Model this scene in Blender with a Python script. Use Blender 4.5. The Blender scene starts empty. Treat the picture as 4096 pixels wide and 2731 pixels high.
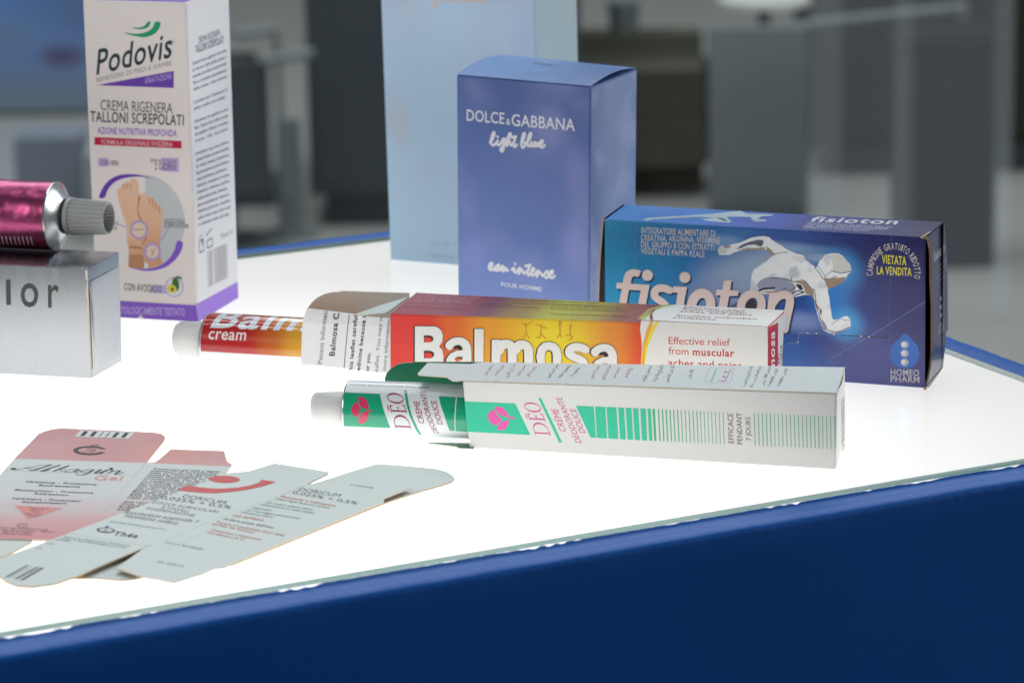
import bpy, bmesh, math, random
from mathutils import Vector, Matrix
from mathutils.geometry import delaunay_2d_cdt

# ------------------------------------------------------------------ scene, camera, light
sc = bpy.context.scene
col = sc.collection
MM = 0.001
TH, RO, CAM_H, FPX = 0.2429563, -0.0166232, 327.6803, 14007.817
c_, s_ = math.cos(RO), math.sin(RO)
X0 = Vector((1, 0, 0)); U0 = Vector((0, math.sin(TH), math.cos(TH))); F0 = Vector((0, math.cos(TH), -math.sin(TH)))
RX = X0*c_ + U0*s_; UP = U0*c_ - X0*s_
cam = bpy.data.cameras.new('camera'); cam_o = bpy.data.objects.new('camera', cam); col.objects.link(cam_o)
cam_o.matrix_world = Matrix(((RX.x, UP.x, -F0.x, 0), (RX.y, UP.y, -F0.y, 0), (RX.z, UP.z, -F0.z, CAM_H*MM), (0, 0, 0, 1)))
cam.sensor_width = 36; cam.lens = FPX/4096*36
cam.clip_start = 0.05; cam.clip_end = 60
cam.dof.use_dof = True; cam.dof.focus_distance = 1.235; cam.dof.aperture_fstop = 19
sc.camera = cam_o
sc.view_settings.view_transform = 'Standard'; sc.view_settings.look = 'None'
sc.view_settings.exposure = 0; sc.view_settings.gamma = 1; sc.view_settings.use_curve_mapping = False
w = bpy.data.worlds.new('World'); sc.world = w; w.use_nodes = True
w.node_tree.nodes['Background'].inputs[0].default_value = (0.86, 0.95, 1.0, 1)
w.node_tree.nodes['Background'].inputs[1].default_value = 0.165
sc.cycles.max_bounces = 8; sc.cycles.transparent_max_bounces = 12
sc.cycles.caustics_reflective = False; sc.cycles.caustics_refractive = False
sc.cycles.sample_clamp_indirect = 4

def area(name, loc, target, sx, sy, watts, rgb):
    l = bpy.data.lights.new(name, 'AREA'); l.shape = 'RECTANGLE'; l.size = sx; l.size_y = sy; l.energy = watts; l.color = rgb
    o = bpy.data.objects.new(name, l); col.objects.link(o); o.location = loc
    o.rotation_euler = (Vector(target)-Vector(loc)).to_track_quat('-Z', 'Y').to_euler()
    return o
COOL = (0.92, 0.985, 1.0)
# hall lighting: rows of ceiling strips over the stand, and over the aisle behind it
for k, (y, x, wt) in enumerate(((1.35, -0.3, 5.5), (1.75, 0.2, 6), (2.2, -0.2, 4.5), (2.7, 0.4, 3.5))):
    area('ceiling_strip', (x, y, 2.2), (x, y, 0), 1.5, 0.07, wt, COOL)
area('hall_light', (0.3, 6.0, 3.6), (0.3, 6.2, 0), 5, 4, 210, COOL)
area('side_hall_light', (3.6, 2.3, 0.9), (0, 1.4, 0.1), 2.4, 1.2, 72, (1.0, .985, .97))
area('left_fill_light', (-3.2, -0.5, 1.5), (0, 1.3, 0.05), 2.0, 1.4, 46, (1.0, .97, .95))  # added fill without a known source, lifts carton fronts but spares the blue board

# ------------------------------------------------------------------ helpers: objects
def link(name, mesh, parent=None):
    o = bpy.data.objects.new(name, mesh); col.objects.link(o)
    if parent: o.parent = parent
    return o
def thing(name, label, cat, loc=(0, 0, 0), group=None):
    o = bpy.data.objects.new(name, None); col.objects.link(o); o.location = Vector(loc)*MM
    o.empty_display_size = 0.02
    o['label'] = label; o['category'] = cat
    if group: o['group'] = group
    return o
def mesh_from_bm(name, bm, mats, parent=None, smooth=None):
    """bm is in millimetres of the world; the mesh is stored relative to its thing"""
    off = Vector((0, 0, 0))
    p = parent
    while p: off += p.location; p = p.parent
    for v in bm.verts: v.co = v.co*MM - off
    me = bpy.data.meshes.new(name); bm.to_mesh(me); bm.free()
    for m in mats: me.materials.append(m)
    if smooth is not None:
        for q in me.polygons: q.use_smooth = True
        try: me.set_sharp_from_angle(angle=math.radians(smooth))
        except Exception: pass
    return link(name, me, parent)

# ------------------------------------------------------------------ helpers: materials
def lin(h):
    if not isinstance(h, str): return tuple(h)
    h = h.lstrip('#'); v = [int(h[i:i+2], 16)/255 for i in (0, 2, 4)]
    return tuple(a/12.92 if a <= .04045 else ((a+.055)/1.055)**2.4 for a in v)
def nodes(m):
    m.use_nodes = True; nt = m.node_tree; return nt, nt.nodes['Principled BSDF'], nt.links.new
MATS = {}
FIN = {'matte': (.55, .30, .0), 'satin': (.38, .45, .0), 'gloss': (.24, .5, .25), 'tube': (.16, .5, .6)}
def paint(nt, bs, L, finish, bump=True):
    rough, spec, coat = FIN[finish]
    bs.inputs['Specular IOR Level'].default_value = spec
    bs.inputs['Coat Weight'].default_value = coat; bs.inputs['Coat Roughness'].default_value = .08
    tc = nt.nodes.new('ShaderNodeTexCoord')
    n1 = nt.nodes.new('ShaderNodeTexNoise'); n1.inputs['Scale'].default_value = 55; n1.inputs['Detail'].default_value = 3
    mr = nt.nodes.new('ShaderNodeMapRange'); mr.inputs[3].default_value = rough-.07; mr.inputs[4].default_value = rough+.1
    L(tc.outputs['Object'], n1.inputs['Vector']); L(n1.outputs['Fac'], mr.inputs[0]); L(mr.outputs[0], bs.inputs['Roughness'])
    n2 = nt.nodes.new('ShaderNodeTexNoise'); n2.inputs['Scale'].default_value = 700; n2.inputs['Detail'].default_value = 2
    n3 = nt.nodes.new('ShaderNodeTexNoise'); n3.inputs['Scale'].default_value = 28; n3.inputs['Detail'].default_value = 2
    ad = nt.nodes.new('ShaderNodeMath'); ad.operation = 'MULTIPLY_ADD'; ad.inputs[1].default_value = .12
    b = nt.nodes.new('ShaderNodeBump'); b.inputs['Strength'].default_value = .35 if finish in ('matte', 'satin') else .3
    b.inputs['Distance'].default_value = .0006
    L(tc.outputs['Object'], n2.inputs['Vector']); L(tc.outputs['Object'], n3.inputs['Vector'])
    L(n2.outputs['Fac'], ad.inputs[0]); L(n3.outputs['Fac'], ad.inputs[2]); L(ad.outputs[0], b.inputs['Height'])
    L(b.outputs[0], bs.inputs['Normal'])
def ink(c, finish='satin', metal=0.0):
    """flat printed colour; c is a name of the palette or a colour"""
    key = (c if isinstance(c, str) else tuple(c), finish, metal)
    if key in MATS: return MATS[key]
    m = bpy.data.materials.new('print_%s_%s' % (c if isinstance(c, str) else 'tone', finish)); nt, bs, L = nodes(m)
    rgb = lin(PAL.get(c, c) if isinstance(c, str) else c)
    tc = nt.nodes.new('ShaderNodeTexCoord'); n = nt.nodes.new('ShaderNodeTexNoise'); n.inputs['Scale'].default_value = 40; n.inputs['Detail'].default_value = 4
    mx = nt.nodes.new('ShaderNodeMix'); mx.data_type = 'RGBA'
    mx.inputs[6].default_value = (*[v*.955 for v in rgb], 1); mx.inputs[7].default_value = (*[min(1, v*1.03) for v in rgb], 1)
    L(tc.outputs['Object'], n.inputs['Vector']); L(n.outputs['Fac'], mx.inputs[0]); L(mx.outputs[2], bs.inputs['Base Color'])
    bs.inputs['Metallic'].default_value = metal
    paint(nt, bs, L, finish)
    MATS[key] = m; return m
def graded(name, stops, axis='u', span=100.0, glows=(), cloud=None, finish='satin'):
    """printed blend: colour stops in mm along the panel (uv map, 100 mm = 1), soft printed glows, printed clouds"""
    m = bpy.data.materials.new(name); nt, bs, L = nodes(m); N = nt.nodes.new
    uvn = N('ShaderNodeUVMap'); uvn.uv_map = 'mm'; sp = N('ShaderNodeSeparateXYZ'); L(uvn.outputs[0], sp.inputs[0])
    mul = N('ShaderNodeMath'); mul.operation = 'MULTIPLY'; mul.inputs[1].default_value = 100/span
    L(sp.outputs[0 if axis == 'u' else 1], mul.inputs[0])
    rp = N('ShaderNodeValToRGB'); cr = rp.color_ramp; cr.interpolation = 'EASE' if len(stops) > 1 else 'LINEAR'
    while len(cr.elements) < len(stops): cr.elements.new(.5)
    for e, (pos, c) in zip(cr.elements, stops): e.position = max(0, min(1, pos/span)); e.color = (*lin(c), 1)
    L(mul.outputs[0], rp.inputs[0]); out = rp.outputs[0]
    if cloud:
        sc_, rgb, lo, hi, amt = cloud
        n = N('ShaderNodeTexNoise'); n.inputs['Scale'].default_value = sc_; n.inputs['Detail'].default_value = 3; n.inputs['Roughness'].default_value = .45
        L(uvn.outputs[0], n.inputs['Vector']); mr = N('ShaderNodeMapRange'); mr.interpolation_type = 'SMOOTHSTEP'
        mr.inputs[1].default_value = lo; mr.inputs[2].default_value = hi; mr.inputs[4].default_value = amt
        L(n.outputs['Fac'], mr.inputs[0]); mx = N('ShaderNodeMix'); mx.data_type = 'RGBA'; mx.inputs[7].default_value = (*lin(rgb), 1)
        L(mr.outputs[0], mx.inputs[0]); L(out, mx.inputs[6]); out = mx.outputs[2]
    for (cu, cv, ru, rv, rgb, amt) in glows:
        mp = N('ShaderNodeVectorMath'); mp.operation = 'SUBTRACT'; mp.inputs[1].default_value = (cu/100, cv/100, 0)
        dv = N('ShaderNodeVectorMath'); dv.operation = 'DIVIDE'; dv.inputs[1].default_value = (ru/100, rv/100, 1)
        ln = N('ShaderNodeVectorMath'); ln.operation = 'LENGTH'; mr = N('ShaderNodeMapRange'); mr.interpolation_type = 'SMOOTHSTEP'
        mr.inputs[1].default_value = 1; mr.inputs[2].default_value = 0.15; mr.inputs[3].default_value = 0; mr.inputs[4].default_value = amt
        L(uvn.outputs[0], mp.inputs[0]); L(mp.outputs[0], dv.inputs[0]); L(dv.outputs[0], ln.inputs[0]); L(ln.outputs['Value'], mr.inputs[0])
        mx = N('ShaderNodeMix'); mx.data_type = 'RGBA'; mx.inputs[7].default_value = (*lin(rgb), 1)
        L(mr.outputs[0], mx.inputs[0]); L(out, mx.inputs[6]); out = mx.outputs[2]
    L(out, bs.inputs['Base Color']); paint(nt, bs, L, finish); return m
def metal(name, rgb, rough, aniso_scale=(4, 400, 4), var=.12, bump=.0, bscale=60):
    m = bpy.data.materials.new(name); nt, bs, L = nodes(m)
    bs.inputs['Base Color'].default_value = (*lin(rgb), 1); bs.inputs['Metallic'].default_value = 1
    tc = nt.nodes.new('ShaderNodeTexCoord'); mp = nt.nodes.new('ShaderNodeMapping'); mp.inputs['Scale'].default_value = aniso_scale
    n = nt.nodes.new('ShaderNodeTexNoise'); n.inputs['Scale'].default_value = 6; n.inputs['Detail'].default_value = 3
    mr = nt.nodes.new('ShaderNodeMapRange'); mr.inputs[3].default_value = max(.02, rough-var); mr.inputs[4].default_value = rough+var
    L(tc.outputs['Object'], mp.inputs[0]); L(mp.outputs[0], n.inputs['Vector']); L(n.outputs['Fac'], mr.inputs[0]); L(mr.outputs[0], bs.inputs['Roughness'])
    if bump:
        n2 = nt.nodes.new('ShaderNodeTexNoise'); n2.inputs['Scale'].default_value = bscale; n2.inputs['Detail'].default_value = 2
        b = nt.nodes.new('ShaderNodeBump'); b.inputs['Distance'].default_value = bump; b.inputs['Strength'].default_value = 1
        L(tc.outputs['Object'], n2.inputs['Vector']); L(n2.outputs['Fac'], b.inputs['Height']); L(b.outputs[0], bs.inputs['Normal'])
    return m
def plain(name, rgb, rough=.5, spec=.5, noise=.0, scale=8, bump=0.0):
    m = bpy.data.materials.new(name); nt, bs, L = nodes(m); rgb = lin(rgb)
    bs.inputs['Roughness'].default_value = rough; bs.inputs['Specular IOR Level'].default_value = spec
    tc = nt.nodes.new('ShaderNodeTexCoord'); n = nt.nodes.new('ShaderNodeTexNoise'); n.inputs['Scale'].default_value = scale; n.inputs['Detail'].default_value = 4
    mx = nt.nodes.new('ShaderNodeMix'); mx.data_type = 'RGBA'
    mx.inputs[6].default_value = (*[v*(1-noise) for v in rgb], 1); mx.inputs[7].default_value = (*[min(1, v*(1+noise)) for v in rgb], 1)
    L(tc.outputs['Object'], n.inputs['Vector']); L(n.outputs['Fac'], mx.inputs[0]); L(mx.outputs[2], bs.inputs['Base Color'])
    if bump:
        n2 = nt.nodes.new('ShaderNodeTexNoise'); n2.inputs['Scale'].default_value = scale*25; n2.inputs['Detail'].default_value = 4
        b = nt.nodes.new('ShaderNodeBump'); b.inputs['Distance'].default_value = bump
        L(tc.outputs['Object'], n2.inputs['Vector']); L(n2.outputs['Fac'], b.inputs['Height']); L(b.outputs[0], bs.inputs['Normal'])
    return m

PAL = dict(green_gap='#1c5a40', white='#e9e8e5', black='#17130f', paper='#e2e6e4', paper_d='#d4dcd9',
    ink_teal='#12303a', ink_grey='#9a9698', ink_grey2='#4a4a52', ink_navy='#1d2833', ink_plum='#5a5068', ink_side='#4c5167', ink_side2='#80838f',
    green_a='#0aa066', violet='#6c3db0', violet2='#8655cf', violet3='#9c6fe0', lilac='#c9b4ee', lilac2='#c4b2e2', lilac3='#b79fe0', crimson='#c21f44', pinkwhite='#f0c9d2',
    disc_grey='#c9cdd0', skin='#e2a27c', skin_d='#bf8864', skin_l='#ecd3bd', avocado='#2c6a2c', avo_y='#d7d24a', avo_p='#7a4a1c', bar_grey='#b9b7ba', bar_grey2='#c6c9c8',
    rose_pale='#dccfcb', rose_pale2='#b7bfd0', silver_ink='#dcdce4', dg_top_ink='#8a9cc8',
    pale_ink='#cfc6c6', pale_ink2='#c9a3ad', pale_pink='#e6cfc8', fis_shadow='#12365e', chrome_l='#c4c8d2', chrome_b='#d3d3d6', chrome_w='#dedbd6', chrome_m='#9a9eb4', chrome_d='#5c5e72', chrome_k='#23242c', chrome_k2='#3c2a2c', chrome_br='#a68f7c',
    yellow='#efe04a', drop_blue='#2f6cc8', dot_grey='#aeb6cc', dot_white='#e9e6e2', crease='#7fa2c8', crease_d='#5b78a8', crease_k='#10152c', crease_w='#d9cdbd', crease_c='#e8eeec',
    side_ink='#c2c8d8', side_ink2='#9aa0b6', side_drop='#243a74', top_ink='#e6ebf5', top_ink2='#cdd5e6', top_fig='#bccfdd', top_fig_d='#6d7888',
    figure='#d99b32', amber='#f0b03a', lemon='#f2df2c', red_ink='#c93a30', red_dark='#b81b2b', ink_code='#2b2b2e', ink_top='#4a3420', olive='#b3a43c', lime='#b9cf7a', maroon='#8c2438', maroon_l='#b98a90',
    ink_leaf='#6c6e72', ink_leaf2='#303236',
    mint='#44d2aa', mint_d='#45bb86', mint_l='#6fbfa5', pink='#f66ab8', pink_ink='#e0589a', ink_tobacco='#6b5a44', magenta='#a8327e', magenta_l='#b87ea8', ink_arab='#33393a', ink_arab2='#5d6566',
    teal='#0aa57a', rose='#d83a68', wine='#a83458', ink_tube='#4a3a58', ink_tube2='#3f8f76', tube_white='#dfe6ee', tube_white2='#efe6e6', pink_txt='#e2d3d8',
    ink_silver='#3c3e3d', ink_bar='#262a2a', ink_card='#24282a', ink_card2='#5a4a4c', ink_line='#9aa2a4', salmon='#e0948e', salmon2='#e08c88', coral='#cf4448', red_ink2='#c8544f',
    ink_dor='#33393c', ink_dor2='#676d70', ink_dor3='#808789', blue_ink='#2a37b4')

# ------------------------------------------------------------------ measured data (millimetres)
# planes of the carton faces: origin, direction along the face, direction up the face
FRAMES = {
 'alk.lo': ((-164.186256,1068.799262,0.940000),(1.000000,0.000000,0.000000),(-0.000000,1.000000,0.000000)),
 'alk.lo2': ((-164.216406,1068.995528,0.880000),(1.000000,0.000000,0.000000),(-0.000000,1.000000,0.000000)),
 'alk.low': ((-164.407355,1070.238545,0.500000),(1.000000,0.000000,0.000000),(-0.000000,1.000000,0.000000)),
 'alk.top': ((-164.156106,1068.602996,1.000000),(1.000000,0.000000,0.000000),(-0.000000,1.000000,0.000000)),
 'bal.back': ((-36.068363,1272.407090,0.000000),(0.950861,-0.309618,0.000000),(0.002655,0.008153,0.999963)),
 'bal.bottom': ((-44.775000,1238.955000,0.400000),(0.968967,-0.247189,0.000000),(0.247189,0.968967,0.000000)),
 'bal.flap': ((-35.263384,1274.879237,-0.022292),(0.950861,-0.309618,0.000000),(0.002655,0.008153,0.999963)),
 'bal.front': ((-44.775000,1238.955000,0.000000),(0.968967,-0.247189,0.000000),(0.001758,0.006891,0.999975)),
 'bal.leaf': ((-44.379507,1240.505308,-0.011378),(0.968967,-0.247189,0.000000),(0.001758,0.006891,0.999975)),
 'bal.side': ((89.577000,1204.681000,0.000000),(0.315131,0.949048,0.000000),(0.024455,-0.008120,0.999668)),
 'bal.top': ((-44.021670,1238.995474,31.700313),(0.968951,-0.247128,0.007854),(0.247137,0.968980,-0.000293)),
 'bal.tuck': ((-44.015640,1238.993693,30.900338),(0.968951,-0.247128,0.007854),(0.247137,0.968980,-0.000293)),
 'deo.back': ((-11.539156,1194.213889,0.000000),(0.980362,-0.197206,0.000000),(0.001334,0.006631,0.999977)),
 'deo.bottom': ((-15.169219,1169.145770,0.400000),(0.963345,-0.268264,0.000000),(0.268264,0.963345,0.000000)),
 'deo.flap': ((-11.341954,1195.194229,-0.006764),(0.980362,-0.197206,0.000000),(0.001334,0.006631,0.999977)),
 'deo.front': ((-15.169219,1169.145770,0.000000),(0.963345,-0.268264,0.000000),(0.000110,0.000396,1.000000)),
 'deo.side': ((108.459810,1134.718599,0.000000),(0.174594,0.984640,0.000000),(0.003152,-0.000559,0.999995)),
 'deo.top': ((-17.211182,1169.724817,24.412519),(0.963169,-0.268207,0.019246),(0.268226,0.963355,0.001610)),
 'dgd.back': ((-3.647480,1396.661728,0.000000),(0.782591,-0.622536,0.000000),(-0.002014,-0.002532,0.999995)),
 'dgd.bottom': ((-21.229227,1350.608802,0.400000),(0.818921,-0.573906,0.000000),(0.573906,0.818921,0.000000)),
 'dgd.front': ((-21.229227,1350.608802,0.000000),(0.818921,-0.573906,0.000000),(-0.002534,-0.003616,0.999990)),
 'dgd.side': ((29.716244,1314.905834,0.000000),(0.433154,0.901320,0.000000),(0.021115,-0.010147,0.999726)),
 'dgd.top': ((-19.893606,1349.131171,100.455261),(0.818842,-0.573911,0.011164),(0.573925,0.818905,0.002234)),
 'dgl.back': ((-33.529000,1512.746000,0.000000),(0.917931,-0.396740,0.000000),(-0.002969,-0.006868,0.999972)),
 'dgl.bottom': ((-51.703000,1470.727000,0.400000),(0.917931,-0.396740,0.000000),(0.396740,0.917931,0.000000)),
 'dgl.front': ((-51.703000,1470.727000,0.000000),(0.917931,-0.396740,0.000000),(-0.002969,-0.006868,0.999972)),
 'dgl.side': ((13.108000,1442.715000,0.000000),(0.396978,0.917828,0.000000),(-0.008521,0.003685,0.999957)),
 'dgl.top': ((-53.197000,1470.313000,130.000000),(0.917931,-0.396740,0.000000),(0.396740,0.917931,0.000000)),
 'dor.lo': ((-115.380146,1054.107572,2.240000),(1.000000,0.000000,0.000000),(-0.000000,1.000000,0.000000)),
 'dor.lo2': ((-115.401418,1054.301913,2.180000),(1.000000,0.000000,0.000000),(-0.000000,1.000000,0.000000)),
 'dor.low': ((-115.997038,1059.743466,0.500000),(1.000000,0.000000,0.000000),(-0.000000,1.000000,0.000000)),
 'dor.top': ((-115.358874,1053.913231,2.300000),(1.000000,0.000000,0.000000),(-0.000000,1.000000,0.000000)),
 'fis.back': ((43.885666,1309.397566,0.000000),(0.947498,-0.319761,0.000000),(0.000528,0.001564,0.999999)),
 'fis.bottom': ((35.155000,1281.954000,0.400000),(0.940836,-0.338863,0.000000),(0.338863,0.940836,0.000000)),
 'fis.front': ((35.155000,1281.954000,0.000000),(0.940836,-0.338863,0.000000),(0.000568,0.001576,0.999999)),
 'fis.side': ((150.874002,1240.275216,0.000000),(0.321646,0.946860,0.000000),(-0.007492,0.002545,0.999969)),
 'fis.top': ((35.251483,1282.019304,56.193862),(0.940834,-0.338857,0.002715),(0.338859,0.940837,0.000032)),
 'pod.back': ((-154.011000,1417.050000,0.000000),(0.956276,-0.292467,0.000000),(-0.007262,-0.023744,0.999692)),
 'pod.bottom': ((-167.568000,1375.832000,0.400000),(0.956276,-0.292467,0.000000),(0.292467,0.956276,0.000000)),
 'pod.front': ((-167.568000,1375.832000,0.000000),(0.956276,-0.292467,0.000000),(-0.007262,-0.023744,0.999692)),
 'pod.side': ((-125.716000,1363.032000,0.000000),(0.312443,0.949936,0.000000),(0.013116,-0.004314,0.999905)),
 'pod.top': ((-166.866000,1372.269000,128.917000),(0.956276,-0.292467,0.000000),(0.292467,0.956276,0.000000)),
 'sil.back': ((-245.557000,1328.538000,0.000000),(0.960703,-0.277578,0.000000),(0.000237,0.000819,1.000000)),
 'sil.bottom': ((-254.379000,1300.966000,0.400000),(0.964503,-0.264072,0.000000),(0.264072,0.964503,0.000000)),
 'sil.front': ((-254.379000,1300.966000,0.000000),(0.964503,-0.264072,0.000000),(0.000197,0.000719,1.000000)),
 'sil.side': ((-158.139065,1274.616435,0.000000),(0.317256,0.948340,0.000000),(0.000693,-0.000232,1.000000)),
 'sil.top': ((-254.054000,1300.910000,42.696000),(0.964497,-0.264073,-0.003271),(0.264074,0.964502,0.000139)),
}
# eight corners of each carton, keyed left/right, front/back, bottom/top
BOX = {
 'pod': {(0, 0, 0): (-167.568,1375.832,0), (0, 0, 1): (-166.866,1372.269,128.917), (0, 1, 0): (-154.011,1417.05,0), (0, 1, 1): (-153.309,1413.487,128.917), (1, 0, 0): (-125.716,1363.032,0), (1, 0, 1): (-125.014,1359.469,128.917), (1, 1, 0): (-112.159,1404.25,0), (1, 1, 1): (-111.457,1400.687,128.917)},
 'deo': {(0, 0, 0): (-15.169,1169.146,0), (1, 0, 0): (108.46,1134.719,0), (0, 0, 1): (-17.211,1169.725,24.413), (1, 0, 1): (108.545,1134.706,26.925), (1, 1, 1): (114.599,1168.845,26.917), (0, 1, 1): (-13.581,1194.793,24.391), (0, 1, 0): (-11.539,1194.214,0), (1, 1, 0): (114.513,1168.858,0)},
 'bal': {(0, 0, 0): (-44.775,1238.955,0), (1, 0, 0): (89.577,1204.681,0), (0, 0, 1): (-44.022,1238.995,31.7), (1, 0, 1): (90.472,1204.693,32.791), (1, 1, 1): (98.506,1228.891,32.797), (0, 1, 1): (-35.315,1272.448,31.692), (0, 1, 0): (-36.068,1272.407,0), (1, 1, 0): (97.612,1228.878,0)},
 'fis': {(0, 0, 0): (35.155,1281.954,0), (1, 0, 0): (150.874,1240.275,0), (0, 0, 1): (35.251,1282.019,56.194), (1, 0, 1): (150.484,1240.516,56.526), (1, 1, 1): (160.296,1266.365,56.529), (0, 1, 1): (43.982,1309.463,56.192), (0, 1, 0): (43.886,1309.398,0), (1, 1, 0): (160.936,1269.896,0)},
 'dgl': {(0, 0, 0): (-51.703,1470.727,0), (0, 0, 1): (-53.197,1470.313,130), (0, 1, 0): (-33.529,1512.746,0), (0, 1, 1): (-35.023,1512.332,130), (1, 0, 0): (13.108,1442.715,0), (1, 0, 1): (11.614,1442.301,130), (1, 1, 0): (31.282,1484.734,0), (1, 1, 1): (29.788,1484.32,130)},
 'dgd': {(0, 0, 1): (-19.894,1349.131,100.455), (0, 0, 0): (-21.229,1350.609,0), (0, 1, 1): (-2.312,1395.184,100.428), (0, 1, 0): (-3.647,1396.662,0), (1, 0, 1): (31.488,1313.119,101.156), (1, 0, 0): (29.716,1314.906,0), (1, 1, 1): (50.684,1353.064,101.173), (1, 1, 0): (48.913,1354.851,0)},
 'sil': {(0, 0, 0): (-254.379,1300.966,0), (1, 0, 0): (-158.139,1274.616,0), (0, 0, 1): (-254.054,1300.91,42.696), (1, 0, 1): (-158.099,1274.638,42.371), (1, 1, 1): (-149.083,1303.33,42.371), (0, 1, 1): (-245.232,1328.482,42.696), (0, 1, 0): (-245.557,1328.538,0), (1, 1, 0): (-149.395,1300.754,0)},
}
# axis point at the shoulder, radius and heading of each tube
TUBE = {'deo_t': {'C': [-57.427, 1187.845, 10.269], 'r': 9.769, 'yaw': -0.1887}, 'bal_t': {'C': [-114.13, 1287.311, 11.012], 'r': 10.512, 'yaw': -0.2962}, 'pink': {'C': [-173.077, 1306.768, 56.0], 'r': 13.1, 'yaw': -0.2728}}
# cut-out outlines of flaps and flattened blanks on their planes
CUT = {
 'alk_main': [(-8,93.56),(38.27,85.57),(30.43,27.87),(26.74,-3.93),(-17.97,2.91),(-16.66,15.44)],
 'alk_lid': [(-8.17,91.7),(-8,93.58),(-5.89,109.11),(-3.7,125.53),(-1.93,128.71),(0.34,131.45),(3.31,132.6),(20.33,128.85),(37.2,124.8),(40.14,122.62),(41.63,118.9),(41.88,114.29),(39.95,99.54),(38.28,85.59),(37.88,83.59),(13.61,87.87)],
 'alk_side': [(37.42,85.64),(38.28,85.59),(67.59,79.31),(66.93,72.27),(56.23,-5.05),(25.95,-3.88),(29.78,27.91)],
 'alk_dust': [(38.94,83.23),(38.53,85.75),(41.24,86.52),(42.53,90.52),(45.15,102.44),(63.98,99.04),(65.45,88.81),(66.25,85),(67.97,82.09),(67.61,79.32),(67.12,77.81)],
 'alk_low': [(-4.94,1.09),(10.61,-0.6),(10.54,-4.36),(4.7,-17.57),(2.12,-21.09),(-3.89,-22.83)],
 'dor_front': [(19.15,81.76),(22.1,81.73),(45.66,65.16),(23.12,33.86),(0,0),(-27.05,15.19),(-16.92,29.73),(3.83,59.67)],
 'dor_flap1': [(0,0),(0.32,1.57),(-26.32,17.05),(-27.05,15.19),(-36.85,1),(-43.49,-8.08),(-47.84,-14.31),(-45.7,-24.12),(-42.63,-29.58),(-39.9,-34.46),(-35.99,-38.63),(-31.08,-39.64),(-24.64,-37.02),(-20.47,-31.78),(-18.98,-30.11),(-11.05,-17.11)],
 'dor_panel2': [(44.83,65.22),(45.67,65.17),(72.53,49.23),(72.67,44.62),(27.72,-19.75),(25.8,-22.96),(22.78,-23.82),(20.08,-28.47),(11.38,-37.49),(1.67,-31.48),(-7.83,-22.64),(-0.37,0.55),(22.31,33.91)],
 'dor_dust1': [(19.03,79.96),(19.15,81.77),(22.07,82.21),(26.18,83.79),(33.91,92.56),(52.91,80.96),(52.76,78.84),(45.65,65.47),(45.01,63.43)],
 'dor_dust2': [(45.35,63.42),(45.66,65.48),(46.52,66.61),(49.63,67.62),(62.09,74.97),(81.34,60.99),(72.55,48.95),(72.45,46.94)],
 'dor_low': [(3.88,50.34),(45.93,65.22),(51.23,69.69),(53.28,72.27),(60.41,80.96),(68.42,89.42),(72,89.36),(80.6,86.51),(89.51,82.89),(93.21,78.99),(95.38,73.99),(96.01,70.63),(95.14,66.78),(92.34,63.66),(83.03,54.45),(74.78,45.33),(73.44,43.39),(28.26,-20.91),(11.17,-31.16),(1.99,-31.67),(-1.18,-33.76),(-4.53,-34.83),(-8.07,-33.88),(-12.8,-32.12),(-20.58,-31.95),(-32.4,-21.17),(-25.05,15.42)],
 'bal_leaf': [(-34.42,10.84),(-34.15,17.3),(-33.79,22.53),(-33.26,26.56),(-32.63,29.79),(-32.11,30.94),(-31.36,31.53),(-22.75,30.93),(-12.63,30.17),(0.26,29.21),(2.67,28.91),(2.2,8.61),(-2.44,9),(-19.25,10.26)],
 'bal_flap': [(-46.91,10.58),(-46.08,16.84),(-44.41,22.3),(-42.62,24.67),(-40.42,26.65),(-37.37,28.26),(-34.35,29.17),(-30.92,29.57),(-30.4,29.96),(-3.1,30.71),(-3.48,13.19)],
 'bal_tuck': [(-1.92,31.91),(-2.84,28.62),(-8.82,15.23),(-13.39,1.75),(-12.09,0.08),(-7.58,2.61),(-3.55,4.04),(-2.84,7.2)],
 'deo_flap': [(-34.78,13.29),(-34.69,17.09),(-34.01,18.86),(-32.37,20.8),(-29.73,22.43),(-26.82,23.02),(-24.27,23.2),(-24.09,23.43),(1.13,24.22),(0.96,14.53)],
 'deo_top': [(0.14,-0.16),(4.43,-0.11),(57.57,0.04),(130.56,0),(127.24,34.51),(4.91,25.45),(-0.04,25.17),(-1.62,24.61),(-3.31,22.22),(-19.18,21.62),(-18.47,9.52),(-18.28,7.07),(-17.76,5.37),(-16.34,4.85),(-6.91,3.63),(-3.54,-0.81),(-1.53,-1.24)],
 'deo_low': [(-16.36,3.11),(-0.34,5.99),(1.75,-1.32),(0.18,-1.13),(-3.38,-1.47),(-5.33,0.3),(-16.11,2.53)],
 'fis_end': [(-6.25,57.69),(5.04,54.66),(8.84,50.77),(9.74,47.93),(10.59,38.01),(12.9,28.59),(13.12,10.66),(10.73,5.41),(6.23,1.6),(1.08,-0.24),(8.38,-1.64),(32.78,-0.28),(36.87,8.08),(38.27,12.31),(41.33,11.95),(39.94,36.9),(35.66,50.44),(33.39,54.85)],
}
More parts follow.
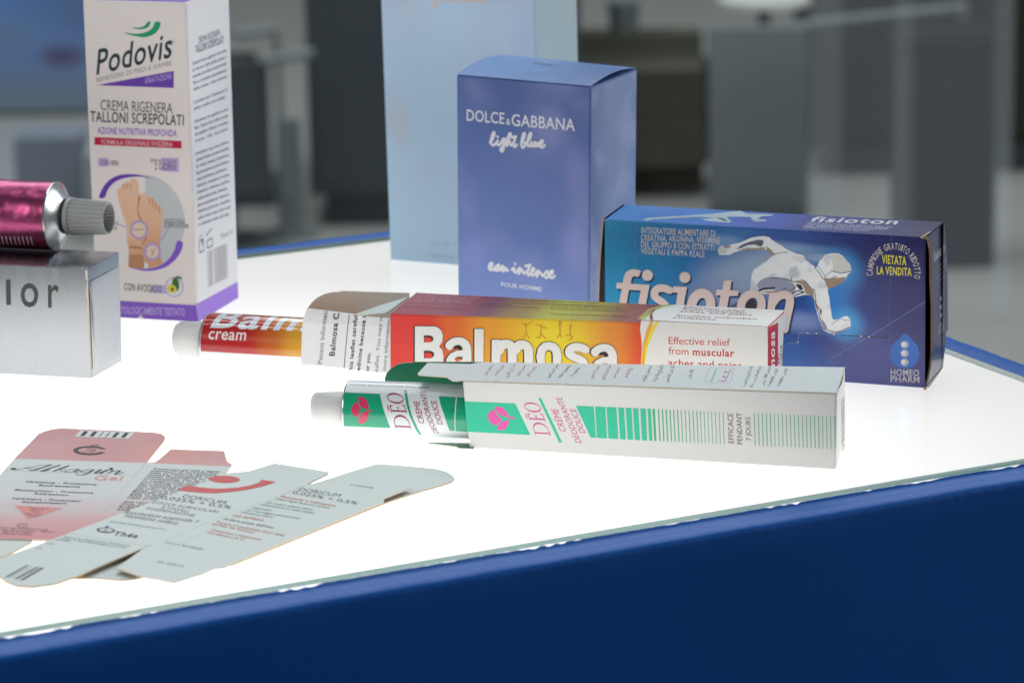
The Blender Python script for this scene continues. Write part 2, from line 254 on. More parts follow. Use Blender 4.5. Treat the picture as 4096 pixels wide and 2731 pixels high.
# the printing: T = line of type, P = solid, S = ruled stroke; positions in mm on the face
ART = {
 'pod.front': [
  ('T','Podovis',(5.79,99.21),(38.06,107.32),(1.46,10.08),'ink_teal',1,1),
  ('T','®',(38.34,112.7),(39.66,112.75),(0.07,1.33),'ink_grey',0,1),
  ('P','green_a',[(18.61,116.55),(19.41,116.47),(20.89,116.23),(22.37,116.08),(23.67,116.11),(24.98,116.23),(26.18,116.42),(27.24,116.67),(28.21,117),(29.07,117.39),(29.84,117.88),(30.52,118.44),(31.04,119),(31.34,119.59),(31.48,120.19),(31.7,120.66),(32.07,120.98),(32.52,121.19),(32.96,121.28),(33.43,121.26),(33.9,121.13),(34.21,120.87),(34.28,120.45),(34.2,119.91),(33.98,119.31),(33.64,118.65),(33.17,117.94),(32.6,117.28),(31.97,116.71),(31.25,116.2),(30.39,115.75),(29.34,115.35),(28.16,115.01),(27.04,114.8),(26.07,114.78),(25.16,114.89),(24.21,115.03),(23.11,115.18),(21.96,115.37),(20.92,115.6),(19.86,115.94),(18.89,116.32)],1),
  ('P','green_a',[(22.04,118.61),(22.69,118.61),(23.81,118.57),(24.88,118.6),(25.76,118.77),(26.59,119.03),(27.29,119.34),(27.8,119.73),(28.19,120.18),(28.53,120.57),(28.86,120.88),(29.15,121.12),(29.42,121.26),(29.71,121.28),(29.98,121.18),(30.11,120.97),(30.05,120.59),(29.86,120.1),(29.57,119.63),(29.2,119.2),(28.75,118.81),(28.18,118.48),(27.46,118.23),(26.62,118.06),(25.79,117.96),(24.97,117.95),(24.15,118.02),(23.43,118.12),(22.74,118.27),(22.16,118.47)],1),
  ('T','BENESSERE DI PIEDI E GAMBE',(5.75,96.2),(38.17,104.12),(0.11,1.80),'ink_grey',0,1),  # unseen dark slab added to keep floor bounce off the blue front board
  ('P','violet',[(5.92,94.99),(38.85,101.83),(38.5,94.99)],1),
  ('T','IDRATAZIONE',(26.49,96.28),(37.89,98.77),(0.12,2.24),'lilac',0,2),
  ('T','CREMA RIGENERA',(6.77,84.98),(37.49,84.75),(0.24,4.16),'ink_grey2',0,1),
  ('T','TALLONI SCREPOLATI',(2.07,80.2),(41.98,80.12),(0.25,4.17),'ink_navy',1,1),
  ('T','AZIONE NUTRITIVA PROFONDA',(4.91,75.42),(38.8,75.5),(0.15,2.63),'violet2',1,1),
  ('P','crimson',[(3.48,73.91),(40.7,73.78),(40.55,70.75),(3.29,70.82)],1),
  ('T','FORMULA ORIGINALE SVIZZERA',(6.35,71.3),(36.79,71.42),(0.10,1.73),'pinkwhite',1,2),
  ('P','lilac2',[(4.57,65.55),(9,65.6),(8.8,62.13),(4.37,62.13)],1),
  ('T','CON UREA',(5.37,62.72),(13.26,62.86),(0.11,1.92),'ink_plum',1,2),
  ('P','lilac2',[(32.02,66.66),(39.16,66.82),(38.86,61.16),(31.73,61.22)],1),
  ('T','EFFICACE GIÀ IN',(27.05,64.65),(37.86,64.64),(0.08,1.45),'ink_plum',0,2),
  ('T','2 GIORNI',(28.66,61.77),(37.71,61.83),(0.14,2.63),'ink_plum',1,2),
  ('P','disc_grey',[(23.1,20.35),(24.98,20.78),(26.81,21.42),(28.6,22.25),(30.32,23.25),(31.94,24.43),(33.47,25.77),(34.87,27.25),(36.13,28.86),(37.25,30.59),(38.21,32.41),(39,34.3),(39.62,36.25),(40.05,38.23),(40.3,40.23),(40.35,42.23),(40.22,44.2),(39.9,46.12),(39.39,47.98),(38.71,49.75),(37.85,51.42),(36.83,52.98),(35.66,54.4),(34.35,55.67),(32.91,56.77),(31.35,57.71),(29.7,58.46),(27.97,59.02),(26.18,59.38),(24.34,59.55)],1),
  ('P','violet',[(3.96,49.38),(4.22,50.42),(4.99,51.92),(5.88,53.35),(6.77,54.58),(7.79,55.75),(8.97,56.77),(10.34,57.62),(11.86,58.33),(13.42,58.87),(15,59.2),(16.63,59.36),(18.25,59.43),(19.86,59.45),(21.47,59.38),(23.02,59.18),(24.79,58.73),(26.49,58.15),(27.25,57.81),(26.48,57.97),(24.77,58.37),(22.99,58.63),(21.39,58.62),(19.74,58.49),(18.18,58.29),(16.82,58.09),(15.56,57.84),(14.3,57.45),(12.93,56.88),(11.55,56.18),(10.33,55.37),(9.32,54.4),(8.46,53.33),(7.74,52.29),(7.27,51.23),(6.94,50.21),(6.47,49.49),(5.56,49.1),(4.51,49.02)],2),
  ('P','violet2',[(36.92,33.05),(37.3,33.22),(37.72,33.21),(38.12,33.1),(38.52,32.93),(38.91,32.65),(39.13,32.24),(39.14,31.68),(38.99,30.98),(38.69,30.16),(38.21,29.13),(37.58,27.97),(36.84,26.86),(36.01,25.84),(35.07,24.87),(34.05,23.97),(33,23.14),(31.87,22.39),(30.58,21.73),(29.05,21.16),(27.37,20.68),(25.7,20.33),(24.11,20.11),(22.54,20.02),(20.87,20.09),(18.67,20.44),(16.37,20.95),(15.14,21.28),(15.71,21.23),(17.34,21),(18.98,20.82),(20.26,20.78),(21.55,20.79),(22.84,20.88),(24.15,21.06),(25.46,21.32),(26.73,21.67),(27.93,22.12),(29.08,22.66),(30.18,23.32),(31.26,24.12),(32.28,25.03),(33.2,25.99),(34.01,27.02),(34.72,28.09),(35.28,29.07),(35.65,29.93),(35.89,30.71),(36.12,31.41),(36.38,32.06),(36.63,32.64)],4),
  ('P','skin',[(12.08,52.25),(12.17,52.84),(12.37,53.17),(12.71,53.32),(13.11,53.43),(13.47,53.73),(13.87,54.15),(14.38,54.77),(14.9,55.33),(15.29,55.48),(15.63,55.59),(15.97,56.09),(16.31,56.53),(16.73,56.53),(17.11,56.34),(17.35,55.89),(17.56,55.67),(17.79,56.42),(18.13,57.29),(18.7,57.61),(19.35,57.66),(19.96,57.52),(20.52,57.16),(20.98,56.58),(21.3,55.83),(21.33,54.97),(21.3,54.01),(21.42,53.07),(21.57,51.98),(21.72,50.63),(21.74,49.02),(21.39,46.94),(21.03,44.88),(20.92,43.36),(21.12,42.14),(21.95,41.21),(22.95,40.4),(23.73,39.58),(24.29,38.63),(24.47,37.32),(24.38,35.89),(24.05,34.47),(23.51,33.09),(22.7,31.88),(21.93,30.73),(21.51,29.59),(21.32,28.4),(21.42,27.15),(21.65,25.66),(22.11,23.33),(22.14,21.3),(20.83,20.81),(18.98,20.92),(16.84,20.95),(15.15,21.42),(15.11,22.67),(15.56,24.43),(15.63,26.7),(15.58,29.04),(15.31,30.92),(15.06,32.69),(15.15,34.56),(15.27,36.38),(15.2,38.04),(14.97,39.57),(14.48,40.87),(13.91,42.27),(13.41,44.25),(12.94,46.35),(12.51,48.27),(12.19,49.97),(12.07,51.28)],2),
  ('P','skin',[(21.86,51.08),(22.2,51.6),(22.61,51.79),(23.21,52.02),(23.83,52.07),(24.34,51.88),(24.75,51.43),(24.95,50.42),(25.13,49.63),(25.48,50.03),(25.9,50.66),(26.37,50.77),(26.86,50.61),(27.28,50.16),(27.76,49.51),(28.42,48.75),(29.11,47.98),(29.7,47.44),(30.25,46.89),(30.82,46.22),(31.21,45.34),(31.2,44.16),(30.97,42.59),(30.64,40.35),(30.25,37.99),(29.89,36.06),(29.57,34.3),(29.32,32.74),(29.16,31.07),(29.09,28.76),(29.15,26.48),(29.61,24.79),(29.81,23.53),(28.96,22.81),(27.73,22.37),(26.5,21.94),(25.28,21.6),(24.2,21.21),(23.33,21.14),(22.88,21.84),(22.57,22.94),(22.08,24.24),(21.65,25.66),(21.38,27.05),(21.32,28.4),(21.64,29.59),(22.18,30.74),(22.88,31.83),(23.51,33.09),(23.74,34.88),(23.71,36.77),(23.42,38.45),(22.92,39.94),(22.13,41.07),(21.36,42.15),(20.9,43.45),(20.7,44.87),(20.87,46.46),(21.21,48.09),(21.52,49.74)],3),
  ('P','skin_d',[(20.7,44.87),(21.36,42.15),(22.92,39.94),(23.8,36.77),(23.51,33.09),(22.18,30.74),(21.45,30.7),(23.05,33.53),(23.39,36.3),(22.41,39.46),(20.86,41.67),(20.26,43.93)],4),
  ('P','skin_d',[(21.39,51.28),(22.03,49.95),(21.18,47.63),(20.59,44.63),(20.07,43.92),(20.56,47.6)],4),
  ('P','skin_d',[(15.58,29.04),(16.6,30.01),(21.4,29.78),(21.9,28.43),(20.64,29.05),(17.03,29.11)],4),
  ('S','skin_d',0.337,[(14.66,55.32),(14.94,53.51)],4,0),
  ('S','skin_d',0.337,[(16.15,55.39),(16.43,53.58)],4,0),
  ('S','skin_d',0.337,[(17.69,55.45),(17.97,53.64)],4,0),
  ('S','skin_d',0.384,[(25.39,50.09),(25.85,47.93)],4,0),
  ('S','skin_d',0.384,[(27,49.71),(27.14,46.98)],4,0),
  ('S','skin_d',0.383,[(28.44,47.95),(28.41,45.67)],4,0),
  ('S','skin_d',0.384,[(29.85,46.74),(29.63,44.36)],4,0),
  ('P','skin_d',[(15.69,26.74),(21.7,26.58),(21.99,21.3),(18.98,20.92),(15.15,21.42)],3),
  ('P','white',[(22.01,23.37),(22.99,23.65),(24.08,21.63),(22.12,21.07)],5),
  ('P','lilac3',[(24.44,37.03),(24.3,36.16),(23.97,35.32),(23.47,34.56),(22.82,33.91),(22.07,33.41),(21.24,33.09),(20.37,32.95),(19.52,33),(18.72,33.25),(18.01,33.69),(17.43,34.28),(17.02,34.99),(16.78,35.81),(16.73,36.67),(16.88,37.55),(17.21,38.39),(17.71,39.15),(18.35,39.8),(19.11,40.29),(19.94,40.62),(20.8,40.76),(21.66,40.7),(22.45,40.45),(23.16,40.02),(23.73,39.43),(24.15,38.71),(24.39,37.9)],5),
  ('P','skin_l',[(23.53,36.99),(23.42,36.31),(23.16,35.66),(22.78,35.07),(22.29,34.57),(21.71,34.18),(21.08,33.93),(20.42,33.82),(19.77,33.87),(19.16,34.06),(18.62,34.4),(18.18,34.85),(17.86,35.41),(17.68,36.05),(17.65,36.72),(17.76,37.4),(18.01,38.05),(18.39,38.64),(18.89,39.14),(19.46,39.53),(20.1,39.78),(20.76,39.88),(21.41,39.84),(22.02,39.64),(22.55,39.31),(22.99,38.85),(23.31,38.29),(23.49,37.66)],6),
  ('P','lilac3',[(29.44,28.33),(29.31,27.52),(29.01,26.74),(28.54,26.03),(27.95,25.42),(27.25,24.96),(26.48,24.65),(25.68,24.52),(24.89,24.57),(24.15,24.8),(23.5,25.2),(22.97,25.75),(22.58,26.42),(22.36,27.18),(22.31,27.99),(22.45,28.8),(22.75,29.58),(23.21,30.29),(23.81,30.9),(24.51,31.36),(25.28,31.67),(26.08,31.8),(26.86,31.74),(27.6,31.51),(28.25,31.11),(28.79,30.56),(29.18,29.89),(29.4,29.14)],5),
  ('P','skin_l',[(28.53,28.29),(28.43,27.67),(28.2,27.08),(27.86,26.54),(27.41,26.08),(26.89,25.73),(26.32,25.49),(25.73,25.4),(25.14,25.44),(24.59,25.61),(24.11,25.92),(23.71,26.34),(23.43,26.84),(23.26,27.42),(23.23,28.03),(23.33,28.65),(23.56,29.24),(23.9,29.78),(24.34,30.24),(24.87,30.59),(25.44,30.82),(26.03,30.92),(26.61,30.88),(27.16,30.7),(27.65,30.4),(28.04,29.98),(28.33,29.47),(28.5,28.9)],6),
  ('S','skin_d',0.385,[(18.66,36.76),(22.52,37.08)],7,0),
  ('S','skin_d',0.338,[(24.97,29.03),(26.12,28.17),(25.54,26.31)],7,0),
  ('S','skin_d',0.337,[(26.92,29.59),(26.08,27.48)],7,0),
  ('S','lilac3',0.339,[(11.54,38.73),(15.01,37.74)],5,0),
  ('S','lilac3',0.336,[(33.26,37.9),(29.06,31.98)],5,0),
  ('T','AGISCE SULLE',(31.56,40.11),(40.41,40.38),(0.10,1.83),'ink_plum',1,2),
  ('T','SCREPOLATURE',(31.46,38.28),(41.84,38.53),(0.09,1.65),'ink_plum',1,2),
  ('T','PELLE PIÙ',(3.29,38.12),(11.48,38.4),(0.08,1.38),'ink_plum',1,2),
  ('T','ELASTICA',(5.46,36.29),(10.98,36.45),(0.08,1.38),'ink_plum',1,2),
  ('T','CON AVOCADO',(12.66,11.58),(28.97,11.41),(0.17,2.97),'ink_grey2',1,2),
  ('P','lilac2',[(23.91,14.01),(31.63,14.41),(31.45,11.03),(23.74,11)],1),
  ('P','lilac3',[(38.43,14.16),(38.29,13.25),(37.95,12.38),(37.44,11.58),(36.78,10.91),(36.01,10.38),(35.16,10.04),(34.28,9.89),(33.4,9.95),(32.58,10.2),(31.86,10.65),(31.27,11.26),(30.84,12.01),(30.59,12.86),(30.54,13.76),(30.69,14.67),(31.02,15.54),(31.54,16.34),(32.2,17.01),(32.97,17.54),(33.82,17.88),(34.7,18.02),(35.57,17.97),(36.39,17.71),(37.11,17.26),(37.7,16.65),(38.13,15.91),(38.38,15.06)],3),
  ('P','white',[(38,14.14),(37.87,13.32),(37.57,12.54),(37.12,11.82),(36.53,11.22),(35.84,10.75),(35.09,10.44),(34.3,10.31),(33.52,10.36),(32.79,10.59),(32.15,10.99),(31.62,11.54),(31.24,12.21),(31.02,12.97),(30.97,13.78),(31.1,14.6),(31.41,15.38),(31.86,16.09),(32.45,16.7),(33.14,17.17),(33.89,17.48),(34.68,17.61),(35.46,17.56),(36.18,17.32),(36.83,16.93),(37.35,16.38),(37.73,15.71),(37.95,14.95)],4),
  ('P','avocado',[(36.71,15.43),(36.73,14.8),(36.67,14.18),(36.54,13.61),(36.34,13.12),(36.08,12.73),(35.78,12.46),(35.44,12.33),(35.09,12.34),(34.75,12.49),(34.43,12.77),(34.14,13.17),(33.91,13.67),(33.74,14.24),(33.64,14.86),(33.62,15.5),(33.68,16.11),(33.81,16.68),(34.01,17.17),(34.27,17.56),(34.57,17.83),(34.91,17.96),(35.26,17.95),(35.6,17.8),(35.92,17.52),(36.21,17.12),(36.44,16.62),(36.61,16.05)],5),
  ('P','avocado',[(34.92,17.57),(35.93,18.64),(37.83,18.18),(37.92,17.27),(36.37,17.88),(35.38,17.14)],5),
  ('P','avo_y',[(35.35,12.42),(35.12,12.09),(34.81,11.82),(34.42,11.62),(33.98,11.51),(33.51,11.47),(33.04,11.53),(32.58,11.66),(32.16,11.88),(31.81,12.16),(31.54,12.5),(31.35,12.87),(31.27,13.26),(31.3,13.64),(31.43,14.01),(31.66,14.33),(31.98,14.6),(32.37,14.8),(32.81,14.92),(33.27,14.95),(33.75,14.9),(34.2,14.76),(34.62,14.54),(34.98,14.26),(35.25,13.93),(35.43,13.55),(35.51,13.17),(35.48,12.78)],6),
  ('P','avo_p',[(34.4,13.08),(34.37,12.92),(34.31,12.77),(34.22,12.64),(34.09,12.52),(33.95,12.43),(33.8,12.37),(33.64,12.35),(33.48,12.36),(33.33,12.4),(33.19,12.48),(33.09,12.58),(33.01,12.71),(32.96,12.85),(32.95,13),(32.98,13.16),(33.04,13.31),(33.13,13.45),(33.25,13.56),(33.39,13.65),(33.55,13.71),(33.71,13.73),(33.87,13.73),(34.02,13.68),(34.15,13.61),(34.26,13.5),(34.34,13.38),(34.38,13.23)],7),
  ('P','violet2',[(-0.24,7.1),(43.24,6.95),(44.23,0.07),(-0.51,0.1)],1),
  ('T','DERMATOLOGICAMENTE TESTATO',(3.72,1.49),(38.45,2.35),(0.17,2.99),'lilac',1,2),
  ('P','white',[(17.83,0.21),(19.26,1.59),(20.74,0.27)],2),
 ],
 'pod.side': [
  ('T','CREMA RIGENERA',(7.59,111.08),(29.98,111.09),(0.17,2.64),'ink_side',0,1),
  ('T','TALLONI SCREPOLATI',(4.49,107.88),(33.08,107.46),(0.18,2.81),'ink_side',2,1),
  ('T',"Consigli d'uso: applicare due volte",(1.25,103.62),(35.97,103.56),(0.08,1.23),'ink_side',2,1),
  ('T','al giorno sulla pelle pulita e',(1.33,101.06),(35.99,100.9),(0.08,1.23),'ink_side',2,1),
  ('T','asciutta dei talloni massaggiando',(1.41,98.49),(36.01,98.24),(0.08,1.23),'ink_side',2,1),
  ('T','fino a completo assorbimento',(1.48,95.91),(36.02,95.58),(0.08,1.23),'ink_side',2,1),
  ('T','della crema. Uso esterno',(1.55,93.34),(36.04,92.92),(0.08,1.23),'ink_side',2,1),
  ('T','I prodotti per il benessere di',(1.71,88.18),(36.08,87.59),(0.08,1.24),'ink_side',2,1),
  ('T','piedi e gambe sono studiati',(1.78,85.6),(33.74,84.97),(0.08,1.24),'ink_side',2,1),
  ('T','Avvertenze: non applicare su cute',(1.93,80.42),(36.14,79.58),(0.08,1.24),'ink_side',2,1),
  ('T','lesa. Tenere fuori dalla portata',(2.01,77.83),(36.16,76.9),(0.08,1.24),'ink_side',2,1),
  ('T','dei bambini. Evitare il contatto',(2.08,75.24),(36.18,74.23),(0.08,1.24),'ink_side',2,1),
  ('T','con gli occhi',(2.16,72.64),(35.41,71.57),(0.08,1.24),'ink_side',2,1),
  ('T','Ingredients: aqua, urea, glycerin,',(2.31,67.44),(36.24,66.18),(0.08,1.24),'ink_side',2,1),
  ('T','cetearyl alcohol, persea gratissima',(2.38,64.84),(36.26,63.49),(0.08,1.25),'ink_side',2,1),
  ('T','oil, glyceryl stearate, dimethicone,',(2.46,62.23),(36.28,60.8),(0.08,1.25),'ink_side',2,1),
  ('T','butyrospermum parkii butter,',(2.54,59.62),(36.3,58.1),(0.08,1.25),'ink_side',2,1),
  ('T','cetyl palmitate, panthenol,',(2.61,57.01),(33.95,55.52),(0.08,1.25),'ink_side',2,1),
  ('T','allantoin, tocopheryl acetate,',(2.69,54.39),(36.34,52.71),(0.08,1.25),'ink_side',2,1),
  ('T','bisabolol, carbomer, parfum,',(2.77,51.77),(36.36,50.01),(0.08,1.25),'ink_side',2,1),
  ('T','sodium hydroxide, limonene,',(2.84,49.16),(34,47.44),(0.08,1.25),'ink_side',2,1),
  ('T','phenoxyethanol, linalool,',(2.92,46.53),(35.61,44.65),(0.08,1.25),'ink_side',2,1),
  ('T','ethylhexylglycerin, disodium',(3,43.91),(36.42,41.89),(0.08,1.25),'ink_side',2,1),
  ('T','edta, lactic acid, citric acid',(3.07,41.28),(36.44,39.18),(0.08,1.26),'ink_side',2,1),
  ('T','e contenuto netto del tubo',(3.15,38.65),(34.87,36.58),(0.08,1.26),'ink_side',2,1),
  ('T','75ml e',(25.11,28.07),(38.03,28.27),(0.15,2.41),'ink_side2',0,1),
  ('S','ink_side2',0.620,[(3.55,32.37),(7.67,32.59),(8.04,27.57),(3.6,27.7)],1,1),
  ('S','ink_side',1.108,[(6.61,31.99),(6.66,30.61)],1,0),
  ('T','PAO',(3.96,33.38),(7.74,33.67),(0.07,1.08),'ink_side2',0,1),
  ('S','ink_side2',0.696,[(10.8,33.16),(16.44,34.73)],1,0),
  ('S','ink_side2',0.627,[(11.34,30.71),(16.9,30.91),(17.04,27.57),(11.51,27.93)],1,1),
  ('P','bar_grey',[(11.62,26.35),(12.59,26.31),(12.36,11.6),(11.39,11.63)],1),
  ('P','bar_grey',[(13.28,26.28),(15.08,26.21),(14.86,11.54),(13.06,11.58)],1),
  ('P','bar_grey',[(15.35,26.2),(16.19,26.17),(15.98,11.51),(15.14,11.53)],1),
  ('P','bar_grey',[(16.6,26.15),(17.02,26.13),(16.81,11.49),(16.39,11.5)],1),
  ('P','bar_grey',[(18.83,26.06),(20.08,26.01),(19.89,11.41),(18.63,11.44)],1),
  ('P','bar_grey',[(20.64,25.99),(21.34,25.96),(21.14,11.38),(20.45,11.39)],1),
  ('P','bar_grey',[(22.04,25.94),(23.43,25.88),(23.25,11.32),(21.85,11.36)],1),
  ('P','bar_grey',[(23.71,25.87),(24.27,25.85),(24.09,11.3),(23.53,11.32)],1),
  ('P','bar_grey',[(24.98,25.82),(26.24,25.77),(26.07,11.25),(24.8,11.28)],1),
  ('P','bar_grey',[(26.94,25.74),(27.65,25.71),(27.48,11.21),(26.77,11.23)],1),
  ('P','bar_grey',[(28.35,25.69),(29.48,25.64),(29.32,11.17),(28.19,11.2)],1),
  ('P','bar_grey',[(30.19,25.61),(30.75,25.59),(30.6,11.13),(30.03,11.15)],1),
  ('P','bar_grey',[(31.74,25.55),(32.45,25.52),(32.3,11.09),(31.59,11.11)],1),
  ('P','violet3',[(1.09,-0.21),(-1.6,7.54),(42.49,7.05),(42.69,0.17)],1),
 ],
 'dgl.front': [
  ('S','rose_pale',1.014,[(18.05,114.92),(18.35,115.27),(18.77,115.79),(19.2,116.44),(19.64,117.3),(20.09,118.29),(20.39,119.14),(20.49,119.79),(20.46,120.3),(20.35,120.55),(20.15,120.52),(19.87,120.22),(19.57,119.7),(19.25,118.84),(18.9,117.74),(18.66,116.71),(18.53,115.82),(18.51,115.01),(18.59,114.35),(18.82,113.88),(19.16,113.57),(19.54,113.45),(19.94,113.52),(20.37,113.77),(20.81,114.15),(21.29,114.74),(21.77,115.46),(22.11,115.97)],1,0),
  ('S','rose_pale',1.012,[(22.11,115.97),(21.94,115.56),(21.73,114.99),(21.65,114.48),(21.8,114.05),(22.09,113.69),(22.46,113.57),(22.98,113.89),(23.59,114.46),(24.02,114.88)],1,0),
  ('S','rose_pale',1.010,[(26.02,117.17),(25.72,117.17),(25.29,117.14),(24.91,116.97),(24.57,116.54),(24.27,115.96),(24.12,115.47),(24.19,115.09),(24.42,114.8),(24.71,114.76),(25.09,115.13),(25.53,115.75),(25.86,116.28),(26,116.74),(26.02,117.12),(25.96,117.02),(25.79,116.1),(25.54,114.69),(25.31,113.46),(25.17,112.62),(25.05,111.95),(24.89,111.38),(24.65,110.85),(24.36,110.43),(24.09,110.22),(23.78,110.31),(23.48,110.62),(23.36,111.01),(23.51,111.47),(23.83,112.02),(24.23,112.53),(24.72,112.95),(25.29,113.35),(25.79,113.77),(26.18,114.31),(26.5,114.88),(26.71,115.28)],1,0),
  ('S','rose_pale',1.010,[(26.71,115.28),(27.19,116.21),(27.86,117.5),(28.41,118.59),(28.75,119.28),(28.98,119.77),(29.05,120.09),(28.92,120.3),(28.63,120.34),(28.31,120.06),(27.95,119.31),(27.57,118.22),(27.26,117.07),(27.05,115.72),(26.91,114.29),(26.89,113.47),(27.02,113.73),(27.27,114.59),(27.55,115.32),(27.87,115.7),(28.22,115.95),(28.48,115.95),(28.54,115.53),(28.52,114.87),(28.57,114.33),(28.79,114.03),(29.09,113.85),(29.39,113.87),(29.7,114.21),(30.03,114.75),(30.25,115.14)],1,0),
  ('S','rose_pale',1.007,[(31.59,118.72),(31.34,118.01),(30.98,116.99),(30.69,116.04),(30.48,115.26),(30.32,114.55),(30.28,113.97),(30.38,113.5),(30.61,113.15),(30.89,113.05),(31.27,113.35),(31.71,113.88),(32.02,114.28)],1,0),
  ('S','rose_pale',1.007,[(29.36,118.19),(30.06,118.35),(31.02,118.57),(31.72,118.73)],1,0),
  ('S','rose_pale',1.006,[(34.24,114.72),(34.7,115.61),(35.33,116.87),(35.84,118.02),(36.15,118.97),(36.35,119.81),(36.39,120.39),(36.24,120.67),(35.94,120.68),(35.62,120.36),(35.31,119.6),(34.98,118.51),(34.72,117.39),(34.54,116.25),(34.43,115.09),(34.42,114.14),(34.53,113.48),(34.74,113.03),(35.02,112.85),(35.43,113.02),(35.91,113.46),(36.29,113.93),(36.52,114.4),(36.66,114.89),(36.65,115.27),(36.42,115.44),(36.05,115.5),(35.78,115.52)],1,0),
  ('S','rose_pale',1.005,[(36.59,114.83),(37.13,115.52),(37.91,116.52),(38.58,117.55),(39.09,118.64),(39.5,119.75),(39.7,120.53),(39.59,120.85),(39.27,120.84),(38.93,120.5),(38.57,119.71),(38.19,118.6),(37.89,117.52),(37.71,116.56),(37.62,115.63),(37.63,114.87),(37.76,114.3),(37.98,113.89),(38.27,113.72),(38.67,113.91),(39.14,114.34),(39.47,114.66)],1,0),
  ('S','rose_pale',1.003,[(39.78,115.99),(39.63,115.58),(39.44,115),(39.38,114.5),(39.54,114.08),(39.83,113.74),(40.19,113.75),(40.69,114.45),(41.26,115.49),(41.62,116.07),(41.59,115.68),(41.35,114.82),(41.24,114.14),(41.44,113.91),(41.77,113.85),(42.01,113.83)],1,0),
  ('S','rose_pale',1.002,[(42.01,113.83),(42.33,114.43),(42.77,115.25),(43.07,115.69),(43.04,115.37),(42.88,114.67),(42.84,114.15),(43.08,114.05),(43.45,114.12),(43.72,114.19)],1,0),
  ('S','rose_pale',1.001,[(43.72,114.19),(44.24,114.76),(44.97,115.56),(45.46,116.23),(45.55,116.7),(45.42,117.04),(45.21,117.19),(44.94,117.08),(44.59,116.77),(44.31,116.33),(44.13,115.69),(44.02,114.91),(44.05,114.27),(44.28,113.8),(44.65,113.47),(45.07,113.37),(45.56,113.67),(46.09,114.2),(46.47,114.6)],1,0),
  ('S','rose_pale',1.012,[(22.14,118.33),(22.19,118.28),(22.26,118.21),(22.3,118.16)],1,0),
  ('T','Eau de Toilette',(19.98,8.07),(39.54,8.6),(0.05,1.75),'rose_pale2',0,1),
  ('T','natural spray',(19.08,2.76),(39.41,3.2),(0.05,1.93),'rose_pale2',0,1),
 ],
 'dgd.front': [
  ('T','DOLCE',(6.38,82.92),(24.34,83.14),(0.12,4.32),'silver_ink',1,1),
  ('T','&',(25.09,83),(27.22,83.05),(0.05,2.34),'silver_ink',1,1),
  ('T','GABBANA',(27.71,82.85),(57.22,83.47),(0.10,4.49),'silver_ink',1,1),
  ('S','silver_ink',1.116,[(17.35,75.27),(17.61,75.53),(18,75.93),(18.38,76.41),(18.78,77.05),(19.17,77.78),(19.44,78.4),(19.53,78.87),(19.5,79.23),(19.39,79.4),(19.21,79.36),(18.96,79.14),(18.69,78.75),(18.4,78.12),(18.1,77.32),(17.88,76.58),(17.78,75.94),(17.76,75.35),(17.84,74.89),(18.05,74.57),(18.37,74.37),(18.71,74.3),(19.07,74.38),(19.47,74.58),(19.86,74.87),(20.29,75.32),(20.73,75.86),(21.03,76.24)],1,0),
  ('S','silver_ink',1.116,[(21.03,76.24),(20.88,75.94),(20.69,75.52),(20.62,75.16),(20.76,74.86),(21.03,74.62),(21.37,74.55),(21.84,74.81),(22.39,75.25),(22.77,75.57)],1,0),
  ('S','silver_ink',1.110,[(24.58,77.31),(24.3,77.29),(23.92,77.25),(23.57,77.11),(23.26,76.78),(22.99,76.35),(22.86,76),(22.93,75.73),(23.14,75.54),(23.4,75.52),(23.75,75.81),(24.14,76.27),(24.43,76.67),(24.56,77),(24.58,77.27),(24.52,77.2),(24.38,76.53),(24.16,75.52),(23.96,74.63),(23.84,74.03),(23.74,73.54),(23.6,73.13),(23.38,72.74),(23.12,72.42),(22.87,72.26),(22.59,72.31),(22.32,72.52),(22.21,72.79),(22.34,73.12),(22.63,73.52),(22.99,73.91),(23.43,74.24),(23.94,74.55),(24.39,74.88),(24.74,75.29),(25.03,75.71),(25.22,76.01)],1,0),
  ('S','silver_ink',1.116,[(25.22,76.01),(25.65,76.69),(26.25,77.65),(26.73,78.45),(27.04,78.96),(27.25,79.32),(27.31,79.55),(27.19,79.69),(26.92,79.71),(26.63,79.49),(26.32,78.93),(25.98,78.14),(25.7,77.31),(25.52,76.33),(25.41,75.31),(25.39,74.73),(25.51,74.92),(25.73,75.55),(25.98,76.08),(26.27,76.37),(26.58,76.56),(26.82,76.58),(26.88,76.29),(26.86,75.81),(26.92,75.44),(27.12,75.23),(27.39,75.12),(27.66,75.15),(27.95,75.41),(28.23,75.81),(28.43,76.1)],1,0),
  ('S','silver_ink',1.110,[(29.62,78.72),(29.4,78.2),(29.09,77.46),(28.83,76.77),(28.64,76.2),(28.5,75.69),(28.47,75.27),(28.57,74.94),(28.77,74.71),(29.03,74.65),(29.37,74.88),(29.77,75.29),(30.05,75.59)],1,0),
  ('S','silver_ink',1.110,[(27.61,78.22),(28.24,78.37),(29.11,78.58),(29.75,78.73)],1,0),
  ('S','silver_ink',1.105,[(32.06,76.03),(32.46,76.68),(33.03,77.61),(33.48,78.46),(33.76,79.15),(33.93,79.76),(33.97,80.17),(33.83,80.36),(33.55,80.35),(33.27,80.11),(32.99,79.55),(32.7,78.75),(32.48,77.94),(32.32,77.13),(32.23,76.3),(32.23,75.62),(32.33,75.16),(32.52,74.85),(32.78,74.74),(33.15,74.89),(33.58,75.22),(33.92,75.58),(34.13,75.92),(34.25,76.28),(34.24,76.55),(34.03,76.66),(33.69,76.68),(33.45,76.68)],1,0),
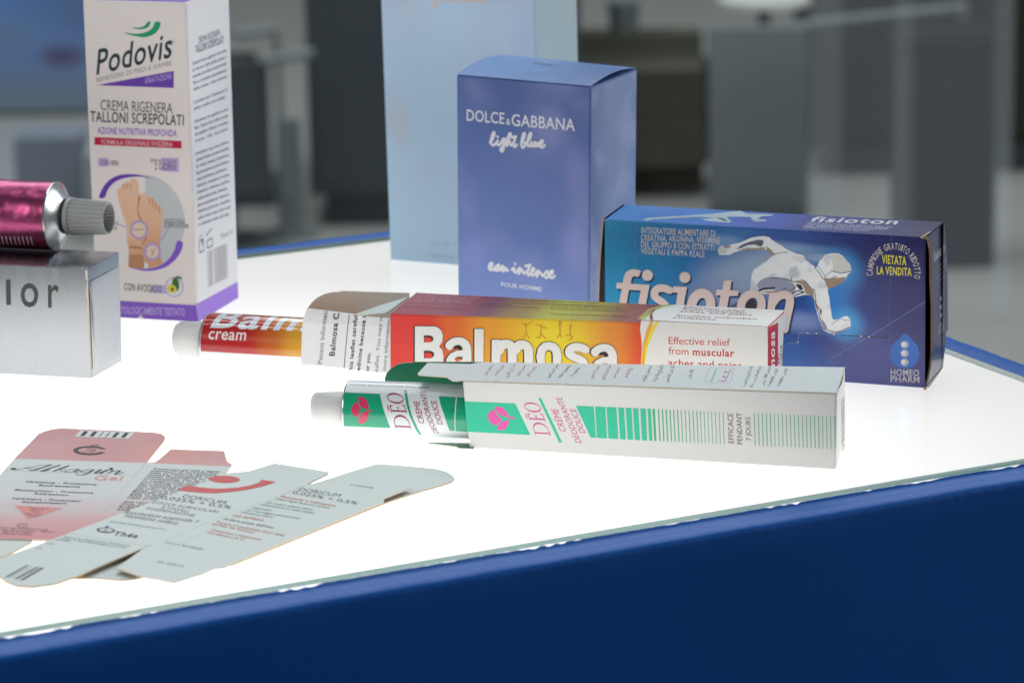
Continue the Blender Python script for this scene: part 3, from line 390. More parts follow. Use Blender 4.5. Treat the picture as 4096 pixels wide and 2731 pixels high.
  ('S','silver_ink',1.105,[(34.18,76.23),(34.68,76.75),(35.37,77.51),(35.97,78.27),(36.42,79.07),(36.79,79.88),(36.96,80.45),(36.86,80.67),(36.58,80.64),(36.27,80.38),(35.95,79.81),(35.61,79),(35.35,78.22),(35.2,77.52),(35.12,76.86),(35.13,76.32),(35.25,75.92),(35.45,75.64),(35.71,75.54),(36.08,75.7),(36.5,76.02),(36.8,76.27)],1,0),
  ('S','silver_ink',1.105,[(37.07,77.23),(36.94,76.93),(36.77,76.51),(36.72,76.16),(36.87,75.87),(37.13,75.64),(37.46,75.66),(37.9,76.19),(38.41,76.96),(38.74,77.39),(38.71,77.11),(38.5,76.49),(38.41,76),(38.59,75.85),(38.88,75.82),(39.1,75.82)],1,0),
  ('S','silver_ink',1.099,[(39.1,75.82),(39.39,76.27),(39.78,76.87),(40.05,77.2),(40.03,76.97),(39.89,76.47),(39.85,76.1),(40.07,76.04),(40.4,76.11),(40.65,76.17)],1,0),
  ('S','silver_ink',1.099,[(40.65,76.17),(41.12,76.61),(41.77,77.21),(42.21,77.72),(42.29,78.05),(42.17,78.29),(41.98,78.38),(41.73,78.29),(41.42,78.05),(41.17,77.72),(41.01,77.26),(40.91,76.7),(40.95,76.24),(41.16,75.93),(41.5,75.71),(41.88,75.67),(42.32,75.91),(42.79,76.31),(43.13,76.62)],1,0),
  ('S','silver_ink',1.110,[(21.04,77.92),(21.09,77.89),(21.15,77.84),(21.19,77.81)],1,0),
  ('S','silver_ink',1.073,[(15.88,25.01),(16.21,25.33),(16.68,25.79),(17.03,26.22),(17.21,26.57),(17.29,26.89),(17.26,27.1),(17.08,27.18),(16.79,27.16),(16.48,27.01),(16.15,26.67),(15.81,26.2),(15.59,25.74),(15.55,25.31),(15.64,24.89),(15.81,24.57),(16.07,24.37),(16.42,24.27),(16.78,24.31),(17.19,24.56),(17.62,24.95),(17.93,25.24)],1,0),
  ('S','silver_ink',1.066,[(20.35,26.98),(20,26.77),(19.5,26.47),(19.07,26.14),(18.77,25.78),(18.54,25.39),(18.39,25.04),(18.34,24.73),(18.38,24.45),(18.52,24.34),(18.8,24.42),(19.18,24.66),(19.55,25),(19.9,25.58),(20.23,26.26),(20.44,26.61),(20.43,26.34),(20.31,25.75),(20.27,25.26),(20.45,25.03),(20.71,24.9),(20.91,24.82)],1,0),
  ('S','silver_ink',1.067,[(20.91,24.82),(21.28,25.41),(21.79,26.2),(22.13,26.63),(22.14,26.39),(21.98,25.8),(21.89,25.27),(21.97,24.91),(22.11,24.61),(22.28,24.5),(22.51,24.68),(22.77,25.04),(22.95,25.4),(23,25.72),(22.96,26.03),(22.93,26.25)],1,0),
  ('S','silver_ink',1.066,[(22.95,25.4),(23.27,25.58),(23.69,25.81),(23.98,25.89),(23.95,25.66),(23.79,25.29),(23.76,25.01),(24.04,24.97),(24.46,25.04),(24.77,25.1)],1,0),
  ('S','silver_ink',1.059,[(26.52,25.56),(26.86,25.85),(27.31,26.25),(27.64,26.42),(27.68,26.16),(27.6,25.68),(27.61,25.25),(27.81,24.96),(28.09,24.74),(28.37,24.66),(28.62,24.84),(28.86,25.17),(29.03,25.42)],1,0),
  ('S','silver_ink',1.060,[(29.03,25.42),(29.47,25.86),(30.06,26.44),(30.47,26.75),(30.51,26.54),(30.36,26.05),(30.2,25.56),(30.07,25.07),(29.92,24.59),(29.87,24.36),(29.98,24.55),(30.19,25),(30.44,25.41),(30.78,25.75),(31.17,26.05),(31.47,26.18),(31.57,26.02),(31.58,25.69),(31.65,25.38),(31.86,25.12),(32.13,24.88),(32.4,24.79),(32.67,24.97),(32.94,25.31),(33.13,25.56)],1,0),
  ('S','silver_ink',1.054,[(35.34,28.62),(35.17,28.23),(34.91,27.68),(34.67,27.09),(34.42,26.49),(34.17,25.87),(34.03,25.32),(34.03,24.86),(34.13,24.49),(34.31,24.3),(34.61,24.42),(34.99,24.72),(35.27,24.95)],1,0),
  ('S','silver_ink',1.054,[(33.07,27.84),(33.75,28.04),(34.67,28.3),(35.34,28.5)],1,0),
  ('S','silver_ink',1.054,[(35.27,24.95),(35.8,25.45),(36.53,26.13),(37.07,26.69),(37.23,27.02),(37.2,27.23),(37.08,27.34),(36.87,27.37),(36.58,27.31),(36.31,27.12),(36.1,26.72),(35.93,26.2),(35.84,25.7),(35.88,25.24),(36.01,24.8),(36.22,24.52),(36.53,24.5),(36.91,24.64),(37.27,24.85),(37.59,25.15),(37.89,25.53),(38.09,25.79)],1,0),
  ('S','silver_ink',1.047,[(38.09,25.79),(38.4,26.13),(38.83,26.57),(39.11,26.76),(39.14,26.52),(39.02,26.04),(38.89,25.55),(38.72,25.04),(38.53,24.54),(38.46,24.31),(38.58,24.57),(38.81,25.11),(39.09,25.57),(39.42,25.86),(39.8,26.08),(40.1,26.16),(40.26,26.06),(40.36,25.82),(40.49,25.57),(40.72,25.26),(41,24.94),(41.28,24.81),(41.58,25.03),(41.88,25.45),(42.09,25.75)],1,0),
  ('S','silver_ink',1.047,[(42.09,25.75),(42.44,26.18),(42.93,26.75),(43.32,27.05),(43.52,26.85),(43.63,26.39),(43.7,25.94),(43.75,25.58),(43.76,25.23),(43.68,24.92),(43.45,24.63),(43.14,24.37),(42.86,24.23),(42.65,24.28),(42.46,24.44),(42.33,24.56)],1,0),
  ('S','silver_ink',1.047,[(44.08,25.14),(44.6,25.56),(45.33,26.16),(45.86,26.66),(46.07,27),(46.09,27.24),(46,27.39),(45.77,27.46),(45.42,27.44),(45.12,27.29),(44.88,26.96),(44.68,26.5),(44.56,26.04),(44.52,25.55),(44.57,25.06),(44.73,24.7),(45.04,24.55),(45.46,24.54),(45.86,24.64),(46.24,24.91),(46.59,25.31),(46.84,25.59)],1,0),
  ('S','silver_ink',1.060,[(28.04,28.2),(28.08,28.18),(28.12,28.14),(28.16,28.11)],1,0),
  ('T','POUR HOMME',(21.28,18.33),(40.55,18.58),(0.04,1.72),'silver_ink',1,1),
 ],
 'dgd.top': [
  ('T','D&G',(14.92,30.19),(26.81,29.45),(-3.17,7.12),'dg_top_ink',0,1),
 ],
 'fis.front': [
  ('T','INTEGRATORE ALIMENTARE DI',(14.59,51.85),(43.3,52.22),(0.02,2.31),'pale_ink',1,1),
  ('T','CREATINA, ARGININA, VITAMINE',(14.45,49.17),(45.14,49.67),(0.01,2.19),'pale_ink',1,1),
  ('T','DEL GRUPPO B CON ESTRATTI',(14.43,46.67),(42.86,46.88),(0.02,2.19),'pale_ink',1,1),
  ('T','VEGETALI E PAPPA REALE',(14.41,44.11),(39.16,44.12),(0.01,2.19),'pale_ink',1,1),
  ('P','fis_shadow',[(6.01,22.62),(7.34,29.34),(5.08,29.48),(5.38,31.71),(7.72,31.71),(8.08,33.81),(8.94,35.79),(10.64,37.08),(12.62,37.39),(15,36.85),(14,34.45),(12.31,34.62),(11.32,34.01),(10.88,31.64),(18.34,31.69),(16.6,23.03),(13.5,22.97),(14.81,29.26),(10.16,29.25),(8.98,22.81)],3),
  ('P','fis_shadow',[(19.6,35.42),(19.54,34.94),(19.38,34.48),(19.12,34.06),(18.79,33.7),(18.38,33.41),(17.93,33.23),(17.45,33.15),(16.98,33.17),(16.53,33.3),(16.12,33.53),(15.79,33.85),(15.53,34.24),(15.38,34.69),(15.33,35.16),(15.39,35.64),(15.55,36.1),(15.8,36.53),(16.14,36.89),(16.55,37.17),(17,37.35),(17.48,37.44),(17.95,37.41),(18.4,37.28),(18.81,37.05),(19.14,36.73),(19.39,36.34),(19.55,35.9)],3),
  ('P','fis_shadow',[(34.16,35.49),(34.1,35.02),(33.95,34.55),(33.69,34.13),(33.36,33.77),(32.95,33.49),(32.5,33.31),(32.03,33.23),(31.56,33.25),(31.11,33.38),(30.71,33.61),(30.38,33.93),(30.13,34.32),(29.97,34.76),(29.92,35.23),(29.98,35.71),(30.14,36.17),(30.39,36.59),(30.73,36.95),(31.13,37.23),(31.58,37.42),(32.05,37.5),(32.52,37.48),(32.97,37.34),(33.37,37.12),(33.7,36.8),(33.95,36.41),(34.11,35.97)],3),
  ('S','fis_shadow',2.918,[(26.04,30.11),(25.46,30.3),(24.63,30.57),(23.8,30.73),(23.03,30.75),(22.25,30.67),(21.56,30.43),(20.93,29.97),(20.39,29.35),(20.09,28.71),(20.1,28.07),(20.34,27.41),(20.75,26.83),(21.39,26.37),(22.2,25.99),(22.94,25.59),(23.56,25.16),(24.12,24.72),(24.47,24.23),(24.58,23.64),(24.48,22.99),(24.18,22.41),(23.53,21.91),(22.68,21.48),(22.07,21.18)],3,0),
  ('P','fis_shadow',[(27.3,29.36),(27.5,31.71),(32.89,31.77),(31.75,25.66),(31.38,22.88),(28.19,22.68),(28.68,25.46),(29.25,29.35)],3),
  ('S','fis_shadow',3.589,[(42.08,25.4),(41.74,23.94),(41.07,22.61),(40.14,21.52),(39.03,20.79),(37.86,20.48),(36.74,20.64),(35.77,21.23),(35.06,22.22),(34.68,23.49),(34.65,24.92),(34.99,26.38),(35.66,27.71),(36.6,28.8),(37.7,29.52),(38.88,29.83),(40,29.67),(40.96,29.07),(41.67,28.09),(42.05,26.83)],3,1),
  ('P','fis_shadow',[(47.15,35.03),(50.19,35.49),(49.63,31.64),(53.03,31.5),(52.53,29.64),(49.22,29.29),(48.38,24.99),(47.97,22.36),(44.64,22.14),(45.06,24.91),(45.9,29.35),(43.96,29.36),(44.38,31.58),(46.59,31.58)],3),
  ('S','fis_shadow',3.086,[(61.72,26.54),(61.34,25.12),(60.6,23.82),(59.59,22.75),(58.38,22.03),(57.12,21.73),(55.91,21.87),(54.88,22.44),(54.13,23.39),(53.73,24.63),(53.72,26.02),(54.11,27.44),(54.84,28.74),(55.86,29.8),(57.06,30.52),(58.33,30.82),(59.53,30.68),(60.55,30.1),(61.3,29.16),(61.7,27.93)],3,1),
  ('P','fis_shadow',[(64.64,31.49),(67.25,31.93),(67.8,30.74),(66.72,25.5),(66.18,21.91),(63.29,21.72),(63.83,25.31),(64.24,28.33)],3),
  ('S','fis_shadow',3.086,[(66.02,27.9),(66.46,28.55),(67.09,29.44),(67.8,30.2),(68.59,30.7),(69.46,31.06),(70.26,31.22),(71,31.15),(71.67,30.87),(72.18,30.47),(72.45,29.98),(72.55,29.37),(72.54,28.59),(72.42,27.61),(72.18,26.46),(71.92,25.29),(71.66,24.11),(71.38,22.9),(71.11,21.69),(70.86,20.36),(70.61,19.03),(70.44,18.1)],3,0),
  ('P','pale_pink',[(5.45,23.32),(6.78,30.05),(4.52,30.18),(4.82,32.41),(7.17,32.42),(7.52,34.51),(8.38,36.49),(10.09,37.78),(12.06,38.09),(14.45,37.55),(13.45,35.15),(11.76,35.32),(10.77,34.71),(10.32,32.34),(17.78,32.39),(16.04,23.73),(12.94,23.67),(14.25,29.96),(9.6,29.95),(8.42,23.52)],6),
  ('P','pale_pink',[(19.04,36.12),(18.98,35.64),(18.82,35.18),(18.57,34.76),(18.23,34.4),(17.82,34.11),(17.37,33.93),(16.89,33.84),(16.42,33.87),(15.97,34),(15.56,34.23),(15.23,34.55),(14.98,34.94),(14.82,35.39),(14.77,35.86),(14.83,36.34),(14.99,36.8),(15.25,37.23),(15.59,37.59),(15.99,37.87),(16.45,38.05),(16.92,38.13),(17.4,38.11),(17.85,37.98),(18.25,37.75),(18.59,37.43),(18.84,37.04),(18.99,36.59)],6),
  ('P','pale_pink',[(33.6,36.19),(33.55,35.71),(33.39,35.25),(33.14,34.83),(32.8,34.47),(32.4,34.19),(31.95,34.01),(31.48,33.92),(31.01,33.95),(30.56,34.08),(30.16,34.31),(29.82,34.62),(29.57,35.02),(29.42,35.46),(29.37,35.93),(29.42,36.41),(29.58,36.87),(29.83,37.29),(30.17,37.65),(30.57,37.93),(31.02,38.11),(31.49,38.2),(31.96,38.17),(32.41,38.04),(32.81,37.81),(33.15,37.49),(33.4,37.1),(33.55,36.66)],6),
  ('S','pale_pink',2.918,[(25.48,30.8),(24.91,31),(24.08,31.27),(23.25,31.43),(22.47,31.45),(21.7,31.37),(21,31.13),(20.38,30.67),(19.84,30.05),(19.53,29.41),(19.54,28.77),(19.78,28.11),(20.2,27.53),(20.84,27.07),(21.64,26.68),(22.38,26.29),(23.01,25.86),(23.56,25.42),(23.91,24.93),(24.02,24.33),(23.92,23.69),(23.62,23.11),(22.98,22.61),(22.13,22.18),(21.51,21.87)],6,0),
  ('P','pale_pink',[(26.74,30.06),(26.95,32.41),(32.34,32.47),(31.2,26.36),(30.82,23.58),(27.63,23.37),(28.12,26.16),(28.7,30.04)],6),
  ('S','pale_pink',3.589,[(41.52,26.09),(41.19,24.64),(40.52,23.3),(39.59,22.22),(38.48,21.49),(37.31,21.18),(36.18,21.34),(35.22,21.93),(34.51,22.91),(34.12,24.18),(34.1,25.62),(34.44,27.07),(35.11,28.41),(36.04,29.49),(37.15,30.22),(38.32,30.52),(39.44,30.37),(40.4,29.77),(41.11,28.79),(41.5,27.52)],6,1),
  ('P','pale_pink',[(46.6,35.73),(49.64,36.19),(49.08,32.33),(52.48,32.19),(51.98,30.33),(48.66,29.98),(47.83,25.69),(47.41,23.06),(44.08,22.84),(44.5,25.61),(45.34,30.05),(43.4,30.06),(43.82,32.28),(46.04,32.28)],6),
  ('S','pale_pink',3.087,[(61.16,27.23),(60.78,25.81),(60.05,24.51),(59.03,23.45),(57.83,22.73),(56.57,22.42),(55.36,22.56),(54.33,23.14),(53.58,24.09),(53.18,25.32),(53.17,26.71),(53.55,28.13),(54.29,29.44),(55.31,30.5),(56.51,31.21),(57.77,31.51),(58.98,31.37),(60,30.8),(60.75,29.85),(61.15,28.62)],6,1),
  ('P','pale_pink',[(64.09,32.18),(66.7,32.62),(67.25,31.43),(66.17,26.19),(65.62,22.61),(62.74,22.42),(63.28,26),(63.69,29.03)],6),
  ('S','pale_pink',3.072,[(65.47,28.59),(65.91,29.24),(66.54,30.13),(67.25,30.89),(68.04,31.39),(68.91,31.75),(69.71,31.91),(70.45,31.84),(71.13,31.56),(71.63,31.16),(71.9,30.67),(72,30.06),(71.99,29.28),(71.86,28.3),(71.63,27.15),(71.37,25.98),(71.11,24.8),(70.83,23.59),(70.56,22.38),(70.3,21.05),(70.06,19.72),(69.89,18.79)],6,0),
  ('P','chrome_l',[(44.21,47.71),(45.65,48.88),(48.13,49.16),(50.33,49.91),(52.26,50.35),(54.46,51.29),(56.66,52.44),(58.85,53.11),(62.14,53.49),(64.05,53.19),(64.93,52.3),(67.61,50.91),(70.34,49.18),(73.89,47.69),(76.88,47.19),(77.84,45.49),(80.98,43.39),(81.79,42.63),(83.14,45.41),(85.29,47.96),(87.72,48.59),(90.15,48.7),(91.77,47.8),(93.13,46.27),(94.49,45.01),(94.82,43.68),(95.45,42.32),(93.71,40.92),(93.18,39.55),(91.84,37.84),(89.42,36.34),(86.45,35.08),(86.18,34.66),(86.79,32.12),(87.36,28.1),(87.93,24.34),(88.48,23.56),(90.59,23.91),(91.94,24.87),(93.56,25.38),(94.79,24.24),(94.99,21.82),(94.41,20.69),(91.98,19.39),(89,18.38),(86.55,18.54),(84.64,19.45),(83.81,21.62),(82.43,25.06),(81.6,27.73),(81.04,30.95),(79.67,32.22),(77.77,32.37),(73.68,31.16),(68.76,31.2),(64.64,31.76),(61.07,31.59),(58.87,31.45),(56.67,30.22),(56.67,32.94),(56.94,35.69),(57.22,38.42),(58.04,40.65),(61.06,42.87),(64.89,46.21),(62.97,48.48),(58.86,48.1),(55.56,47.91),(52.26,47.31),(50.33,46.52),(48.68,45.6),(44.81,45.38),(44.31,46.3)],2),
  ('P','chrome_b',[(61.33,42.48),(63.38,43.89),(65.98,45.19),(69.45,46.11),(72.8,46.68),(75.06,46.85),(76.61,46.63),(77.62,45.97),(77.71,45.08),(76.35,44.22),(74.18,43.25),(71.58,42.01),(68.73,40.75),(65.93,39.67),(63.26,38.79),(60.72,38.13),(58.87,37.98),(58.44,38.87),(58.87,40.15),(59.81,41.28)],3),
  ('P','chrome_w',[(88.29,44.1),(87.91,45.3),(87.73,46.49),(88.38,47.66),(89.34,48.47),(90.28,48.41),(91.23,47.91),(92.07,47.16),(92.86,46.26),(93.66,45.39),(94.36,44.46),(94.99,43.34),(95.19,42.36),(94.53,41.88),(93.17,41.7),(90.61,41.64),(88.3,41.94),(88.03,42.89)],3),
  ('P','chrome_d',[(51.16,47.84),(53.64,49.88),(56.66,51.14),(59.95,52.01),(61.73,51.9),(61.65,50.35),(60.77,49.43),(58.3,50.16),(55.56,49.67),(53.09,48.44)],3),
  ('P','chrome_br',[(51.98,47.46),(55.56,48.7),(58.85,48.78),(62.01,49.34),(62.47,48.51),(58.86,48.1),(55.56,47.91)],4),
  ('P','chrome_br',[(62.42,49.85),(64.61,48.63),(65.84,47.22),(64.94,46.21),(63.38,47.88)],3),
  ('P','chrome_m',[(62.71,37.94),(65.71,38.31),(68.74,38.18),(70.79,37.67),(72.29,36.91),(73.39,36.08),(73.94,35.11),(73.91,33.75),(73.13,32.62),(71.06,32.4),(68.75,32.61),(67.45,33.09),(66.01,33.53),(63.17,33.28),(60.52,33.19),(59.42,34.05),(59.42,35.29),(60.62,36.74)],3),
  ('S','chrome_d',0.331,[(64.08,37.89),(68.74,38.04),(71.47,37.61),(72.84,37.08)],4,0),
  ('S','chrome_d',0.218,[(65.7,46.94),(68.16,47.62),(71.16,47.93)],4,0),
  ('S','chrome_m',0.247,[(62.15,43.61),(64.61,45.92),(66.8,47.14)],4,0),
  ('P','chrome_br',[(72.84,36.99),(75.56,37.7),(77.74,37.3),(79.44,35.72),(80.75,34.45),(81.09,30.95),(79.67,32.22),(77.9,32.78),(77.21,35.04),(76.11,36.33)],4),
  ('P','chrome_k',[(73.93,36.19),(76.06,36.05),(77,34.22),(75.63,34.08)],5),
  ('S','chrome_k',0.218,[(72.61,38.82),(72.43,37.46),(73.39,36.57)],5,0),
  ('S','chrome_d',0.246,[(76.11,38.09),(78.02,37.26),(79.66,35.2)],5,0),
  ('S','chrome_k',0.661,[(60.11,32.83),(62.17,33.72),(66.01,34.18)],4,0),
  ('S','chrome_k',0.411,[(72.85,32.46),(75.03,33.77),(77.35,33.29),(73.95,31.91)],5,0),
  ('S','chrome_d',0.274,[(69.02,33.85),(70.66,34.36)],5,0),
  ('S','chrome_d',0.328,[(72.03,33.63),(74.21,35.13)],5,0),
  ('P','chrome_br',[(61.48,32.29),(66.01,33.2),(71.48,33.46),(73.68,31.21),(68.76,31.31),(64.64,31.86)],4),
  ('P','chrome_br',[(84.85,39.17),(86.42,38.99),(87.78,39.27),(90.48,39.51),(93.31,40.04),(91.84,37.84),(89.42,36.34),(86.45,35.08),(85.49,36.91)],4),
  ('S','chrome_d',0.299,[(87.62,41.9),(91.28,41.26),(93.3,41.71),(95.32,42.37)],5,0),
  ('S','chrome_d',0.245,[(81.11,42.86),(83.16,40.82),(84.26,39),(85.21,38.24)],5,0),
  ('S','chrome_d',0.216,[(87.78,39.08),(88.72,39.81),(89.67,40)],5,0),
  ('S','chrome_m',0.217,[(82.06,43.72),(83.97,41.68),(85.34,39.6)],5,0),
  ('S','chrome_m',0.243,[(87.49,41.62),(85.6,40.43),(85.07,39.05)],5,0),
  ('P','chrome_br',[(81.04,30.95),(81.66,27.73),(83.51,27.04),(84.13,23.82),(84.09,21.1),(82.43,25.06)],4),
  ('S','chrome_d',0.245,[(80.97,35.01),(81.58,32.34),(81.81,28.55),(82.97,25.37),(84.08,21.64)],5,0),
  ('P','chrome_d',[(83.24,27.29),(84.05,27.07),(83.79,24.88),(83.38,25.67)],5),
  ('P','chrome_m',[(84.07,23.54),(85.17,22.25),(86.27,20.15),(85.19,19.54),(84.37,20.03)],4),
  ('S','chrome_d',0.328,[(84.78,19.92),(86.82,19.32),(89.13,18.82),(91.98,19.66),(94.46,21.24)],5,0),
  ('S','chrome_m',0.218,[(87.89,21.75),(88.97,22.78),(90.59,23.7)],5,0),
  ('S','chrome_m',0.217,[(91.13,24.27),(92.76,23.57),(94.65,23.96)],5,0),
  ('S','chrome_d',0.194,[(44.32,47.5),(46.2,48.04),(47.71,48.45)],4,0),
  ('S','chrome_d',0.194,[(44.31,46.62),(46.2,47.17),(47.71,47.59)],4,0),
  ('S','chrome_d',0.194,[(44.31,45.81),(46.19,46.35),(47.71,46.77)],4,0),
  ('P','chrome_br',[(46.2,48.91),(48.68,49.19),(49.51,48.56),(47.85,48.06)],4),
  ('P','chrome_k2',[(54.19,25.14),(55.57,27.96),(57.22,29.43),(58.88,28.86),(59.43,25.48)],2),
  ('P','chrome_d',[(47.69,25.68),(50.32,27.08),(52.12,28.29),(51.43,26.06)],2),
  ('T','C',(103.14,41.14),(103.08,42.31),(-2.21,-0.23),'pale_ink',1,1),
  ('T','A',(103.09,42.47),(103.19,43.64),(-2.20,0.13),'pale_ink',1,1),
  ('T','M',(103.22,43.8),(103.57,45.27),(-2.13,0.53),'pale_ink',1,1),
  ('T','P',(103.64,45.47),(104.08,46.55),(-1.99,0.93),'pale_ink',1,1),
  ('T','I',(104.14,46.69),(104.39,47.15),(-1.87,1.17),'pale_ink',1,1),
  ('T','O',(104.42,47.21),(105.16,48.29),(-1.73,1.40),'pale_ink',1,1),
  ('T','N',(105.27,48.43),(106.02,49.25),(-1.48,1.69),'pale_ink',1,1),
  ('T','E',(106.13,49.35),(106.98,50.04),(-1.22,1.92),'pale_ink',1,1),
  ('T','G',(107.63,50.45),(108.68,50.95),(-0.77,2.19),'pale_ink',1,1),
  ('T','R',(108.83,51),(109.83,51.28),(-0.44,2.31),'pale_ink',1,1),
  ('T','A',(109.97,51.3),(110.99,51.41),(-0.11,2.37),'pale_ink',1,1),
  ('T','T',(111.12,51.41),(112.14,51.35),(0.21,2.37),'pale_ink',1,1),
  ('T','U',(112.28,51.33),(113.27,51.09),(0.54,2.33),'pale_ink',1,1),
  ('T','I',(113.4,51.04),(113.83,50.88),(0.77,2.25),'pale_ink',1,1),
  ('T','T',(113.89,50.85),(114.8,50.37),(0.98,2.17),'pale_ink',1,1),
  ('T','O',(114.92,50.3),(115.87,49.56),(1.28,1.98),'pale_ink',1,1),
  ('T','R',(116.42,49.01),(117.08,48.16),(1.66,1.62),'pale_ink',1,1),
  ('T','I',(117.16,48.04),(117.42,47.62),(1.81,1.42),'pale_ink',1,1),
  ('T','D',(117.46,47.56),(117.94,46.56),(1.92,1.22),'pale_ink',1,1),
  ('T','O',(118,46.41),(118.38,45.17),(2.06,0.88),'pale_ink',1,1),
  ('T','T',(118.42,44.99),(118.6,43.86),(2.15,0.51),'pale_ink',1,1),
  ('T','T',(118.61,43.7),(118.64,42.54),(2.19,0.16),'pale_ink',1,1),
  ('T','O',(118.63,42.38),(118.48,41.04),(2.17,-0.22),'pale_ink',1,1),
  ('T','VIETATA',(106.5,45.97),(115.59,45.75),(-0.03,3.09),'yellow',2,1),
  ('T','LA VENDITA',(104.64,41.75),(117.59,41.88),(-0.03,2.86),'yellow',2,1),
  ('P','drop_blue',[(115.29,20.17),(116.13,19.87),(117,19.1),(117.82,18.3),(118.57,17.59),(119.27,16.84),(119.86,16.04),(120.35,15.15),(120.73,14.21),(120.91,13.22),(120.85,12.16),(120.58,11.05),(120.18,10.05),(119.61,9.17),(118.9,8.4),(118.12,7.79),(117.27,7.4),(116.36,7.17),(115.44,7.06),(114.53,7.06),(113.61,7.19),(112.75,7.48),(111.96,7.96),(111.22,8.6),(110.64,9.38),(110.21,10.32),(109.93,11.4),(109.83,12.46),(109.94,13.47),(110.23,14.47),(110.69,15.41),(111.38,16.27),(112.22,17.07),(113.06,17.86),(113.8,18.79),(114.53,19.71)],1),
  ('P','dot_grey',[(116.83,16.07),(116.8,15.74),(116.69,15.43),(116.52,15.15),(116.28,14.9),(116,14.71),(115.69,14.58),(115.36,14.53),(115.03,14.54),(114.71,14.62),(114.43,14.78),(114.19,14.99),(114.01,15.25),(113.89,15.55),(113.85,15.87),(113.89,16.19),(113.99,16.5),(114.17,16.79),(114.4,17.03),(114.68,17.22),(115,17.35),(115.33,17.41),(115.66,17.39),(115.97,17.31),(116.26,17.16),(116.5,16.94),(116.67,16.68),(116.79,16.39)],2),
  ('P','dot_white',[(115.82,16.18),(115.8,15.98),(115.73,15.78),(115.63,15.61),(115.49,15.45),(115.32,15.33),(115.13,15.25),(114.93,15.22),(114.73,15.23),(114.55,15.28),(114.37,15.38),(114.23,15.51),(114.12,15.67),(114.05,15.86),(114.03,16.06),(114.05,16.26),(114.11,16.45),(114.22,16.63),(114.36,16.79),(114.53,16.9),(114.71,16.98),(114.91,17.02),(115.11,17.01),(115.3,16.96),(115.47,16.86),(115.61,16.73),(115.72,16.56),(115.79,16.38)],3),
  ('P','dot_grey',[(116.87,12.77),(116.83,12.44),(116.73,12.13),(116.56,11.84),(116.32,11.6),(116.04,11.41),(115.73,11.28),(115.4,11.22),(115.06,11.23),(114.75,11.32),(114.46,11.47),(114.22,11.68),(114.05,11.94),(113.93,12.24),(113.89,12.56),(113.92,12.88),(114.03,13.2),(114.2,13.48),(114.44,13.73),(114.72,13.92),(115.03,14.05),(115.36,14.1),(115.69,14.09),(116.01,14.01),(116.3,13.85),(116.53,13.64),(116.71,13.38),(116.83,13.08)],2),
  ('P','dot_white',[(115.86,12.88),(115.83,12.67),(115.77,12.48),(115.67,12.3),(115.53,12.15),(115.36,12.03),(115.17,11.95),(114.97,11.91),(114.77,11.92),(114.58,11.97),(114.41,12.07),(114.27,12.2),(114.16,12.37),(114.09,12.55),(114.07,12.75),(114.09,12.95),(114.15,13.15),(114.25,13.33),(114.39,13.48),(114.56,13.6),(114.75,13.68),(114.95,13.71),(115.15,13.71),(115.34,13.65),(115.51,13.56),(115.65,13.42),(115.76,13.26),(115.83,13.07)],3),
  ('P','dot_grey',[(116.91,9.46),(116.87,9.13),(116.77,8.82),(116.59,8.53),(116.36,8.29),(116.08,8.1),(115.77,7.97),(115.44,7.91),(115.1,7.92),(114.79,8.01),(114.5,8.16),(114.26,8.37),(114.08,8.63),(113.97,8.93),(113.93,9.25),(113.96,9.57),(114.07,9.89),(114.24,10.17),(114.48,10.42),(114.76,10.61),(115.07,10.74),(115.4,10.8),(115.73,10.78),(116.05,10.7),(116.33,10.55),(116.57,10.34),(116.75,10.07),(116.87,9.78)],2),
  ('P','dot_white',[(115.89,9.57),(115.87,9.36),(115.81,9.17),(115.7,8.99),(115.56,8.84),(115.4,8.72),(115.21,8.64),(115.01,8.6),(114.81,8.61),(114.62,8.66),(114.45,8.76),(114.31,8.89),(114.2,9.06),(114.13,9.24),(114.1,9.44),(114.12,9.64),(114.19,9.84),(114.29,10.02),(114.43,10.17),(114.6,10.29),(114.79,10.37),(114.99,10.41),(115.19,10.4),(115.38,10.35),(115.55,10.25),(115.69,10.12),(115.8,9.95),(115.87,9.77)],3),
  ('T','HOMEO',(110.22,4.1),(120.84,4.55),(-0.03,2.29),'pale_ink',1,1),
  ('T','PHARM',(110.24,1.62),(120.99,2.03),(-0.03,2.30),'pale_ink',1,1),
  ('S','crease',0.187,[(12.26,56.28),(12.25,55.73)],7,0),
  ('S','crease',0.187,[(12.25,55.06),(12.24,54.52)],7,0),
  ('S','crease',0.187,[(12.24,53.85),(12.24,53.3)],7,0),
  ('S','crease',0.187,[(12.23,52.63),(12.23,52.08)],7,0),
  ('S','crease',0.187,[(12.22,51.41),(12.22,50.87)],7,0),
  ('S','crease',0.187,[(12.21,50.2),(12.21,49.65)],7,0),
  ('S','crease',0.187,[(12.2,48.98),(12.2,48.43)],7,0),
  ('S','crease',0.188,[(12.19,47.76),(12.19,47.21)],7,0),
  ('S','crease',0.188,[(12.19,46.54),(12.18,45.99)],7,0),
  ('S','crease',0.188,[(12.18,45.32),(12.17,44.77)],7,0),
  ('S','crease',0.188,[(12.17,44.1),(12.16,43.55)],7,0),
  ('S','crease',0.188,[(12.16,42.88),(12.15,42.33)],7,0),
  ('S','crease',0.188,[(12.15,41.66),(12.14,41.11)],7,0),
  ('S','crease',0.188,[(12.14,40.44),(12.13,39.89)],7,0),
  ('S','crease',0.188,[(12.13,39.22),(12.13,38.67)],7,0),
  ('S','crease',0.188,[(12.12,37.99),(12.12,37.45)],7,0),
  ('S','crease_d',0.178,[(109.84,56.69),(109.83,56.21)],1,0),
  ('S','crease_d',0.178,[(109.83,55.74),(109.82,55.26)],1,0),
  ('S','crease_d',0.178,[(109.82,54.79),(109.81,54.31)],1,0),
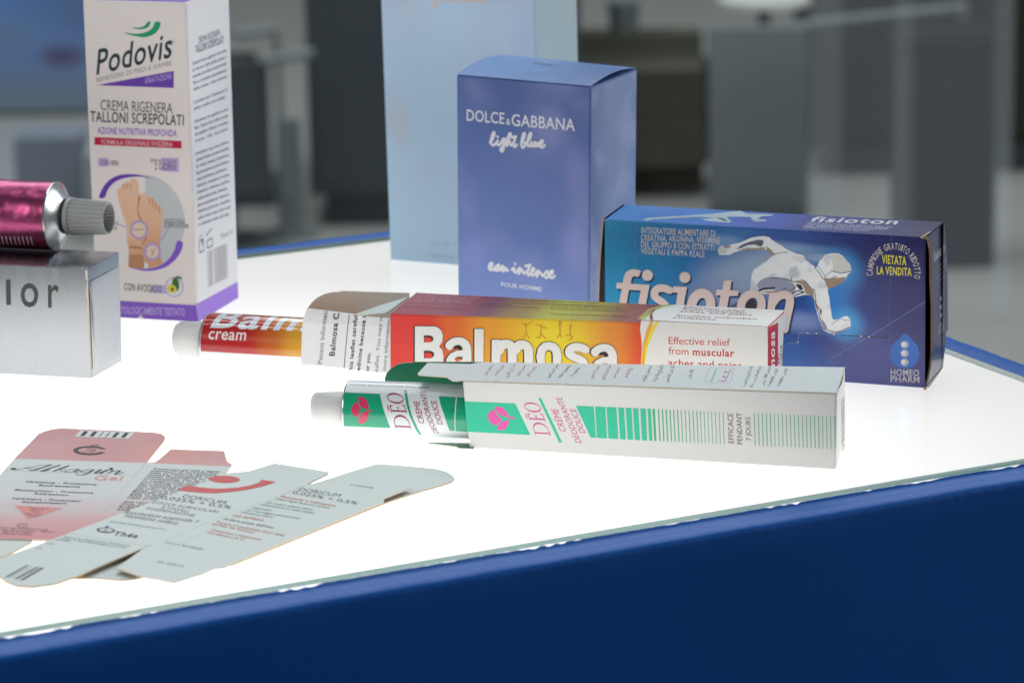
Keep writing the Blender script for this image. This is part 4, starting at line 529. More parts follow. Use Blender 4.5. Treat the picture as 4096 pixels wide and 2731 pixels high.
  ('S','crease_d',0.178,[(109.81,53.84),(109.8,53.36)],1,0),
  ('S','crease_d',0.178,[(109.8,52.89),(109.79,52.41)],1,0),
  ('S','crease_d',0.178,[(109.79,51.94),(109.78,51.46)],1,0),
  ('S','crease_d',0.178,[(109.78,50.99),(109.77,50.51)],1,0),
  ('S','crease_d',0.178,[(109.76,50.03),(109.76,49.56)],1,0),
  ('S','crease_d',0.178,[(109.75,49.08),(109.75,48.61)],1,0),
  ('S','crease_d',0.178,[(109.74,48.13),(109.73,47.66)],1,0),
  ('S','crease_d',0.178,[(109.73,47.18),(109.72,46.7)],1,0),
  ('S','crease_d',0.178,[(109.72,46.23),(109.71,45.75)],1,0),
  ('S','crease_d',0.178,[(109.71,45.27),(109.7,44.8)],1,0),
  ('S','crease_d',0.178,[(109.7,44.32),(109.69,43.84)],1,0),
  ('S','crease_d',0.178,[(109.69,43.37),(109.68,42.89)],1,0),
  ('S','crease_d',0.178,[(109.68,42.41),(109.67,41.94)],1,0),
  ('S','crease_d',0.179,[(109.67,41.46),(109.66,40.98)],1,0),
  ('S','crease_d',0.179,[(109.66,40.5),(109.65,40.03)],1,0),
  ('S','crease_d',0.179,[(109.64,39.55),(109.64,39.07)],1,0),
  ('S','crease_d',0.179,[(109.63,38.59),(109.62,38.12)],1,0),
  ('S','crease_d',0.179,[(109.62,37.64),(109.61,37.16)],1,0),
  ('S','crease_d',0.179,[(109.61,36.68),(109.6,36.2)],1,0),
  ('S','crease_d',0.178,[(109.6,35.73),(109.59,35.25)],1,0),
  ('S','crease_d',0.179,[(109.59,34.77),(109.58,34.29)],1,0),
  ('S','crease_d',0.179,[(109.58,33.81),(109.57,33.33)],1,0),
  ('S','crease_d',0.179,[(109.57,32.85),(109.56,32.38)],1,0),
  ('S','crease_d',0.179,[(109.56,31.9),(109.55,31.42)],1,0),
  ('S','crease_d',0.179,[(109.55,30.94),(109.54,30.46)],1,0),
  ('S','crease_d',0.179,[(109.53,29.98),(109.53,29.5)],1,0),
  ('S','crease_d',0.179,[(109.52,29.02),(109.52,28.54)],1,0),
  ('S','crease_d',0.179,[(109.51,28.06),(109.5,27.58)],1,0),
  ('S','crease_d',0.179,[(109.5,27.1),(109.49,26.62)],1,0),
  ('S','crease_d',0.179,[(109.49,26.14),(109.48,25.66)],1,0),
  ('S','crease_d',0.179,[(109.48,25.18),(109.47,24.7)],1,0),
  ('S','crease_d',0.179,[(109.47,24.22),(109.46,23.74)],1,0),
  ('S','crease_d',0.179,[(109.46,23.26),(109.45,22.78)],1,0),
  ('S','crease_d',0.179,[(109.45,22.3),(109.44,21.82)],1,0),
  ('S','crease_d',0.179,[(109.44,21.34),(109.43,20.86)],1,0),
  ('S','crease_d',0.179,[(109.42,20.38),(109.42,19.89)],1,0),
  ('S','crease_d',0.179,[(109.41,19.41),(109.41,18.93)],1,0),
  ('S','crease',0.183,[(70.75,13.41),(74.4,13.66),(75.13,14.32),(75.36,17.85),(81.06,17.87),(82.28,18.07),(89.53,17.84)],1,0),
  ('S','crease_k',0.242,[(91.34,17.84),(97.97,18.04),(108.75,18.05),(109.44,20.86)],1,0),
  ('P','crease_w',[(79,17.98),(78.99,17.91),(78.97,17.84),(78.92,17.78),(78.87,17.73),(78.8,17.69),(78.72,17.66),(78.64,17.65),(78.56,17.65),(78.48,17.67),(78.41,17.7),(78.35,17.75),(78.31,17.8),(78.28,17.86),(78.27,17.93),(78.28,18),(78.31,18.06),(78.35,18.12),(78.41,18.17),(78.48,18.21),(78.56,18.24),(78.64,18.25),(78.72,18.25),(78.8,18.24),(78.86,18.2),(78.92,18.16),(78.97,18.11),(78.99,18.04)],2),
  ('P','crease_w',[(82.46,18.03),(82.45,17.96),(82.42,17.89),(82.38,17.83),(82.32,17.78),(82.25,17.74),(82.18,17.71),(82.1,17.7),(82.02,17.7),(81.94,17.72),(81.87,17.75),(81.81,17.8),(81.77,17.85),(81.74,17.91),(81.73,17.98),(81.74,18.05),(81.77,18.11),(81.81,18.17),(81.87,18.22),(81.94,18.27),(82.01,18.29),(82.09,18.3),(82.17,18.3),(82.25,18.29),(82.32,18.25),(82.38,18.21),(82.42,18.16),(82.45,18.09)],2),
  ('P','crease_w',[(88.99,18.04),(88.98,17.97),(88.95,17.91),(88.91,17.85),(88.86,17.8),(88.79,17.76),(88.71,17.73),(88.63,17.71),(88.55,17.72),(88.47,17.73),(88.4,17.77),(88.35,17.81),(88.3,17.86),(88.28,17.93),(88.27,17.99),(88.27,18.06),(88.3,18.13),(88.34,18.19),(88.4,18.24),(88.47,18.28),(88.55,18.31),(88.63,18.32),(88.71,18.32),(88.78,18.3),(88.85,18.27),(88.91,18.23),(88.95,18.17),(88.98,18.11)],2),
  ('P','crease_w',[(99.35,18.01),(99.34,17.95),(99.31,17.88),(99.27,17.82),(99.21,17.77),(99.15,17.73),(99.07,17.7),(98.99,17.69),(98.91,17.69),(98.83,17.71),(98.77,17.74),(98.71,17.78),(98.66,17.84),(98.64,17.9),(98.63,17.96),(98.64,18.03),(98.66,18.1),(98.7,18.16),(98.76,18.21),(98.83,18.25),(98.91,18.28),(98.98,18.29),(99.06,18.29),(99.14,18.27),(99.21,18.24),(99.27,18.2),(99.31,18.14),(99.34,18.08)],2),
  ('P','crease_w',[(102.23,18.09),(102.22,18.02),(102.19,17.95),(102.15,17.89),(102.09,17.84),(102.03,17.8),(101.95,17.77),(101.87,17.76),(101.79,17.76),(101.72,17.78),(101.65,17.81),(101.59,17.86),(101.55,17.91),(101.52,17.97),(101.51,18.04),(101.52,18.11),(101.54,18.17),(101.58,18.23),(101.64,18.28),(101.71,18.32),(101.79,18.35),(101.87,18.36),(101.95,18.36),(102.02,18.34),(102.09,18.31),(102.15,18.27),(102.19,18.21),(102.22,18.15)],2),
  ('P','crease_w',[(75.37,14.21),(75.36,14.15),(75.34,14.08),(75.29,14.02),(75.24,13.97),(75.17,13.93),(75.09,13.9),(75.01,13.89),(74.93,13.89),(74.85,13.9),(74.78,13.94),(74.72,13.98),(74.68,14.04),(74.65,14.1),(74.64,14.16),(74.65,14.23),(74.68,14.3),(74.72,14.36),(74.78,14.41),(74.85,14.45),(74.93,14.48),(75.01,14.49),(75.09,14.49),(75.17,14.47),(75.23,14.44),(75.29,14.4),(75.34,14.34),(75.36,14.28)],2),
  ('S','crease',0.134,[(85.97,7.66),(102.76,18.61),(122.86,32.62)],1,0),
 ],
 'fis.side': [
  ('T','fisioton',(14.62,43.99),(34.77,43.89),(-0.09,3.65),'side_ink',1,1),
  ('T','INTEGRATORE ALIMENTARE DI',(15.76,40.42),(37.05,39.79),(-0.03,1.07),'side_ink2',0,1),
  ('T','CREATINA, ARGININA, VITAMINE',(15.8,38.45),(37.1,37.89),(-0.03,1.07),'side_ink2',0,1),
  ('T','DEL GRUPPO B CON ESTRATTI',(15.85,36.48),(37.16,35.98),(-0.03,1.07),'side_ink2',0,1),
  ('T','VEGETALI E PAPPA REALE',(15.9,34.51),(34.19,34.1),(-0.03,1.07),'side_ink2',0,1),
  ('P','side_drop',[(28.08,30.07),(30.62,28.72),(32.68,26.54),(33.37,24.51),(33.22,22.57),(32.41,21.03),(31.14,19.89),(29.65,19.15),(27.95,19.05),(26.04,20.02),(24.26,21.49),(22.82,23.07),(22.05,24.7),(22.45,26.12),(23.68,27.47),(25.69,29.16)],1),
  ('P','side_ink2',[(29.23,27.1),(29.19,26.91),(29.07,26.75),(28.87,26.62),(28.6,26.54),(28.28,26.51),(27.92,26.52),(27.53,26.59),(27.15,26.7),(26.79,26.85),(26.46,27.03),(26.18,27.24),(25.97,27.45),(25.84,27.67),(25.79,27.89),(25.83,28.08),(25.95,28.24),(26.15,28.36),(26.42,28.45),(26.74,28.48),(27.1,28.46),(27.48,28.4),(27.87,28.29),(28.23,28.14),(28.56,27.96),(28.84,27.75),(29.05,27.54),(29.18,27.31)],2),
  ('P','side_ink2',[(29.32,23.83),(29.28,23.64),(29.16,23.48),(28.96,23.35),(28.69,23.27),(28.37,23.24),(28,23.26),(27.62,23.32),(27.24,23.43),(26.87,23.59),(26.54,23.77),(26.27,23.98),(26.06,24.19),(25.93,24.41),(25.88,24.63),(25.92,24.82),(26.04,24.98),(26.24,25.11),(26.51,25.19),(26.83,25.22),(27.19,25.2),(27.57,25.14),(27.96,25.03),(28.32,24.88),(28.65,24.69),(28.93,24.49),(29.14,24.27),(29.27,24.05)],2),
  ('P','side_ink2',[(29.41,20.61),(29.37,20.41),(29.25,20.25),(29.05,20.13),(28.78,20.05),(28.45,20.02),(28.09,20.03),(27.71,20.1),(27.32,20.21),(26.96,20.36),(26.63,20.55),(26.35,20.75),(26.14,20.98),(26.01,21.2),(25.96,21.41),(26,21.6),(26.12,21.76),(26.32,21.89),(26.59,21.97),(26.91,22),(27.28,21.98),(27.66,21.92),(28.04,21.8),(28.41,21.65),(28.74,21.47),(29.02,21.26),(29.23,21.04),(29.36,20.82)],2),
  ('T','HOMEO',(23.12,16.35),(33.4,16.28),(-0.05,1.90),'side_ink2',1,1),
  ('T','PHARM',(23.17,14.08),(33.46,14.08),(-0.05,1.91),'side_ink2',1,1),
 ],
 'fis.top': [
  ('T','fisioton',(74.6,15.92),(107.02,18.75),(-0.03,8.56),'top_ink',2,1),
  ('T','INTEGRATORE ALIMENTARE DI',(75.05,11.79),(106.57,12.66),(-0.05,2.11),'top_ink2',1,1),
  ('T','CREATINA, ARGININA, VITAMINE',(75.11,9.14),(106.18,10.15),(-0.05,2.10),'top_ink2',1,1),
  ('T','DEL GRUPPO B CON ESTRATTI',(75.17,6.5),(105.79,7.64),(-0.05,2.09),'top_ink2',1,1),
  ('T','VEGETALI E PAPPA REALE',(75.22,3.86),(100.08,4.63),(-0.05,2.08),'top_ink2',1,1),
  ('P','top_fig',[(14.03,2.94),(15.17,6.86),(24.37,12.42),(36.31,20.07),(42.94,26.61),(44.96,27.82),(48.57,23.46),(55.78,24.64),(58.65,24.46),(59.02,22.28),(55.21,19.93),(55.2,14.95),(58.61,14.48),(59.25,12.17),(55.51,10.53),(53.38,13.12),(51.08,17.95),(46.57,17.25),(42.75,15.8),(44.6,12.66),(47.03,8.33),(46.76,6.02),(44.13,6.24),(38.28,6.97),(34.67,9.64),(39.42,12.68),(33.54,13.43),(25.4,9.05),(17.28,4.69),(16.18,2.15)],2),
  ('P','top_fig_d',[(39.05,13.94),(42.37,13.89),(46.28,7.69),(43.95,8.44),(41.23,11.34)],3),
  ('S','top_fig_d',0.227,[(25.02,10.31),(34.04,14.92),(44.97,19.56)],3,0),
  ('S','top_fig_d',0.272,[(50.84,18.8),(53.82,13.24),(57.34,12.35)],3,0),
 ],
 'bal.front': [
  ('P','black',[(9.8,27.52),(17.33,27.76),(18.72,27.31),(19.78,26.17),(20.34,24.41),(20.02,22.21),(18.78,20.37),(20.04,19.03),(20.39,16.46),(20.02,14.06),(19.02,12.02),(15.78,10.47),(9.43,10.38)],2),
  ('S','black',0.281,[(9.8,27.52),(17.33,27.76),(18.72,27.31),(19.78,26.17),(20.34,24.41),(20.02,22.21),(18.78,20.37),(20.04,19.03),(20.39,16.46),(20.02,14.06),(19.02,12.02),(15.78,10.47),(9.43,10.38)],2,1),
  ('S','black',3.563,[(22.71,20.86),(23.14,21.22),(23.76,21.73),(24.41,22.13),(25.06,22.35),(25.75,22.47),(26.41,22.5),(27.07,22.44),(27.7,22.29),(28.24,21.98),(28.65,21.5),(28.95,20.86),(29.16,20.04),(29.24,19.02),(29.21,17.81),(29.18,16.47),(29.15,14.79),(29.12,12.98),(29.09,11.7)],2,0),
  ('P','black',[(27.95,19.47),(25.15,19.07),(22.73,17.77),(21.37,15.63),(21.45,13.33),(23.41,11.43),(28.61,11.67),(28.75,19.51)],2),
  ('S','black',0.279,[(27.95,19.47),(25.15,19.07),(22.73,17.77),(21.37,15.63),(21.45,13.33),(23.41,11.43),(28.61,11.67),(28.75,19.51)],2,1),
  ('S','black',3.486,[(76.89,20.86),(77.31,21.22),(77.91,21.71),(78.55,22.11),(79.18,22.33),(79.85,22.45),(80.5,22.48),(81.15,22.42),(81.77,22.27),(82.3,21.97),(82.7,21.49),(83.01,20.86),(83.22,20.05),(83.3,19.03),(83.29,17.84),(83.27,16.51),(83.26,14.85),(83.25,13.06),(83.23,11.79)],2,0),
  ('P','black',[(82.04,19.48),(79.3,19.08),(76.94,17.79),(75.63,15.69),(75.73,13.4),(77.67,11.52),(82.76,11.76),(82.82,19.52)],2),
  ('S','black',0.274,[(82.04,19.48),(79.3,19.08),(76.94,17.79),(75.63,15.69),(75.73,13.4),(77.67,11.52),(82.76,11.76),(82.82,19.52)],2,1),
  ('P','black',[(32.16,27.5),(35.66,27.65),(35.23,11.59),(31.88,11.43)],2),
  ('S','black',0.279,[(32.16,27.5),(35.66,27.65),(35.23,11.59),(31.88,11.43)],2,1),
  ('P','black',[(38.57,23.83),(41.87,23.9),(41.6,11.88),(38.26,11.73)],2),
  ('S','black',0.279,[(38.57,23.83),(41.87,23.9),(41.6,11.88),(38.26,11.73)],2,1),
  ('S','black',3.621,[(41.29,19.8),(41.46,20.34),(41.72,21.11),(42.11,21.73),(42.7,22.1),(43.42,22.33),(44.1,22.41),(44.74,22.37),(45.34,22.18),(45.8,21.78),(46.03,21.24),(46.12,20.49),(46.16,19.23),(46.14,16.93),(46.07,14.11),(46.01,12.09)],2,0),
  ('S','black',3.609,[(47.44,20.47),(47.68,20.91),(48.04,21.53),(48.45,22.02),(48.93,22.29),(49.48,22.43),(50.04,22.44),(50.67,22.33),(51.31,22.08),(51.81,21.66),(52.08,21.16),(52.19,20.48),(52.25,19.31),(52.26,17.08),(52.2,14.35),(52.16,12.38)],2,0),
  ('P','black',[(55.12,18.25),(55.76,21.44),(57.55,23.37),(59.85,23.99),(62.28,23.5),(64.03,21.61),(64.51,18.68),(64.16,15.71),(62.36,13.25),(57.23,13.01),(55.56,15.31)],2),
  ('S','black',0.277,[(55.12,18.25),(55.76,21.44),(57.55,23.37),(59.85,23.99),(62.28,23.5),(64.03,21.61),(64.51,18.68),(64.16,15.71),(62.36,13.25),(57.23,13.01),(55.56,15.31)],2,1),
  ('S','black',3.329,[(73.38,21.72),(72.84,21.93),(72.08,22.21),(71.3,22.41),(70.57,22.49),(69.83,22.49),(69.15,22.36),(68.49,22.06),(67.89,21.64),(67.48,21.18),(67.3,20.67),(67.31,20.11),(67.55,19.61),(68.1,19.2),(68.89,18.86),(69.69,18.52),(70.48,18.21),(71.28,17.91),(71.92,17.56),(72.36,17.13),(72.63,16.65),(72.69,16.1),(72.52,15.42),(72.15,14.68),(71.61,14.08),(70.77,13.72),(69.77,13.5),(69.05,13.37)],2,0),
  ('P','black',[(9.44,27.5),(16.97,27.75),(18.36,27.29),(19.42,26.15),(19.98,24.39),(19.66,22.19),(18.42,20.35),(19.68,19.02),(20.02,16.45),(19.66,14.04),(18.66,12.01),(15.41,10.46),(9.06,10.36)],2),
  ('S','black',0.120,[(9.44,27.5),(16.97,27.75),(18.36,27.29),(19.42,26.15),(19.98,24.39),(19.66,22.19),(18.42,20.35),(19.68,19.02),(20.02,16.45),(19.66,14.04),(18.66,12.01),(15.41,10.46),(9.06,10.36)],2,1),
  ('S','black',3.403,[(22.35,20.85),(22.78,21.21),(23.4,21.71),(24.05,22.11),(24.7,22.33),(25.39,22.46),(26.05,22.48),(26.71,22.43),(27.34,22.28),(27.88,21.97),(28.29,21.48),(28.59,20.85),(28.8,20.02),(28.88,19),(28.85,17.79),(28.82,16.45),(28.79,14.78),(28.76,12.96),(28.73,11.68)],2,0),
  ('P','black',[(27.59,19.45),(24.79,19.05),(22.37,17.75),(21.01,15.62),(21.08,13.31),(23.05,11.41),(28.25,11.66),(28.39,19.49)],2),
  ('S','black',0.120,[(27.59,19.45),(24.79,19.05),(22.37,17.75),(21.01,15.62),(21.08,13.31),(23.05,11.41),(28.25,11.66),(28.39,19.49)],2,1),
  ('S','black',3.340,[(76.54,20.84),(76.96,21.2),(77.56,21.7),(78.19,22.1),(78.83,22.32),(79.5,22.43),(80.15,22.46),(80.79,22.41),(81.42,22.26),(81.94,21.95),(82.35,21.48),(82.66,20.84),(82.87,20.03),(82.95,19.02),(82.94,17.82),(82.92,16.5),(82.91,14.83),(82.89,13.04),(82.88,11.77)],2,0),
  ('P','black',[(81.69,19.46),(78.95,19.07),(76.59,17.78),(75.28,15.67),(75.37,13.39),(77.32,11.51),(82.41,11.75),(82.47,19.5)],2),
  ('S','black',0.117,[(81.69,19.46),(78.95,19.07),(76.59,17.78),(75.28,15.67),(75.37,13.39),(77.32,11.51),(82.41,11.75),(82.47,19.5)],2,1),
  ('P','black',[(31.8,27.48),(35.3,27.64),(34.87,11.57),(31.52,11.41)],2),
  ('S','black',0.119,[(31.8,27.48),(35.3,27.64),(34.87,11.57),(31.52,11.41)],2,1),
  ('P','black',[(38.22,23.81),(41.51,23.88),(41.24,11.87),(37.9,11.71)],2),
  ('S','black',0.119,[(38.22,23.81),(41.51,23.88),(41.24,11.87),(37.9,11.71)],2,1),
  ('S','black',3.451,[(40.93,19.78),(41.1,20.33),(41.36,21.09),(41.76,21.72),(42.34,22.09),(43.06,22.32),(43.75,22.4),(44.38,22.36),(44.99,22.17),(45.44,21.76),(45.68,21.22),(45.77,20.47),(45.8,19.21),(45.78,16.91),(45.71,14.1),(45.65,12.07)],2,0),
  ('S','black',3.451,[(47.09,20.45),(47.33,20.9),(47.68,21.51),(48.1,22),(48.58,22.27),(49.12,22.42),(49.69,22.43),(50.31,22.31),(50.96,22.06),(51.45,21.64),(51.72,21.14),(51.84,20.47),(51.9,19.29),(51.9,17.06),(51.84,14.33),(51.8,12.36)],2,0),
  ('P','black',[(54.77,18.23),(55.4,21.42),(57.2,23.36),(59.49,23.97),(61.93,23.49),(63.67,21.6),(64.15,18.66),(63.8,15.69),(62,13.23),(56.87,12.99),(55.2,15.29)],2),
  ('S','black',0.119,[(54.77,18.23),(55.4,21.42),(57.2,23.36),(59.49,23.97),(61.93,23.49),(63.67,21.6),(64.15,18.66),(63.8,15.69),(62,13.23),(56.87,12.99),(55.2,15.29)],2,1),
  ('S','black',3.182,[(73.02,21.7),(72.49,21.91),(71.72,22.2),(70.95,22.4),(70.22,22.48),(69.48,22.47),(68.79,22.34),(68.14,22.05),(67.54,21.63),(67.13,21.16),(66.94,20.65),(66.95,20.09),(67.19,19.59),(67.75,19.19),(68.54,18.84),(69.34,18.51),(70.13,18.2),(70.93,17.9),(71.57,17.55),(72,17.12),(72.27,16.63),(72.34,16.08),(72.17,15.4),(71.8,14.66),(71.26,14.06),(70.42,13.7),(69.42,13.49),(68.7,13.35)],2,0),
  ('P','white',[(9.92,27.52),(17.45,27.77),(18.84,27.31),(19.9,26.17),(20.46,24.41),(20.14,22.22),(18.9,20.37),(20.16,19.04),(20.51,16.47),(20.14,14.07),(19.14,12.03),(15.9,10.48),(9.55,10.38)],11),
  ('S','white',3.284,[(22.83,20.87),(23.26,21.23),(23.88,21.73),(24.53,22.13),(25.18,22.36),(25.87,22.48),(26.53,22.5),(27.19,22.45),(27.82,22.3),(28.36,21.99),(28.77,21.51),(29.07,20.87),(29.28,20.05),(29.36,19.02),(29.33,17.82),(29.3,16.48),(29.27,14.8),(29.24,12.98),(29.21,11.7)],11,0),
  ('P','white',[(28.07,19.48),(25.27,19.07),(22.85,17.77),(21.49,15.64),(21.57,13.34),(23.53,11.44),(28.73,11.68),(28.87,19.51)],11),
  ('S','white',3.212,[(77.01,20.86),(77.43,21.22),(78.03,21.72),(78.66,22.12),(79.3,22.34),(79.97,22.46),(80.62,22.48),(81.26,22.43),(81.89,22.28),(82.41,21.97),(82.82,21.5),(83.13,20.86),(83.34,20.05),(83.42,19.04),(83.41,17.84),(83.39,16.52),(83.38,14.86),(83.36,13.06),(83.35,11.79)],11,0),
  ('P','white',[(82.16,19.49),(79.42,19.09),(77.06,17.8),(75.75,15.69),(75.84,13.41),(77.79,11.53),(82.88,11.77),(82.94,19.52)],11),
  ('P','white',[(32.28,27.5),(35.78,27.66),(35.35,11.59),(32,11.44)],11),
  ('P','white',[(38.69,23.83),(41.99,23.9),(41.72,11.89),(38.38,11.73)],11),
  ('S','white',3.343,[(41.41,19.8),(41.58,20.35),(41.84,21.11),(42.23,21.74),(42.82,22.11),(43.54,22.34),(44.22,22.42),(44.86,22.38),(45.46,22.19),(45.92,21.79),(46.15,21.25),(46.24,20.49),(46.27,19.23),(46.26,16.93),(46.19,14.12),(46.13,12.1)],11,0),
  ('S','white',3.332,[(47.56,20.48),(47.8,20.92),(48.16,21.53),(48.57,22.02),(49.05,22.29),(49.6,22.44),(50.16,22.45),(50.78,22.33),(51.43,22.08),(51.93,21.66),(52.19,21.16),(52.31,20.49),(52.37,19.31),(52.38,17.09),(52.32,14.35),(52.27,12.38)],11,0),
  ('P','white',[(55.24,18.26),(55.87,21.44),(57.67,23.38),(59.97,23.99),(62.4,23.51),(64.15,21.62),(64.63,18.68),(64.28,15.71),(62.48,13.26),(57.34,13.02),(55.67,15.31)],11),
  ('S','white',3.065,[(73.49,21.73),(72.96,21.93),(72.19,22.22),(71.42,22.42),(70.69,22.5),(69.95,22.49),(69.26,22.36),(68.61,22.07),(68.01,21.65),(67.6,21.18),(67.42,20.67),(67.42,20.11),(67.66,19.61),(68.22,19.21),(69.01,18.86),(69.81,18.53),(70.6,18.22),(71.4,17.92),(72.04,17.57),(72.47,17.14),(72.74,16.65),(72.81,16.11),(72.64,15.43),(72.27,14.68),(71.73,14.08),(70.89,13.72),(69.89,13.51),(69.17,13.37)],11,0),
  ('P','black',[(13.29,24.18),(15.58,24.28),(16.49,23.84),(16.84,23.14),(16.34,22.16),(15.53,21.81),(13.24,21.71)],18),
  ('P','@base',[(13.58,23.64),(15.31,23.71),(16.01,23.37),(16.27,22.82),(15.89,22.06),(15.27,21.79),(13.54,21.71)],24),
  ('P','black',[(13.17,18.52),(15.66,18.56),(16.65,18.09),(16.96,17.22),(16.5,16.29),(15.61,15.85),(13.12,15.73)],18),
  ('P','@base',[(13.5,17.94),(15.39,17.97),(16.14,17.6),(16.37,16.93),(16.02,16.2),(15.35,15.85),(13.45,15.77)],24),
  ('P','black',[(24.7,15.95),(25.63,16.78),(27.63,16.88),(27.53,16),(26.4,15.35),(25.2,15.25)],18),
  ('P','@base',[(24.85,15.68),(25.56,16.33),(27.08,16.4),(27,15.72),(26.14,15.21),(25.23,15.14)],24),
  ('P','black',[(23.77,19.72),(24.91,20.96),(26.51,21.31),(27.61,20.45),(27.68,19.5),(26.48,19.44),(25.89,20.09),(24.89,19.85)],18),
  ('P','black',[(78.88,15.99),(79.79,16.82),(81.75,16.91),(81.66,16.04),(80.56,15.4),(79.39,15.31)],18),
  ('P','@base',[(79.03,15.73),(79.72,16.38),(81.21,16.44),(81.15,15.77),(80.31,15.27),(79.42,15.19)],24),
  ('P','black',[(77.94,19.73),(79.05,20.96),(80.61,21.3),(81.7,20.45),(81.77,19.51),(80.6,19.45),(80.02,20.1),(79.03,19.86)],18),
  ('P','@base',[(58.6,12.68),(58.69,19.2),(59.33,20.38),(60,20.57),(60.67,20.08),(60.89,19.11),(60.81,12.78)],24),
  ('P','black',[(58.41,12.67),(58.49,19.39),(59.22,20.69),(60.01,20.92),(61.06,20.3),(61.32,19.13),(61.25,12.8)],18),
  ('S','figure',0.435,[(50.27,30.46),(51.44,29.52),(53.63,31)],1,0),
  ('S','figure',0.435,[(51.56,29.73),(51.45,26.96),(50.39,24.95)],1,0),
  ('S','figure',0.435,[(51.45,26.96),(52.57,24.96)],1,0),
  ('S','figure',0.433,[(55.4,30.09),(57.16,29.38),(59.12,28.87)],1,0),
  ('S','figure',0.434,[(57.35,29.39),(56.73,26.8),(57.71,25.98),(58.68,25.12)],1,0),
  ('S','figure',0.435,[(56.73,26.8),(56.79,25.43),(55.33,25.24)],1,0),
  ('S','figure',0.432,[(63.75,31.63),(63.85,29.86)],1,0),
  ('S','figure',0.432,[(64.58,31.55),(64.08,29.88)],1,0),
  ('S','figure',0.432,[(63.93,29.95),(64.05,27.12),(63.01,25.5)],1,0),
  ('S','figure',0.432,[(64.05,27.12),(64.67,25.77)],1,0),
  ('S','figure',0.432,[(68.25,30.45),(67.69,29.05),(67.82,26.7),(66.17,26.51)],1,0),
  ('S','figure',0.432,[(67.82,26.9),(68.51,25.75),(67.33,24.83)],1,0),
  ('P','figure',[(51.85,30.05),(51.83,29.94),(51.8,29.83),(51.75,29.73),(51.68,29.64),(51.59,29.58),(51.5,29.54),(51.41,29.52),(51.31,29.53),(51.22,29.56),(51.14,29.62),(51.07,29.7),(51.02,29.79),(50.99,29.9),(50.98,30.01),(50.99,30.13),(51.02,30.24),(51.08,30.34),(51.15,30.42),(51.23,30.49),(51.32,30.53),(51.42,30.55),(51.52,30.54),(51.61,30.5),(51.69,30.45),(51.76,30.37),(51.81,30.27),(51.84,30.16)],1),
  ('P','figure',[(57.59,29.67),(57.58,29.56),(57.55,29.45),(57.5,29.35),(57.43,29.27),(57.34,29.2),(57.25,29.16),(57.16,29.14),(57.06,29.15),(56.97,29.18),(56.89,29.24),(56.82,29.32),(56.77,29.41),(56.74,29.52),(56.73,29.63),(56.74,29.75),(56.77,29.86),(56.83,29.96),(56.9,30.04),(56.98,30.11),(57.07,30.15),(57.17,30.16),(57.27,30.16),(57.36,30.12),(57.44,30.07),(57.51,29.99),(57.55,29.89),(57.59,29.79)],1),
  ('P','figure',[(64.41,30.44),(64.39,30.32),(64.36,30.22),(64.31,30.12),(64.24,30.03),(64.16,29.97),(64.06,29.93),(63.97,29.91),(63.87,29.92),(63.78,29.95),(63.7,30.01),(63.63,30.09),(63.58,30.18),(63.55,30.29),(63.54,30.4),(63.55,30.52),(63.59,30.62),(63.64,30.72),(63.71,30.81),(63.79,30.87),(63.88,30.91),(63.98,30.93),(64.08,30.92),(64.17,30.89),(64.25,30.83),(64.31,30.75),(64.37,30.66),(64.4,30.55)],1),
  ('P','figure',[(68.36,30.14),(68.35,30.03),(68.32,29.92),(68.27,29.82),(68.2,29.73),(68.12,29.67),(68.02,29.63),(67.93,29.61),(67.83,29.62),(67.74,29.65),(67.66,29.71),(67.59,29.79),(67.54,29.88),(67.51,29.99),(67.5,30.1),(67.51,30.22),(67.55,30.33),(67.6,30.43),(67.67,30.51),(67.75,30.57),(67.84,30.61),(67.94,30.63),(68.03,30.62),(68.13,30.59),(68.21,30.53),(68.27,30.45),(68.33,30.36),(68.36,30.25)],1),
  ('P','white',[(93.89,33.24),(93.48,30.05),(93.94,26.65),(94.12,23.73),(93.69,15.87),(92.97,9.94),(139.62,12.16),(139.56,32.94)],2),
  ('P','amber',[(97.33,33.24),(95.61,29.17),(94.41,23.74),(94.1,19.81),(93.67,13.9),(94.65,13.95),(95.19,22.8),(96.57,27.75),(97.85,30.97),(98.25,33.18)],3),
  ('P','lemon',[(99.22,33.13),(97.06,28.74),(95.58,24.28),(94.38,17.86),(93.77,13.41),(94.65,13.46),(96.31,23.82),(98.03,28.3),(100.28,33.08)],3),
  ('T','Effective relief',(103.88,25.09),(126.14,25.36),(0.01,2.59),'red_ink',0,3),
  ('T','from',(103.86,21.38),(111.11,21.37),(0.01,2.59),'red_ink',0,3),
  ('T','muscular',(112.66,21.34),(127.72,21.49),(0.01,2.59),'red_ink',2,3),
  ('T','aches and pains',(103.7,16.97),(130.31,16.98),(0.01,2.60),'red_ink',1,3),
 ],
 'bal.side': [
  ('P','red_dark',[(1.22,32.37),(16.15,30.77),(17.98,12.77),(2.88,15.87)],1),
  ('T','Balmosa',(14.31,4.04),(11.56,28.7),(-7.99,1.92),'black',2,2),
  ('T','Balmosa',(14.03,4.18),(11.3,28.66),(-7.32,1.78),'white',2,3),
  ('T','291',(20.5,14.14),(20.06,17.99),(-2.20,0.54),'ink_code',0,1),
  ('T','1/2019',(24.51,13.06),(23.12,20.49),(-2.62,0.65),'ink_code',0,1),
  ('T','1/2021',(26.59,12.55),(25.54,20.49),(-1.80,0.45),'ink_code',0,1),
  ('P','white',[(16.35,30.76),(26.36,30.86),(26.52,30.66),(31.25,30.69),(31.82,30.42),(31.89,26.4),(30.43,24.91),(30.53,24.05),(16.88,27.3)],1),
 ],
 'bal.top': [
  ('T','Use by the date on the end of the carton.',(1.38,32.81),(25.87,31.08),(-0.11,1.86),'pale_ink2',0,1),
